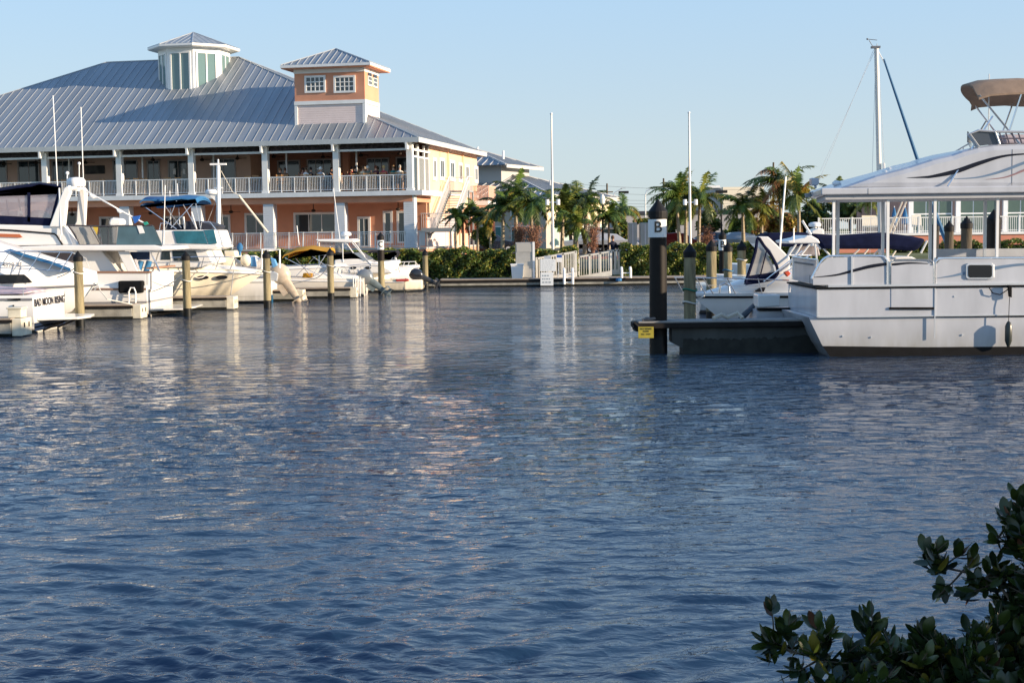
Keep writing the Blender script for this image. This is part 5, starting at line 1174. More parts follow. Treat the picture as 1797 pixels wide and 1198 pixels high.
    mb.build('fairing_rail', white, t)
    # windscreen, low rail, bimini and its poles
    mb = MB(); mb.pp([(1701,236),(1716,230.5),(1745,231.5),(1753,252),(1717,256.5)], Yf+.12, Yf+.15); mb.pp([(1701,236),(1716,230.5),(1745,231.5),(1753,252),(1717,256.5)], Y1-.15, Y1-.12); mb.slabz([(at(1701,236,Yf).x,Yf+.15),(at(1703,236,Yf).x,Yf+.15),(at(1703,236,Y1).x,Y1-.15),(at(1701,236,Y1).x,Y1-.15)], 4.78, 5.02)
    build_each(mb, 'windscreen', mat('smoked_screen', (.07,.085,.11), .12, alpha=.85), t)
    mb = MB(); mb.tube([at(1714,258,Yf+.1), at(1698.5,236,Yf+.1), at(1717,229,Yf+.1), at(1746,231,Yf+.1), at(1754,253,Yf+.1)], .028, 6); mb.tube([at(1746,231,Yf+.1), at(1800,232,Yf+.1), at(2200,232,Yf+.1)], .03, 6)
    barpx(mb, (1702,236), (1718,258), Yf+.08, .025); mb.build('screen_frame', alu, t)
    mb = MB()
    for k in range(16): barpx(mb, (1754+k*11,233), (1760+k*11,251), Yf+.1, .018)
    barpx(mb, (1750,243), (1950,243), Yf+.1, .018); mb.build('bridge_lattice', flat('lattice_dark', (.12,.11,.14)), t)
    mb = MB(); mb.pp([(1760,236),(1950,236),(1950,252),(1764,252)], Yf+1.2, Yf+2.4); mb.build('bridge_seat', flat('seat_mauve', (.36,.32,.37)), t, bevel=.05)
    n = 12; rs = []; th = .04
    zz0 = at(1740, 166, Y0+.3).z
    for j in range(n+1):
        u = j/n; Y = Y0+.25+3.1*u; z = zz0+.02+.40*math.sin(math.pi*u**.62)**.7; pl = 1718-26*math.sin(math.pi*min(1,u*1.15))**.8-14*u
        xl = at(pl, 160, Y).x; pts = [(xl+(13.4-xl)*(k/6)**1.3, Y, z-(.10*(1-k)**2 if k < 1 else 0)-.02*math.sin(k*1.7)) for k in range(7)]
        rs.append(pts+[(x, y, z_-th) for x, y, z_ in pts[::-1]])
    mb = MB(); mb.rings(rs); mb.build('tan_bimini', tan, t, smooth=True)
    mb = MB()
    for a, b, Ya, Yb_ in (((1719,167),(1793,257),Y0+.28,Y0+.2),((1710,184),(1745,229),Y1-.4,Y1-.4),((1742,204),(1663,327),Y0+.3,Y0-.05),((1730,213),(1721,228),Y1-.4,Y1-.4),((1778,180),(1760,230),Y1-.4,Y1-.4),((1793,162),(1772,228),Y0+.28,Y0+.3),((1860,161),(1800,250),Y0+.28,Y0+.2)): barpx(mb, a, b, Ya, .022, Yb_)
    build_each(mb, 'bimini_pole', chrome, t)
    mb = MB(); barpx(mb, (1736,130), (1735,229), Y0+1.5, .014); build_each(mb, 'whip_antenna', white, t)
    # roof-corner fittings, fender
    mb = MB(); mb.pp([(1424,312),(1437,313),(1438,321),(1434,326),(1425,325)], Y1-.5, Y1-.2); barpx(mb, (1431,325), (1431,331), Y1-.35, .04); mb.build('spotlight', gelb, t, bevel=.03)
    mb = MB(); a = at(1468, 322, Y0+1.8); mb.ball(a, .11, .11, .07); mb.bar(a, (a.x,a.y,zt), .05, 6); mb.build('roof_dome', white, t, smooth=True)
    mb = MB(); mb.pp([(1414,340),(1424,338),(1425,345),(1416,347)], Y1-.2, Y1); mb.build('loudspeaker', flat('speaker_grey', (.25,.28,.3)), t, bevel=.01)
    a = at(1770, 565, Y0-.1); mb = MB(); mb.lathe([(.02,.02),(.05,-.02),(.078,-.09),(.08,-.42),(.05,-.50),(.03,-.55)], (a.x, Y0-.10, a.z), 14); f = mb.build('fender', mat('fender_dark', (.03,.035,.03), .3, var=.4), t, smooth=True)
    mb = MB(); mb.tube([at(1773,505,Y0-.08), at(1771,535,Y0-.1), a], .008, 5); mb.tube([at(1736,505,Y0-.06), at(1742,514,Y0-.07), at(1755,517,Y0-.07), at(1766,510,Y0-.07), at(1773,503,Y0-.06)], .012, 5); mb.build('fender_line', rubr, t)
    mb = MB(); mb.pp([(1769,500),(1776,500),(1776,522),(1771,520)], Y0-.12, Y0-.05); mb.build('line_cleat', black, t, bevel=.01)
    for px in (1470, 1610, 1700, 1790):
        a = at(px, 503, Y0+.1); mb = MB(); mb.bar((a.x-.11,Y0+.1,zd+.12),(a.x+.11,Y0+.1,zd+.12),.016,6); mb.bar((a.x-.04,Y0+.1,zd+.06),(a.x-.04,Y0+.1,zd+.12),.014,5); mb.bar((a.x+.04,Y0+.1,zd+.06),(a.x+.04,Y0+.1,zd+.12),.014,5); mb.build('deck_cleat', chrome, t)
    for px, py in ((1480,590),(1530,592),(1690,588),(1675,520)):
        a = at(px, py, Y0); o = MB().bar((a.x,Y0-.012 if py < 560 else Y0+.04,a.z),(a.x,Y0+.06,a.z),.02,10).build('drain_outlet', alu, t)
    mb = MB(); xx = at(1655,480,Y1-.8).x; mb.box(xx, xx+5.5, Y1-1.4, Y1-.8, 1.6, 2.05); mb.build('bench', flat('bench_grey', (.25,.27,.3)), t, bevel=.04)
    mb = MB(); a = at(1480, 496, Y0+.9); mb.tube([(a.x+.22*math.cos(k*.5), Y0+1.0+.16*math.sin(k*.5), zd+.09+.006*k) for k in range(26)], .016, 5); mb.build('coiled_line', flat('rope_white', (.6,.58,.52)), t)
    MB().box(at(1520,340,Y0).x, at(1521,340,Y0).x, Y0-.153, Y0-.149, zm, zt-.02).build('fascia_joint', flat('seam_dark', (.12,.13,.15)), t)
houseboat()
def white_cruiser():
    Y0 = 39.6; B = 3.1; yc = Y0+B/2; xb = at(1216, 517, yc).x
    t = thing('cabin_cruiser', 'white cabin cruiser with black-edged clear canvas windshield, bow pointing left behind the near dock', 'boat', (xb+5, yc, 0))
    mb = MB(); rg = hull_mesh(mb, xb+10.5, -1, 10.5, yc, B, 1.15, 1.08, 1.6, full=.4, flare=.08, draft=.4, zc=.1); mb.build('hull', gel, t, smooth=True); rubstrake(rg, r=.035).build('rub_rail', rubr, t)
    boot(rg, -.2, .12, flat('boot_dark', (.02,.03,.03)), t)
    Yf, Yb = Y0+.35, Y0+B-.35
    deckhouse(rg, [(1250,515),(1275,508),(1292,501),(1312,493),(1352,483),(1385,480),(1560,478)], Yf, yc, gel, t, 'cabin', .84)
    mb = MB(); wy = yc-(yc-hull_at(rg, at(1342,505,Yf).x)[0].y)*.84-.012; mb.pp([(1321,512),(1334,504.5),(1363,504),(1364,512)], wy, wy+.03); mb.build('cabin_window', blacks, t)
    mb = MB(); mb.pp([(1330,415),(1348,415),(1364,430),(1386,452),(1386,482),(1366,482),(1362,462),(1350,440),(1338,428)], Yf+.1, Yf+.2); mb.pp([(1330,415),(1348,415),(1364,430),(1386,452),(1386,458),(1350,440),(1338,428)], Yf+.2, Yb-.1); mb.build('windshield_shell', gel, t, bevel=.03)
    for Ya in (Yf+.06, Yb-.1):
        mb = MB(); mb.pp([(1315,486),(1329,432),(1340,438),(1354,458),(1360,478)], Ya, Ya+.015); mb.build('clear_canvas', glass('clear_vinyl_grey', (.50,.48,.45), .5, .15), t)
    mb = MB(); mb.tube([at(a,b,Yf+.05) for a, b in smooth_pts([(1308,496),(1317,470),(1326,440),(1330,417),(1340,430),(1352,446),(1362,464),(1365,478),(1358,488),(1340,493),(1308,498)], 3)], .045, 5); mb.pp([(1305,499),(1314,484),(1360,477),(1366,484),(1350,492)], Yf+.03, Yf+.05); barpx(mb, (1345,441), (1333,488), Yf+.03, .02); mb.build('canvas_edge', navy, t)
    mb = MB(); Yr = Y0+.08; mb.tube([at(1183,487,yc), at(1215,487,Yr+.5), at(1260,488,Yr), at(1320,490,Yr), at(1385,492,Yr)], .018, 5); mb.tube([at(1200,500,yc), at(1260,501,Yr), at(1330,502,Yr)], .01, 4)
    for a, b in ((1185,1200),(1222,1238),(1234,1252),(1276,1291),(1330,1338)): barpx(mb, (a,488), (b,516), Yr+.1, .015)
    mb.tube([at(1262,514,Yr+.3), at(1264,500,Yr+.3), at(1272,497,Yr+.3), at(1279,501,Yr+.3), at(1280,514,Yr+.3)], .03, 6)
    for a, b, c, d in ((1340,494,1408,440),(1346,502,1420,448)): barpx(mb, (a,b), (c,d), Yf, .02)
    mb.build('bow_rail', chrome, t)
    mb = MB(); barpx(mb, (1367,455), (1379,310), Yb, .028); barpx(mb, (1368,446), (1366,460), Yb, .05); build_each(mb, 'whip_antenna', white, t)
    mb = MB(); barpx(mb, (1393,425), (1393,400), Yf+.5, .02); barpx(mb, (1408,387), (1423,412), Yf+.5, .03); build_each(mb, 'rod_holder', white, t)
    mb = MB(); mb.pp([(1376,478),(1384,475),(1388,480),(1382,486)], Yf-.3, Yf-.1); mb.build('orange_lamp', flat('safety_orange', (.6,.08,.03)), t, bevel=.02)
white_cruiser()
def dinghy():
    Y0 = 35.3; yc = Y0+.9; xs = at(1318, 545, yc).x
    t = thing('workboat', 'small grey workboat with dark canvas-covered outboard just behind the near dock', 'boat', (xs+2, yc, 0))
    mb = MB(); hull_mesh(mb, xs, 1, 4.4, yc, 1.7, .86, .95, .7, tr=.98, flare=.05); mb.build('hull', gelb, t, smooth=True)
    mb = MB(); mb.pp([(1330,517),(1369,517),(1369,538),(1330,540)], Y0+.2, Y0+.9); mb.build('console', gel, t, bevel=.03)
    mb = MB(); mb.pp([(1331,541),(1400,540),(1400,545),(1331,545)], Y0-.02, Y0+.25); mb.build('dark_gunwale', black, t, bevel=.01)
    mb = MB(); rs = []
    for a, b, w_ in ((1331,518,.05),(1326,530,.20),(1312,545,.26),(1298,556,.22),(1289,563,.08)):
        c = at(a, b, yc); rs.append([(c.x+.22*w_/.26*math.cos(k*math.pi/6)*.6, yc+w_*math.sin(k*math.pi/6), c.z-.05+.22*w_/.26*math.cos(k*math.pi/6)) for k in range(12)])
    mb.rings(rs); mb.build('covered_outboard', mat('cover_slate', (.02,.03,.045), .7, var=.3, bump=.4), t, smooth=True)
dinghy()
def t_top():
    Y0 = 45.2; yc = Y0+1.3
    t = thing('centre_console_boat', 'white fishing boat with domed hard top, mostly hidden behind the houseboat bow', 'boat', (at(1420,500,yc).x, yc, 0))
    x = at(1460, 500, yc).x; mb = MB(); hull_mesh(mb, x+2.5, -1, 6.5, yc, 2.5, .95, 1.3, 1); mb.build('hull', gel, t, smooth=True)
    mb = MB(); mb.pp([(1381,423),(1410,417),(1416,413),(1424,413),(1436,420),(1440,427),(1384,427.5)], Y0+.2, Y0+2.3); mb.build('hard_top', white, t, bevel=.04)
    mb = MB()
    for a, b in (((1398,427),(1362,480)),((1408,427),(1372,486)),((1430,427),(1436,480)),((1422,427),(1400,455)),((1384,448),(1424,448))): barpx(mb, a, b, Y0+.3, .03)
    build_each(mb, 'top_leg', white, t)
    mb = MB(); mb.pp([(1402,434),(1436,432),(1440,449),(1396,449)], Y0+.5, Y0+2); mb.build('console', mat('console_tint', (.25,.22,.22), .3, var=.4, scale=4), t, bevel=.04)
t_top()
def sailboat():
    Y0 = 49.0; yc = Y0+1.5
    xm = at(1543, 430, yc).x; t = thing('sailboat', 'sailboat with tall bare mast, blue furled jib and long navy sail cover', 'sailboat', (xm, yc, 0))
    mb = MB(); rg = hull_mesh(mb, xm-6.5, 1, 11, yc, 3, 1.0, 1.3, 1.6, full=.35); mb.build('hull', gel, t, smooth=True)
    mb = MB(); mb.pp([(1500,452),(1600,450),(1625,462),(1625,480),(1495,480)], yc-.9, yc+.9); mb.build('coachroof', gel, t, bevel=.06)
    b = at(1538, 84, yc); a = at(1547, 470, yc); mb = MB(); mb.bar((a.x,yc,1.0), b, .095, 12, .078); mb.build('mast', mat('mast_cream', (.62,.60,.55), .35), t, smooth=True)
    mb = MB(); barpx(mb, (1551,286), (1556,430), yc-.1, .045); mb.build('spinnaker_pole', white, t)
    mb = MB(); mb.box(b.x-.18, b.x+.12, yc-.1, yc+.1, b.z-.02, b.z+.05); mb.bar((b.x-.1,yc,b.z), (b.x-.26,yc,b.z+.26), .012, 5); mb.bar((b.x-.34,yc,b.z+.3), (b.x+.02,yc,b.z+.26), .012, 5); mb.ball((b.x-.32,yc,b.z+.3), .035); mb.bar((b.x+.02,yc,b.z), (b.x+.02,yc,b.z+.14), .01, 5); mb.build('wind_vane', mat('vane_dark', (.12,.13,.15), .5), t)
    mb = MB(); mb.tube([at(1551,104,yc), at(1580,190,yc), at(1612,286,yc), at(1640,372,yc), at(1664,432,yc)], .035, 8, .09); mb.build('furled_jib', mat('jib_blue', (.012,.10,.22), .7, bump=.5, bscale=5), t, smooth=True)
    mb = MB(); barpx(mb, (1541,90), (1553,112), yc, .02); mb.build('furler', white, t)
    mb = MB()
    for p_, q_ in (((1533,88),(1432,330)),((1534,92),(1440,300)),((1540,100),(1548,470)),((1537,88),(1526,470)),((1541,92),(1560,430))): barpx(mb, p_, q_, yc, .006)
    mb.build('stays', flat('wire_light', (.45,.47,.5)), t)
    # boom with its cover, on the centre line
    out = [(1423,409.5),(1470,412.5),(1551,408),(1600,414),(1627,420),(1614,436),(1606,441.5),(1561,437),(1500,437),(1460,437),(1443,437)]
    mb = MB(); mb.pp(out, yc-1.2-.22, yc-1.2+.22); mb.build('sail_cover', navy, t, bevel=.12)
    mb = MB(); barpx(mb, (1408,388), (1440,437), yc-1.25, .04); barpx(mb, (1440,430), (1462,455), yc-1.2, .035); mb.tube([at(1627,422,yc-1.2), at(1616,444,yc-1.2)], .04, 5); build_each(mb, 'boom_support', white, t)
    mb = MB()
    for k, (p_, q_) in enumerate((((1497,448),(1508,437)),((1512,452),(1524,437)),((1530,450),(1545,436)),((1546,450),(1548,430)),((1562,455),(1572,440)),((1590,452),(1600,440)),((1570,380),(1548,432)),((1585,350),(1552,430)),((1592,350),(1562,420)))): barpx(mb, p_, q_, yc, .03)
    mb.build('cockpit_frames', mat('frame_cream', (.6,.54,.45), .5), t)
sailboat()
def navy_boat():
    Y0 = 52.5
    t = thing('covered_boat', 'low boat under a dark navy cover left of the long sail cover', 'boat', (at(1400,440,Y0).x, Y0, 0))
    x = at(1360, 470, Y0).x; mb = MB(); hull_mesh(mb, x+4, -1, 6, Y0+1.1, 2.2, 1.0, 1.2, 1); mb.build('hull', gel, t, smooth=True)
    mb = MB(); mb.pp([(1332,418),(1350,409),(1400,407),(1424,409),(1424,432),(1340,434)], Y0+.1, Y0+2); mb.build('boat_cover', navy, t, bevel=.15)
navy_boat()
def small_white_boat():
    Y0 = 62.0; yc = Y0+1; t = thing('small_cruiser', 'small white boat with radome seen between the first houseboat posts', 'boat', (at(1430,440,yc).x, yc, 0))
    x = at(1470, 440, yc).x; mb = MB(); hull_mesh(mb, x, -1, 5, yc, 2, 1.2, 1.4, .8); mb.build('hull', gel, t, smooth=True)
    mb = MB(); mb.pp([(1424,405),(1436,400),(1446,402),(1446,432),(1424,432)], yc-.6, yc+.6); mb.build('cabin', gel, t, bevel=.05)
    mb = MB(); a = at(1430, 395, yc); mb.lathe([(.2,-.08),(.28,-.04),(.28,.06),(.18,.12),(.03,.14)], (a.x,yc,a.z), 14); mb.bar((a.x,yc,a.z-.3),(a.x,yc,a.z-.08),.08,6); mb.build('radome', white, t, smooth=True)
small_white_boat()

# ---------------------------------------------------------------- things on the quay
def quay_items():
    Y = 76.2; zt = .42
    x0, z1 = q(904.5, 425.5, Y); x1 = at(938, 450, Y).x
    t = thing('service_cabinet', 'tall grey metal cabinet standing at the hedge on the quay dock', 'cabinet', ((x0+x1)/2, Y, zt))
    MB().box(x0, x1, Y+.1, Y+.8, zt, z1).build('cabinet_body', mat('cabinet_grey', (.42,.41,.38), .35, metal=.3, var=.1), t, bevel=.02)
    mb = MB(); mb.box(x0+.06, x1-.16, Y+.075, Y+.095, q(0,466,Y)[1]+.38, z1-.08); mb.box(x0+.06, x1-.16, Y+.075, Y+.095, zt+.05, q(920,467,Y)[1]); build_each(mb, 'cabinet_door', mat('cabinet_door', (.46,.44,.40), .35, metal=.3), t)
    mb = MB(); mb.box(x1-.10, x1+.02, Y+.06, Y+.12, zt, z1+.02); mb.build('cabinet_edge', trim, t)
    x0, z1 = q(896, 463, Y-.2); x1 = at(919, 463, Y-.2).x
    t = thing('dock_box', 'white tapered bin standing before the tall grey cabinet', 'dock box', (x0+.3, Y-.3, zt))
    c, d = (x0+x1)/2, (x1-x0)/2
    mb = MB(); mb.rings([[(c-d*k,Y-.3-.3*k+.3,z),(c+d*k,Y-.3-.3*k+.3,z),(c+d*k,Y+.3*k,z),(c-d*k,Y+.3*k,z)] for k, z in ((.80,zt),(.97,z1-.08))]); mb.build('box_body', white, t, bevel=.01)
    MB().box(c-d*1.05, c+d*1.05, Y-.32, Y+.33, z1-.08, z1).build('lid', white, t, bevel=.02)
    for (xa, xb, lab) in ((990, 1005, 'white boarding ladder hooked over the quay edge below the gangway'), (1091, 1106.5, 'white ladder at the quay edge right of the gangway end')):
        Yl = 75.45; a = at(xa, 485, Yl).x; b = at(xb, 485, Yl).x
        t = thing('dock_ladder', lab, 'ladder', ((a+b)/2, Yl, 0), 0, 'ladders of the quay dock')
        zt_ = q(xa, 472, Yl)[1] if xa < 1000 else q(xa, 470, Yl)[1]
        for x in (a, b): mb = MB(); mb.tube([(x,Yl+.2,zt_-.1),(x,Yl+.12,zt_),(x,Yl-.02,zt_-.1),(x,Yl-.04,.1 if xa < 1000 else .40)], .07, 8); mb.build('side_rail', white, t)
        mb = MB()
        for z in ((.2,.45,.62) if xa < 1000 else (.66,)): mb.bar((a,Yl,z),(b,Yl,z),.03,6)
        mb.build('rungs', white, t)
    t = thing('notice_board', 'pale blue-grey notice board with a second placard below it on the quay', 'sign', (at(962,490,75.4).x, 75.4, zt))
    Ys = 75.35
    for (a, b, c, d, lines, th_) in ((948,975,455,476,5,.02),(948.5,971,478,501,3,.07)):
        mb = MB(); mb.pp([(a,c),(b,c-.3),(b,d),(a,d)], Ys, Ys+.03); pl = mb.build('placard', mat('placard_blue_grey', (.66,.70,.72), .5), t, bevel=.004)
        mb = MB(); (X0, Z1), (X1, Z0) = q(a, c, Ys), q(b, d, Ys)
        for k in range(lines):
            z = Z1-(Z1-Z0)*(k+1)/(lines+1); x = X0+.08
            rr = random.Random(k+lines)
            while x < X1-.2:
                w_ = rr.uniform(.05,.16); mb.box(x, min(x+w_, X1-.06), Ys-.003, Ys-.001, z-th_/2, z+th_/2); x += w_+.04
        mb.build('faded_print', flat('print_grey', (.22,.27,.32)), pl)
    mb = MB(); x = at(961,460,Ys+.1).x; mb.bar((x,Ys+.1,zt),(x,Ys+.1,q(961,449,Ys)[1]),.04,6); mb.box(x-.18,x+.18,Ys+.05,Ys+.09,q(961,455,Ys)[1],q(961,449,Ys)[1]); mb.build('post', alu, t)
    t = thing('small_sign', 'small blue and white sign on a thin post beside the notice board', 'sign', (at(981,490,75.8).x, 75.8, zt))
    mb = MB(); mb.pp([(977,447),(986,447),(986,452),(977,452)], 75.78, 75.81); mb.build('blue_plate', flat('sign_blue', (.02,.08,.30)), t); mb = MB(); mb.pp([(977,452.2),(986,452.2),(986,460),(977,460)], 75.78, 75.81); mb.build('white_plate', white, t)
    mb = MB(); barpx(mb, (981,452), (979,492), 75.83, .03); mb.build('post', alu, t)
    mb = MB(); a = at(1086, 492, 75.5); t = thing('water_spigot', 'tiny blue hose reel on the quay rail under the right ladder', 'hose reel', (a.x,75.5,.2)); mb.lathe([(.05,-.1),(.16,-.08),(.16,.05),(.05,.08)], (a.x,75.5,.33), 10); mb.build('reel', bluec, t); MB().box(a.x-.05,a.x+.05,75.5,75.6,.2,.3).build('bracket', alu, t)
    # gangway
    def ramp(lab, xa, za, xb, zb, Ya, Yb, solid=False):
        t = thing('gangway', lab, 'gangway', ((xa+xb)/2, Ya, min(za, zb)), 0, 'gangway flights')
        MB().prism([(xa,za-.12),(xb,zb-.12),(xb,zb),(xa,za)], Ya, Yb).build('walkway', deckw, t)
        for Yy in (Ya, Yb-.05):
            mb = MB(); mb.prism([(xa,za-.3),(xb,zb-.3),(xb,zb-.02),(xa,za-.02)], Yy-.06, Yy-.002); mb.prism([(xa,za+1.0),(xb,zb+1.0),(xb,zb+1.08),(xa,za+1.08)], Yy-.05, Yy+.02)
            n = int((xb-xa)/.13)
            for i in range(n+1): x = xa+(xb-xa)*i/n; z = za+(zb-za)*i/n; mb.box(x-.016, x+.016, Yy-.04, Yy-.01, z, z+1.0)
            for i in range(4): x = xa+(xb-xa)*i/3; z = za+(zb-za)*i/3; mb.box(x-.05, x+.05, Yy-.05, Yy, z-.3, z+1.1)
            mb.build('railing', mat('rail_pale', (.64,.62,.56), .5, var=.1), t)
    X = lambda px, Y: at(px, 450, Y).x
    ramp('lower gangway flight rising from the quay behind the notice board', X(942,77.2), .40, X(1011,77.2), .74, 77.2, 78.4)
    ramp('upper gangway flight climbing right to the hedge gap', X(1016,78.8), .44, X(1072,78.8), .72, 78.8, 80.0)
    ramp('short level gangway landing in the hedge gap', X(1073,79.2), .76, X(1092,79.2), .76, 79.2, 81.5)
    t = thing('landing_support', 'dark concrete block carrying the gangway landing', 'support', (X(1078,79), 79.6, 0)); MB().box(X(1066,79), X(1090,79), 79.3, 81, 0, .63).build('block', conc, t, bevel=.02); MB().box(X(1057,79), X(1066,79), 79.4, 79.6, .4, .60).build('bracket', white, t)
    person('person in navy top walking on the gangway landing with a white cap in hand', (X(1074,81.2), 80.6, .80), R(200), (.015,.018,.035), (.10,.06,.04), False, 0, skin, trousers=(.05,.05,.06))
quay_items()
def flag_light(px, top, lab):
    Y = 79.3; a = at(px, 440, Y); zt = q(px-3, top, Y)[1]
    t = thing('light_pole', lab, 'light pole', (a.x, Y, .6), 0, 'tall pale poles', world=True)
    mb = MB(); mb.bar((a.x,Y,.5),(at(px-3,top,Y).x,Y,zt),.095,10,.045); mb.build('pole', mat('pole_pale', (.60,.58,.54), .4, metal=.3), t, smooth=True)
    mb = MB(); mb.lathe([(.07,-.03),(.09,0),(.05,.06)], (at(px-3,top,Y).x,Y,zt), 8); mb.build('pole_cap', trim, t)
    z = q(px, 355, Y)[1]; x = at(px-.5, 355, Y).x
    mb = MB(); mb.box(x-.3,x+.3,Y-.03,Y+.03,z-.03,z+.03); f = mb.build('crossarm', trim, t)
    for s in (-1,1): MB().lathe([(.09,-.16),(.105,-.14),(.105,.14),(.09,.16)], (x+s*.3,Y,z), 10).build('floodlight', white, f)
flag_light(970.5, 200, 'tall pale pole with two floodlights between the palms and the gangway')
flag_light(1212, 198, 'tall pale pole with two floodlights rising behind the right wooden piles')
def street_lamp(px, Y, top, kind, lab):
    a = at(px, 440, Y); z = q(px, top, Y)[1]; t = thing('street_lamp', lab, 'street lamp', (a.x,Y,1.25), 0, 'dark lamp posts')
    MB().lathe([(.14,0),(.13,.5),(.075,.6),(.06,z-1.25-.2)], (a.x,Y,1.25), 8).build('post', flat('post_black', (.012,.013,.014)), t)
    if kind: MB().lathe([(.08,-.2),(.14,-.12),(.17,.15),(.13,.28),(.03,.42)], (a.x,Y,z), 10).build('lantern', mat('lantern_white', (.75,.75,.68), .4), t)
    else: mb = MB(); mb.box(a.x-.42,a.x+.42,Y-.2,Y+.2,z-.12,z+.08); mb.build('lamp_head', flat('post_black', (.012,.013,.014)), t, bevel=.03)
street_lamp(1058, 88, 353, 1, 'black lamp post with white lantern beside the leftmost bare shrub of the mulch bed')
street_lamp(1095, 120, 337, 0, 'black box-headed lamp post left of the pile marked B')
street_lamp(1170, 112, 341, 0, 'black lamp post just right of the pile marked B')
street_lamp(1266, 104, 336, 0, 'black box-headed lamp post between the two right palm groups')
street_lamp(1507, 118, 352, 1, 'distant lamp with white lantern seen between the first two houseboat posts')
def utility():
    for px, Y, top, r, lab in ((1066,190,322,.16,'thin dark utility pole rising behind the two-tier roof'),(1165,190,313,.16,'thin dark utility pole behind the pile marked B'),(1357,190,285,.17,'thin dark utility pole left of the tallest palm')):
        a = at(px,440,Y); t = thing('utility_pole', lab, 'utility pole', (a.x,Y,1.3), 0, 'utility poles'); z = q(px,top,Y)[1]
        mb = MB(); mb.bar((a.x,Y,1.2),(a.x,Y,z),r,6,r*.7); mb.build('pole', bark, t); MB().box(a.x-.8,a.x+.8,Y-.06,Y+.06,z-1.2,z-1.05).build('crossarm', bark, t)
    for px, Y, top, s, lab in ((1133,170,330,1,'slim grey road light with raised arm left of the pile marked B'),(1078,170,332,1,'slim road light with short arm above the two-tier roof end')):
        a = at(px,440,Y); z = q(px,top,Y)[1]; t = thing('road_light', lab, 'road light', (a.x,Y,1.3), 0, 'road lights'); mb = MB(); mb.tube([(a.x,Y,1.2),(a.x,Y,z-.8),(a.x+.1,Y,z-.4),(a.x+1.0*s,Y,z+.1)], .08, 6, .05); mb.build('pole', alu, t); MB().box(a.x+.8*s,a.x+1.4*s,Y-.12,Y+.12,z+.05,z+.15).build('lamp_head', alu, t)
    for k, (ya, yb) in enumerate(((318,333),(333,341),(346,349),(352,355),(357,360))):
        mb = MB(); a, b = at(900,ya-4,190), at(1357,yb,190); pts = [a.lerp(b, i/24)+Vector((0,0,-.5*math.sin(math.pi*i/24))) for i in range(25)]
        mb.tube([at(900-560,ya-8,190)]+pts, .022, 4); tag(mb.build('power_line', flat('wire_dark', (.10,.10,.11))), 'overhead wire stretched across the sky, '+['uppermost','second from the top','middle','second from the bottom','lowest'][k]+' of five', 'power line', 'overhead wires')
utility()

# ---------------------------------------------------------------- buildings behind
def back_building():
    th = R(-25); org = Vector((at(965,340,140).x, 140, 0)); t = thing('office_building', 'grey two-tier metal roofed building with teal glass behind the palms', 'building', org, th, world=False)
    ze = q(965, 341, 140)[1]; mb = MB(); rb = MB(); hip_roof(mb, rb, -34, 0, 0, 19, ze, 9.3, 9, 9.2, 9.5, .9, .07); r_ = mb.build('roof', roofd, t, local=True); rb.build('standing_seam', mat('seam_pale', (.42,.43,.44), .4), r_, local=True)
    mb = MB(); mb.box(-34,0,-.1,-.003,ze-.4,ze); mb.box(.003,.1,0,19,ze-.4,ze); mb.build('fascia', flat('fascia_dull', (.48,.46,.43)), t, local=True)
    MB().box(-33.2,-.8,.8,18.2,1.2,ze-.02).build('wall', mat('office_wall', (.40,.37,.33), .85, var=.08), t, local=True)
    for i in range(9):
        for z0, z1 in ((1.5,3.4),(4.3,5.8)):
            x = -2.3-i*3.3; o = MB().box(x-2.3,x,.72,.79,z0-.1,z1+.1).build('window', trim, t, local=True); MB().box(x-2.2,x-1.2,.70,.715,z0,z1).build('pane', tealglass, o, local=True); MB().box(x-1.1,x-.1,.70,.715,z0,z1).build('pane', tealglass, o, local=True)
    for i in range(5):
        y = 2+i*3.3; o = MB().box(-.79,-.72,y,y+1.8,1.4,3.6).build('window', trim, t, local=True); MB().box(-.715,-.70,y+.1,y+1.7,1.5,3.5).build('pane', mat('pale_green_glass', (.35,.50,.42), .2), o, local=True)
    MB().box(-.795,-.75,.9,18,3.7,5.9).build('sunlit_wall', mat('sunlit_wall_tone', (.70,.60,.42), .85), t, local=True)  # sunlight on the side wall put into the colour of this lighter panel
    # upper tier
    xu1 = -7.6; u = MB().box(-24,xu1,5,12,7.6,9.75).build('upper_tier', mat('office_wall_light', (.40,.40,.39), .8), t, local=True)
    mb = MB(); rb = MB(); hip_roof(mb, rb, -25, xu1+1.1, 3.8, 13.2, 9.76, 11.9, 5, 6.5, 4.7, .9, .07); mb.build('upper_roof', roofd, u, local=True); rb.build('upper_seam', MATS['seam_pale'], u, local=True)
    MB().box(xu1+1.1,xu1+1.2,3.8,13.2,9.45,9.8).build('upper_fascia', flat('fascia_dull', (.48,.46,.43)), u, local=True)
    for x, y, z in ((-12,8.5,12.0),(-9,8.5,11.5),(-4,9.4,8.3),(-1.2,9,7.2)): MB().bar((x,y,z-1),(x,y,z-.05),.12,8).build('vent_pipe', trim, t, local=True)
back_building()
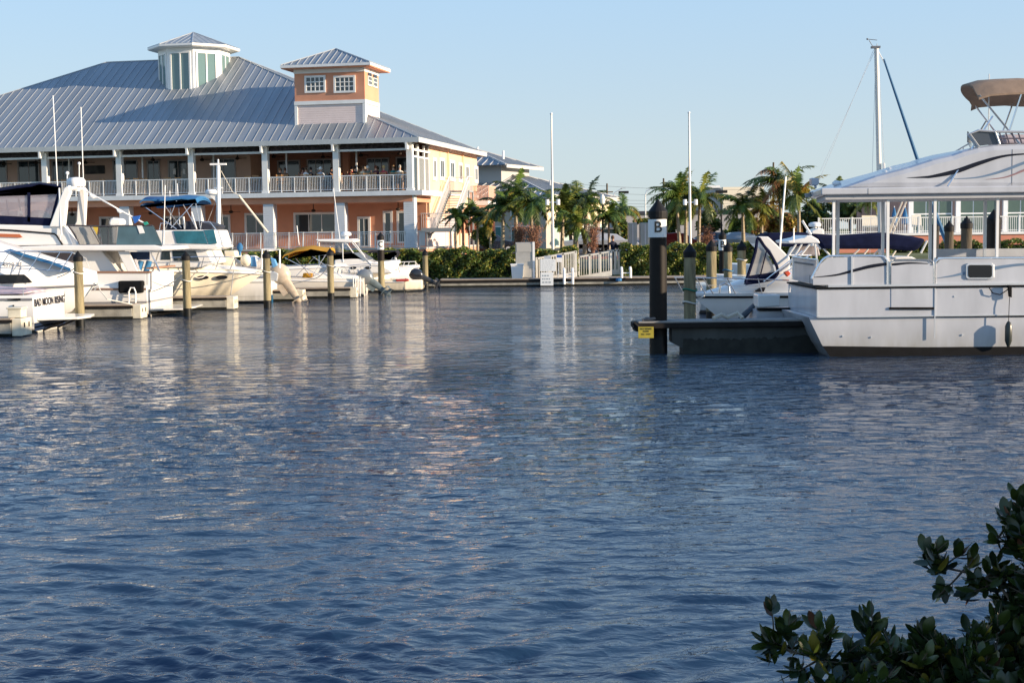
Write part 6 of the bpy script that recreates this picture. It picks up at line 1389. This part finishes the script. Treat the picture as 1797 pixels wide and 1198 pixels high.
def warehouse():
    Y = 175; x0, zt = q(1090, 371, Y); x1 = at(1330, 400, Y).x
    t = thing('warehouse', 'long low grey warehouse with dark roof edge far behind the pile marked B', 'building', (x0, Y, 0))
    MB().box(x0,x1,Y,Y+30,1.2,zt-.35).build('wall', mat('warehouse_wall', (.36,.35,.37), .8, var=.05), t); MB().box(x0-.4,x1+.4,Y-.3,Y+30.3,zt-.35,zt).build('roof_edge', flat('roof_edge_dark', (.05,.05,.07)), t)
    for a in (1178, 1205, 1232): xx = at(a,430,Y).x; MB().box(xx,xx+1.6,Y-.05,Y+.01,1.2,q(a,418,Y)[1]).build('door', winm, t)
    Y = 215; x0, zt = q(1246, 330, Y); x1 = at(1312, 400, Y).x; x2 = at(1360,400,Y).x
    t = thing('far_building', 'pale flat-roofed block showing above the right palm group', 'building', (x0, Y, 0))
    MB().box(x0,x1,Y,Y+20,1.2,zt).build('wall', mat('far_wall', (.45,.44,.44), .8), t, bevel=.05); MB().box(x1-4,x2-2,Y-2,Y+18,1.2,zt+.05).build('bright_wing', mat('far_wall_bright', (.75,.68,.55), .8), t)
    MB().box(x0-.3,x1-4.2,Y-.3,Y+20,zt,zt+.35).build('parapet', trim, t)
    Y = 100
    t = thing('salmon_building', 'salmon building with green window bays seen under the houseboat roof', 'building', (at(1590,430,Y).x, Y, 0))
    x0 = at(1588,400,Y).x; x1 = x0+26; zt = 5.9
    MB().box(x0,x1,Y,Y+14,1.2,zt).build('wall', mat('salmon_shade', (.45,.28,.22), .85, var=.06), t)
    MB().box(x0-.4,x1,Y-.5,Y+14.4,zt,zt+.3).build('roof_edge', trim, t)
    for i in range(6):
        xx = at(1600,400,Y).x+i*3.3; o = MB().box(xx,xx+2.8,Y-.08,Y,2.3,5.3).build('window', trim, t); 
        mb = MB()
        for a in range(3):
            for b in range(2): mb.box(xx+.1+a*.9,xx+.93+a*.9,Y-.1,Y-.085,2.4+b*1.45,3.75+b*1.45)
        mb.build('pane', greenglass, o); MB().box(xx-.3,xx-.05,Y-.3,Y,1.9,zt).build('pier', trim, t)
    # its raised terrace with railing
    Yt = 94; xa = at(1437,400,Yt).x; zz = q(1600,409,Yt)[1]
    t2 = thing('terrace', 'salmon terrace wall with white picket railing beyond the right boats', 'terrace', (xa, Yt, 1.2))
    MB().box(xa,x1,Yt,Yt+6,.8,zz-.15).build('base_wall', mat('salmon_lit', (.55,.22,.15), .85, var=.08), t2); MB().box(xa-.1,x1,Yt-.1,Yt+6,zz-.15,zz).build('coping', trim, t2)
    mb = MB(); mb.box(xa,x1,Yt,Yt+.06,zz+.98,zz+1.05); mb.box(xa,x1,Yt+.01,Yt+.05,zz+.1,zz+.14); n = int((x1-xa)/.13)
    for i in range(n): x = xa+i*.13; mb.box(x-.014,x+.014,Yt+.015,Yt+.045,zz,zz+1)
    x = xa
    while x < x1: mb.box(x-.06,x+.06,Yt-.02,Yt+.08,zz,zz+1.1); x += 2.2
    mb.build('railing', trim, t2)
    for px, c, lab in ((1569,bluec,'closed blue parasol standing on the terrace right of the mast'),(1588,bluec,'leaning closed blue parasol on the terrace near the green window')):
        a = at(px,400,Yt+1); t = thing('closed_parasol', lab, 'parasol', (a.x,Yt+1,zz), 0, 'closed parasols'); mb = MB(); mb.lathe([(.05,.55),(.24,.65),(.2,1.0),(.04,1.7)], (a.x,Yt+1,zz), 9); mb.build('canopy', c, t); MB().bar((a.x,Yt+1,zz),(a.x,Yt+1,zz+1.8),.03,6).build('pole', trim, t)
    for px, lab in ((1521,'cream folding chair on the terrace left of the sailboat mast'),(1537,'cream folding chair on the terrace right behind the sailboat mast'),(1609,'white reclining chair on the terrace before the green windows')):
        a = at(px,405,Yt+.8); t = thing('terrace_chair', lab, 'chair', (a.x,Yt+.8,zz), 0, 'terrace chairs')
        mb = MB(); mb.add([(a.x-.3,Yt+.8,zz+.45),(a.x+.3,Yt+.8,zz+.45),(a.x+.4,Yt+1.3,zz+1.2),(a.x-.2,Yt+1.3,zz+1.2),(a.x-.3,Yt+.86,zz+.42),(a.x+.3,Yt+.86,zz+.42),(a.x+.4,Yt+1.36,zz+1.17),(a.x-.2,Yt+1.36,zz+1.17)], [(0,1,2,3),(7,6,5,4),(0,4,5,1),(1,5,6,2),(2,6,7,3),(3,7,4,0)]); mb.build('backrest', cream, t)
        MB().box(a.x-.3,a.x+.3,Yt+.3,Yt+.85,zz+.4,zz+.45).build('seat', cream, t)
        for sx in (-.25,.25):
            for sy in (.35,.8): MB().bar((a.x+sx,Yt+sy,zz),(a.x+sx,Yt+sy,zz+.42),.02,5).build('leg', alu, t)
warehouse()
for k, (pa, pb, lab) in enumerate(((1103,1118,'grey-green utility cabinet left of the gap before the pile marked B'),(1123.5,1141,'grey-green utility cabinet touching the pile marked B'))):
    Y = 92; (x0, z1), x1 = q(pa, 391, Y), at(pb, 400, Y).x; t = thing('utility_cabinet', lab, 'utility cabinet', (x0, Y, 1.25), 0, 'utility cabinets')
    MB().box(x0,x1,Y,Y+.8,1.25,z1).build('cabinet_body', mat('cabinet_green_grey', (.40,.42,.38), .5, var=.08), t, bevel=.03); MB().box((x0+x1)/2-.02,(x0+x1)/2+.02,Y-.012,Y-.001,1.4,z1-.1).build('door_gap', trim, t)

# ---------------------------------------------------------------- cars
def car(px, Y, dirn, color, lab, h=1.45, L=4.5, van=False):
    a = at(px, 440, Y); t = thing('parked_car', lab, 'car', (a.x, Y, 1.26), 0 if dirn > 0 else math.pi, 'parked cars', world=False)
    W = 1.75
    prof = [(-L/2,.35),(-L/2,.75),(-L*.46,.95),(-L*.30,1.0),(-L*.20,h*.97),(0,h),(L*.12,h*.97),(L*.26,1.0),(L*.44,.85),(L/2,.65),(L/2,.35)] if not van else [(-L/2,.35),(-L/2,1.0),(-L*.47,h),(L*.1,h),(L*.26,1.1),(L*.45,1.0),(L/2,.8),(L/2,.35)]
    rs = []
    for yy, k in ((-W/2,.0),(-W/2*.97,.02),(-W/2*.8,1),(W/2*.8,1),(W/2*.97,.02),(W/2,0)):
        rs.append([(x*(1 if z < 1.02 else (.97 if k == 1 else 1.0)), yy*(1 if z < 1.02 else .86), z-(0 if k == 1 else .0)) for x, z in prof])
    mb = MB(); mb.rings(rs[:1]+rs[2:4]+rs[5:]); mb.build('body', mat('car_paint_%.2f_%.2f_%.2f' % color, color, .25, metal=.2, coat=.6), t, local=True, bevel=.05)
    gl = [(-L*.29,1.03),(-L*.20,h*.93),(L*.115,h*.93),(L*.24,1.03)] if not van else [(-L*.45,1.1),(-L*.44,h*.93),(L*.09,h*.93),(L*.23,1.15)]
    for s in (-1,1): y = s*(W/2*.865); mb = MB(); mb.prism(gl, y-.006, y+.006); mb.build('side_window', winm, t, local=True)
    for sx in (-.3,.3):
        for s in (-1,1):
            mb = MB(); c = (L*sx, s*W/2*.93, .33); mb.rings([[(c[0]+.33*math.cos(k*math.pi/8), c[1]+d, c[2]+.33*math.sin(k*math.pi/8)) for k in range(16)] for d in (-.1,.1)]); w_ = mb.build('wheel', black, t, local=True)
            mb = MB(); mb.rings([[(c[0]+.2*math.cos(k*math.pi/8), c[1]+d, c[2]+.2*math.sin(k*math.pi/8)) for k in range(16)] for d in (-.11,.11)]); mb.build('rim', alu, w_, local=True)
    for s in (-1,1): MB().box(L/2-.08, L/2+.01, s*.6-.15, s*.6+.15, .62, .74).build('headlight', white, t, local=True)
car(1038, 104, 1, (.35,.38,.42), 'silver car parked behind the bare shrub left of the lantern')
car(1068, 104, 1, (.45,.46,.48), 'pale car parked behind the lantern post and person')
car(1087, 112, 1, (.30,.30,.32), 'grey van parked beyond the gangway near the dark trees', 1.9, 4.8, True)
car(1186, 100, 1, (.20,.012,.015), 'dark red car parked just right of the pile marked B')
car(1247, 106, -1, (.03,.05,.08), 'dark blue car parked above the hedge beside the slim lettered pile')
car(1294, 100, -1, (.22,.27,.33), 'silver-blue car parked behind the thin-trunked palm')
car(1331, 104, 1, (.04,.06,.06), 'dark green car parked left of the cruiser windshield')
car(862, 112, 1, (.015,.022,.04), 'dark blue car half hidden between the clubhouse and first tall palm')

# ---------------------------------------------------------------- planting
def leaf_cloud(mb, blobs, n, size, rr, mats=(0,1,2), w=(5,3,2), squash=1.0, surf=.55):
    tot = sum(b[3]*b[4]*b[5] for b in blobs)
    V, F = mb.v, mb.f
    for bx, by, bz, rx, ry, rz in blobs:
        k = int(n*rx*ry*rz/tot)+1
        for _ in range(k):
            th = rr.uniform(0, 6.283); cz = rr.uniform(-1, 1); sr = math.sqrt(1-cz*cz); rad = rr.uniform(surf, 1.06)
            x, y, z = bx+rx*rad*sr*math.cos(th), by+ry*rad*sr*math.sin(th), bz+rz*rad*cz
            a = Vector((rr.gauss(0,1), rr.gauss(0,1), rr.gauss(0,.6))).normalized(); b = a.cross(Vector((rr.gauss(0,1), rr.gauss(0,1), rr.gauss(0,1)))).normalized()
            s = size*rr.uniform(.6,1.35); c = Vector((x,y,z)); i = len(V)
            V += [tuple(c-a*s), tuple(c+b*s*.42), tuple(c+a*s), tuple(c-b*s*.42)]; F.append((i,i+1,i+2,i+3)); mb.m.append(rr.choices(mats, w)[0])
def hedge(lab, x0, x1, y0, y1, z0, z1, n, seed):
    rr = random.Random(seed); t = thing('hedge', lab, 'hedge', ((x0+x1)/2, y0, z0))
    mb = MB(); mb.box(x0+.15, x1-.15, y0+.28, y1-.2, z0, z1-.25); mb.build('branches', flat('hedge_inside', (.012,.016,.008)), t)  # one near-black core box fills the hedge behind its leaves
    mb = MB(); V, F = mb.v, mb.f
    for _ in range(n):
        x = rr.uniform(x0, x1); u = rr.random(); bul = .14*math.sin(x*1.9+seed)+.10*math.sin(x*4.3)+.05*math.sin(x*9.1)
        if u < .62: z = rr.uniform(z0, z1); y = y0+.12*math.sin(x*2.7+z*3.1)+.12*math.sin(x*6.1-z*5)+rr.uniform(0,.3)
        else: y = rr.uniform(y0+.05, y1); z = z1+bul*.7-rr.uniform(0,.3)
        if u < .62 and z > z1-.3: z += bul*.7
        if rr.random() < .06: x = rr.choice((x0,x1))+rr.uniform(-.1,.1); y = rr.uniform(y0,y1); z = rr.uniform(z0,z1)
        a = Vector((rr.gauss(0,1), rr.gauss(0,.8), rr.gauss(.5,.6))).normalized(); b = a.cross(Vector((rr.gauss(0,1), rr.gauss(0,1), rr.gauss(0,1)))).normalized()
        s = rr.uniform(.05,.11); c = Vector((x,y,z)); i = len(V)
        V += [tuple(c-a*s), tuple(c+b*s*.55), tuple(c+a*s), tuple(c-b*s*.55)]; F.append((i,i+1,i+2,i+3)); mb.m.append(rr.choices((0,1,2,3), (6,3,5,1.1) if u < .62 else (5,1,7,2.6))[0])  # more olive and yellow leaves on top: sunlight put into the leaf mix
    mb.build('foliage', [palmg, palmd, palmo, palmy], t)
hxa, hxb = at(500,460,79.6).x, at(1010,460,79.6).x
hedge('long clipped hedge above the quay from the left boats to the gangway', hxa-6, hxb, 78.6, 80.4, .1, 1.95, 52000, 1)
hedge('clipped hedge right of the gangway behind the pile marked B', at(1091,460,79.6).x, at(1460,460,79.6).x, 78.6, 80.6, .1, 2.05, 36000, 2)
hedge('low hedge under the salmon terrace seen through the houseboat', at(1560,430,92).x, at(1560,430,92).x+18, 91.5, 92.6, 1.2, 1.95, 9000, 3)
hedge('hedge strip at the foot of the clubhouse behind the left boats', -34, hxa-6.2, 79.2, 80.6, .2, 1.9, 14000, 4)

def palm(px, Y, jy, flen, nf, lab, seed, px0=None, base=None, mix=(6,3,3,1,.6), tr=.13, wind=-.25, up=.55, droop=1.0, leafl=.55):
    rr = random.Random(seed); top = at(px, jy, Y); zb = 1.22; bx = at(px0 or px, 430, Y).x
    t = thing('palm_tree', lab, 'palm tree', (bx, Y, zb), 0, 'palms behind the hedge')
    pts = [Vector((bx+(top.x-bx)*(i/6)**1.5, Y, zb+(top.z-zb)*i/6)) for i in range(7)]
    mb = MB(); mb.tube(pts, tr*1.15, 8, tr*.62); mb.build('trunk', trunkm, t, smooth=True)
    mb = MB(); mb.tube([pts[-1]-Vector((0,0,.02)), pts[-1]+Vector((0,0,.35))], tr*.75, 7, tr*.5); mb.build('crownshaft', palmo, t)
    mb = MB(); C0 = pts[-1]+Vector((0,0,.3))
    for k in range(nf):
        az = k*2.39996+rr.uniform(-.3,.3); el = R(rr.uniform(12, 74)) if k < nf*.75 else R(rr.uniform(-35, 10)); L_ = flen*rr.uniform(.8,1.12)
        d = Vector((math.cos(az)*math.cos(el), math.sin(az)*math.cos(el), math.sin(el))); P = [C0.copy()]; n = 13; g = droop*rr.uniform(.5,1.05)
        mi = rr.choices((0,1,2,3,4), mix)[0]
        for i in range(n):
            d = (d+Vector((wind*.10, 0, -.115*g*(1.2+i*.06)))).normalized(); P.append(P[-1]+d*(L_/n))
        mb.mi = mi; mb.tube(P, .026, 3, .006)
        for i in range(1, len(P)):
            tan_ = (P[i]-P[i-1]).normalized(); side = tan_.cross(Vector((0,0,1))); side = side.normalized() if side.length > .05 else Vector((1,0,0)); upv = side.cross(tan_)
            for sgn in (-1,1):
                for h in (0,.33,.66):
                    p = P[i-1].lerp(P[i], h); u = (i+h)/n; ll = leafl*math.sin(math.pi*min(1,.12+u*.88))**.6*rr.uniform(.8,1.1)*(flen/2.2)
                    dv = (side*sgn*.75+tan_*.55+upv*rr.uniform(-.25,.35)+Vector((wind*.35,0,-.42*g))).normalized(); w_ = tan_*.034
                    tip = p+dv*ll+Vector((0,0,-ll*.18)); mid = p+dv*ll*.55
                    mb.mi = mi if rr.random() < .8 else rr.choice((0,2,mi)); b = len(mb.v)
                    mb.v += [tuple(p-w_), tuple(p+w_), tuple(mid+w_*.9), tuple(tip), tuple(mid-w_*.9)]; mb.f += [(b,b+1,b+2,b+4),(b+4,b+2,b+3)]; mb.m += [mb.mi]*2
    mb.build('crown', leafm, t)
PL = [
 (883,87,372,1.75,15,'slender palm with pale trunk nearest the clubhouse stair',882),
 (905,89,350,2.1,17,'tall dark palm rising left of the two-tier roof end',906),
 (932.5,86,363,2.1,16,'tall palm leaning over the brown bare shrubs',933),
 (812,91,392,1.5,13,'short palm at the foot of the outside stair',813),
 (838,92,385,1.6,14,'short palm right of the stair foot palm',838),
 (860,90,391,1.5,13,'short yellowish palm left of the pale-trunked palm',861),
 (800,90,388,1.2,10,'smallest palm touching the clubhouse stair',800),
 (988,90,377,2.0,16,'green palm just right of the left tall pale pole',986),
 (1011,92,355,2.2,18,'large full palm in the middle of the centre group',1009),
 (1029,91,362,2.0,16,'upright palm left of the white lantern',1026),
 (1012,86,402,1.5,14,'low bushy palm in front of the centre group',1013),
 (1068,88,387,1.5,14,'palm with thin orange trunk right of the lantern post',1069),
 (1092,110,374,2.2,13,'distant palm under the box lamp left of the pile marked B',1092),
 (1187,94,356,2.4,17,'wind-blown palm right of the pile marked B',1193),
 (1204,97,350,2.3,16,'palm half hidden by the right tall pale pole',1203),
 (1228,95,354,2.4,18,'full palm just right of the right tall pale pole',1226),
 (1303,90,371,2.2,18,'green palm with slim pale trunk above the silver-blue car',1305),
 (1337,92,374,1.9,16,'ragged brownish palm right of the slim pale-trunked palm',1336),
 (1368,90,330,2.6,20,'tallest shaggy palm with dark crown left of the houseboat roof',1372),
 (1402,87,352,2.2,12,'palm with long upright yellow frond next to the houseboat roof',1402),
 (1523,96,362,1.9,12,'palm seen between the first two houseboat posts',1523),
 (1467,110,352,2.2,14,'dark palm behind the first houseboat post',1467)]
for i, (px, Y, jy, fl, nf, lab, px0) in enumerate(PL):
    mx = (7,3,3,.8,.3); nf = int(nf*1.25)
    if 'yellow' in lab: mx = (3,1,4,5,1.5)
    if 'brownish' in lab: mx = (2,2,3,3,5)
    if 'shaggy' in lab: mx = (4,4,3,2,3)
    palm(px, Y, jy, fl, nf, lab, 40+i, px0, mix=mx, wind=(-.5 if px > 1150 else -.3)*(-1 if 1400 < px < 1410 else 1), tr=.13 if fl > 1.6 else .09, up=.5)
def big_frond():   # the long yellow fronds of that palm
    t = [o for o in bpy.data.objects if o.get('label', '').startswith('palm with long upright yellow frond')][0]
    rr = random.Random(9); mb = MB()
    for pa in ([(1402,352),(1398,330),(1388,305),(1372,283)], [(1402,355),(1408,340),(1413,332),(1420,332)]):
        P = [Vector(v) for v in smooth_pts([tuple(at(a,b,87)) for a, b in pa], 8)]; mb.mi = 3; mb.tube(P, .05, 5, .015)
        for i in range(2, len(P)):
            tan_ = (P[i]-P[i-1]).normalized()
            for s in (-1,1):
                for h in (0,.5):
                    p = P[i-1].lerp(P[i],h); dv = (Vector((s*.35,rr.uniform(-.7,.7),-.6))+tan_*.4).normalized(); ll = rr.uniform(.4,.7)*min(1,(len(P)-i)/6+.3); b = len(mb.v); mb.v += [tuple(p-tan_*.03),tuple(p+tan_*.03),tuple(p+dv*ll)]; mb.f.append((b,b+1,b+2)); mb.m.append(rr.choice((0,2,3,3)))
    mb.build('long_frond', leafm, t)
big_frond()
def bare_shrub(px, Y, topy, wpx, lab, seed, ycol=False):
    rr = random.Random(seed); b0 = at(px, 432, Y); zb = 1.22; zt = q(px, topy, Y)[1]; H = zt-zb; W = wpx*Y/2500
    t = thing('bare_shrub', lab, 'shrub', (b0.x, Y, zb), 0, 'bare winter shrubs'); 
    tips = []; mb = MB()
    for k in range(7):
        a = k*.9; d = Vector((math.cos(a)*.32*W/H, math.sin(a)*.32, 1)); P = [Vector((b0.x+.06*math.cos(a), Y+.06*math.sin(a), zb))]
        for i in range(7): P.append(P[-1]+Vector((d.x*(.12+.03*i)*H/ H*1.0, d.y*.12, 1))*(H*.1)+Vector((d.x*.1*H*.4+rr.gauss(0,.02), rr.gauss(0,.02), 0)))
        mb.tube(P, .04, 5, .014); tips += P[2:]
    mb.build('trunk', twig, t)
    tw = MB(); tw.mi = 0
    for p in tips:
        for _ in range(13):
            d = Vector((rr.gauss(0,.45), rr.gauss(0,.45), rr.uniform(.4,1.1))).normalized(); q1 = p+d*rr.uniform(.25,.6); tw.bar(p, q1, .007, 3, .004)
            for _ in range(2):
                c = q1+Vector((rr.gauss(0,.08), rr.gauss(0,.08), rr.gauss(.03,.08))); i = len(tw.v); a = Vector((rr.gauss(0,1),rr.gauss(0,1),rr.gauss(0,1))).normalized()*.04; e = a.orthogonal()*.5; tw.v += [tuple(c-a),tuple(c+e),tuple(c+a),tuple(c-e)]; tw.f.append((i,i+1,i+2,i+3)); tw.m.append(1)
    tw.build('crown', [twig, mat('seed_heads', (.20,.09,.05), .9, var=.3)], t)
bare_shrub(911, 85, 388, 26, 'bare brown shrub below the dark tall palm, left one of the pair', 1)
bare_shrub(937, 84.5, 390, 26, 'bare brown shrub right of the pair, beside the tall pale pole', 2)
bare_shrub(1041, 86, 385, 20, 'bare tan shrub between the centre palms and the lantern', 3)
bare_shrub(1240, 90, 395, 20, 'bare shrub right of the right tall pale pole', 4)
def tree(px, Y, topy, boty, wpx, lab, seed, ms, w=(5,3,2,1), n=2600, leaf=.20):
    rr = random.Random(seed); b0 = at(px, 430, Y); zt = q(px, topy, Y)[1]; zb = q(px, boty, Y)[1]; W = wpx*Y/2500/2; H = zt-zb
    t = thing('leafy_tree', lab, 'tree', (b0.x, Y, 1.25), 0, 'trees behind the car park')
    mb = MB(); c = Vector((b0.x, Y, zb+H*.3)); mb.tube([(b0.x,Y,1.2),(b0.x+.1,Y,(1.2+c.z)/2),tuple(c)], .2, 7, .12)
    blobs = []
    for k in range(7):
        a = k*.9+seed; r_ = rr.uniform(.25,.75); p = (b0.x+W*r_*math.cos(a), Y+W*.7*r_*math.sin(a), zb+H*rr.uniform(.25,.78)); blobs.append((*p, W*rr.uniform(.32,.5), W*.45, H*rr.uniform(.2,.3))); mb.bar(c, p, .07, 5, .02)
    blobs.append((b0.x, Y, zb+H*.75, W*.45, W*.4, H*.26)); mb.build('trunk', bark, t)
    cm = MB(); leaf_cloud(cm, blobs, n, leaf, rr, (0,1,2,3), w, surf=.3); cm.build('crown', ms, t)
D4 = [palmd, palmg, palmo, palmy]; A4 = [palmb, mat('leaf_rust', (.22,.10,.03), .6, var=.3, scale=9, trans=.25), palmo, palmy]
tree(1090, 106, 383, 432, 42, 'dark bushy tree right of the lantern and behind the person', 1, D4)
tree(850, 99, 398, 436, 40, 'dark low tree behind the short palms at the clubhouse end', 2, D4)
tree(1128, 140, 384, 392, 45, 'thin green canopy showing over the two utility cabinets', 3, D4, n=1500)
tree(1245, 116, 362, 412, 40, 'dark green tree behind the bare shrub and blue car', 4, D4)
tree(1290, 112, 382, 425, 46, 'dark tree behind the slim pale-trunked palm', 5, D4, (6,3,1,.3))
tree(1322, 100, 382, 428, 52, 'olive bush under the ragged brownish palm', 6, A4, (3,3,4,1))
tree(1358, 97, 366, 424, 60, 'rust-coloured tree below the tallest shaggy palm', 7, A4, (3,5,3,1.5), n=4200)
tree(1385, 96, 375, 424, 52, 'orange-brown tree left of the houseboat roof corner', 8, A4, (2,5,4,2), n=3600)
tree(1425, 106, 352, 420, 80, 'large dark tree behind the houseboat roof corner', 9, D4, (7,2,1,.3), n=4200)
tree(1490, 118, 350, 400, 70, 'round dark green tree seen between the houseboat posts', 10, D4, (7,3,.6,.1), n=3500)
tree(1535, 112, 356, 402, 60, 'brownish tree seen behind the sailboat mast', 11, [palmd, palmb, palmg, palmo], n=3000)
tree(1000, 112, 350, 428, 70, 'dense dark tree behind the centre palm group', 12, D4, (7,3,1,.3), n=3200)
tree(1180, 118, 356, 420, 60, 'dark tree behind the wind-blown palm', 13, D4, (6,3,1.5,.5), n=2800)
# ---------------------------------------------------------------- foreground mangrove
def mangrove():
    rr = random.Random(21)
    t = thing('mangrove_bush', 'dark mangrove bush with oval leaves reaching over the water at the lower right', 'bush', (2.9, 5.4, -.3))
    ms = [mat('mangrove_leaf', (.038,.058,.010), .32, var=.35, scale=7, trans=.12), mat('mangrove_leaf_dark', (.018,.032,.010), .35, var=.3, scale=7), mat('mangrove_leaf_yellow', (.16,.13,.015), .4, var=.3, scale=7, trans=.15), mat('mangrove_leaf_old', (.12,.045,.02), .5)]
    lf = MB(); br = MB()
    def leaf(p, d, s, mi):
        d = d.normalized(); side = d.cross(Vector((rr.gauss(0,.5), rr.gauss(0,.5), 1))).normalized(); nrm = side.cross(d)
        W = s*.25; b = len(lf.v); pts = []
        for u, w_ in ((0,.06),(.14,.5),(.38,.96),(.62,1),(.85,.66),(1,.08)):
            c = p+d*s*u-nrm*s*.10*math.sin(math.pi*u)*1.0; pts.append((c-side*W*w_+nrm*W*.28*w_, c, c+side*W*w_+nrm*W*.28*w_))
        for a_, c, e in pts: lf.v += [tuple(a_), tuple(c), tuple(e)]
        for i in range(len(pts)-1):
            k = b+i*3; lf.f += [(k,k+1,k+4,k+3),(k+1,k+2,k+5,k+4)]; lf.m += [mi]*2
    def rosette(p, d, n=7, s=.088):
        d = d.normalized()
        for k in range(n):
            a = k*2.4; e = d.orthogonal().normalized(); f = d.cross(e); spread = rr.uniform(.35,1.5)
            leaf(p-d*rr.uniform(0,.07), d*1.0+(e*math.cos(a)+f*math.sin(a))*spread+Vector((0,0,.15)), s*rr.uniform(.7,1.2), rr.choices((0,1,2,3), (6,5,.45,.3))[0])
        if rr.random() < .6: br.bar(p, p+d*.075, .0035, 4, .001)
    def branch(p, d, L_, r, depth):
        n = max(3, int(L_/.07)); P = [p]
        for i in range(n):
            d = (d+Vector((rr.gauss(0,.10), rr.gauss(0,.10), rr.gauss(.05,.07)))).normalized(); P.append(P[-1]+d*(L_/n))
        br.tube(P, r, 5, r*.45)
        for i in range(1, len(P)):
            if depth > 0 and rr.random() < .62:
                sd = Vector((rr.gauss(-.25,.8), rr.gauss(0,.8), rr.gauss(.35,.6))).normalized(); branch(P[i], (sd+d*.6).normalized(), L_*rr.uniform(.28,.5), r*.5, depth-1)
            elif rr.random() < .5: rosette(P[i], Vector((rr.gauss(0,.7), rr.gauss(0,.7), 1)), rr.randint(2,4))
        rosette(P[-1], d, rr.randint(5,7))
    # main boughs follow the reach of the bush in the photograph: points as (px, py, distance)
    def bough(pts, r, side=5, seed_d=1, sl=.26):
        P = [Vector(v) for v in smooth_pts([tuple(at(*p)) for p in pts], 6)]; br.tube(P, r, 6, r*.35)
        for i in range(3, len(P)):
            for _ in range(side if i % 2 else 1):
                sd = Vector((rr.gauss(-.15,.7), rr.gauss(0,.6), rr.gauss(.45,.6))).normalized(); branch(P[i], sd, sl*rr.uniform(.5,1.1), .006, seed_d)
        rosette(P[-1], P[-1]-P[-2], 8)
    bough([(1900,1300,5.6),(1700,1235,5.9),(1560,1180,6.1),(1440,1155,6.2),(1350,1132,6.3)], .013, 2, 0, .16)
    bough([(1900,1340,5.7),(1720,1260,6.0),(1600,1195,6.2),(1528,1112,6.3)], .012, 2, 0, .16)
    bough([(1950,1300,5.8),(1850,1180,6.2),(1800,1100,6.4),(1745,1022,6.6),(1640,992,6.8)], .013, 2, 0, .13)
    bough([(1960,1200,5.8),(1860,1080,6.2),(1815,990,6.5),(1788,925,6.7)], .012, 3, 0, .15)
    bough([(1960,1310,5.4),(1800,1260,5.8),(1700,1215,6.0),(1650,1165,6.1)], .012, 3, 1, .20)
    bough([(1950,1350,5.6),(1840,1260,5.9),(1780,1200,6.1),(1735,1150,6.2)], .012, 3, 1, .20)
    bough([(1800,1400,5.6),(1640,1310,5.8),(1520,1250,5.9),(1430,1225,6.0)], .012, 3, 0, .18)
    bough([(2000,1130,5.9),(1890,1070,6.2),(1840,1000,6.4),(1815,950,6.5)], .012, 3, 0, .17)
    bough([(1900,1340,5.9),(1780,1280,6.1),(1680,1235,6.2),(1590,1220,6.3)], .012, 4, 0, .18)
    bough([(1990,1270,6.1),(1900,1180,6.4),(1850,1110,6.6),(1800,1080,6.8)], .012, 4, 0, .17)
    n_fg = len(lf.v)
    # unseen part of the bush, added right of the picture to shade this side
    for k in range(3400):
        a = rr.uniform(0, 6.28); c = rr.uniform(-1,1); s = math.sqrt(1-c*c); q_ = rr.choice(((4.3,5.2,1.9,1.5,1.6,1.9),(5.4,4.2,2.4,1.7,1.9,2.4),(4.0,6.5,1.3,1.1,1.0,1.4),(6.6,5.6,2.1,1.6,1.8,2.1),(3.9,3.6,1.6,1.0,1.2,1.6)))
        rad = rr.uniform(.6,1); p = Vector((q_[0]+q_[3]*rad*s*math.cos(a), q_[1]+q_[4]*rad*s*math.sin(a), max(.1, q_[2]+q_[5]*rad*c)))
        if p.x < .405*p.y+.25: continue
        for _ in range(5): leaf(p+Vector((rr.gauss(0,.06),rr.gauss(0,.06),rr.gauss(0,.06))), Vector((rr.gauss(0,1), rr.gauss(0,1), rr.gauss(.3,1))), rr.uniform(.10,.16), rr.choices((0,1,2),(5,5,.4))[0])
    lf.build('foliage', ms, t, smooth=True)
    for a, b in (((3.4,5.2,-.4),(4.3,5.2,2.4)),((3.4,5.2,-.4),(2.7,5.6,.6)),((4.6,4.6,-.4),(5.4,4.2,3.2)),((3.6,6.2,-.4),(4.0,6.5,1.8)),((3.0,5.6,-.4),(2.5,5.9,.7)),((5.6,5.2,-.4),(6.6,5.6,2.8))): br.tube([a, ((a[0]+b[0])/2+.1,(a[1]+b[1])/2,(a[2]+b[2])/2), b], .05, 6, .02)
    br.build('branches', bark, t)
mangrove()
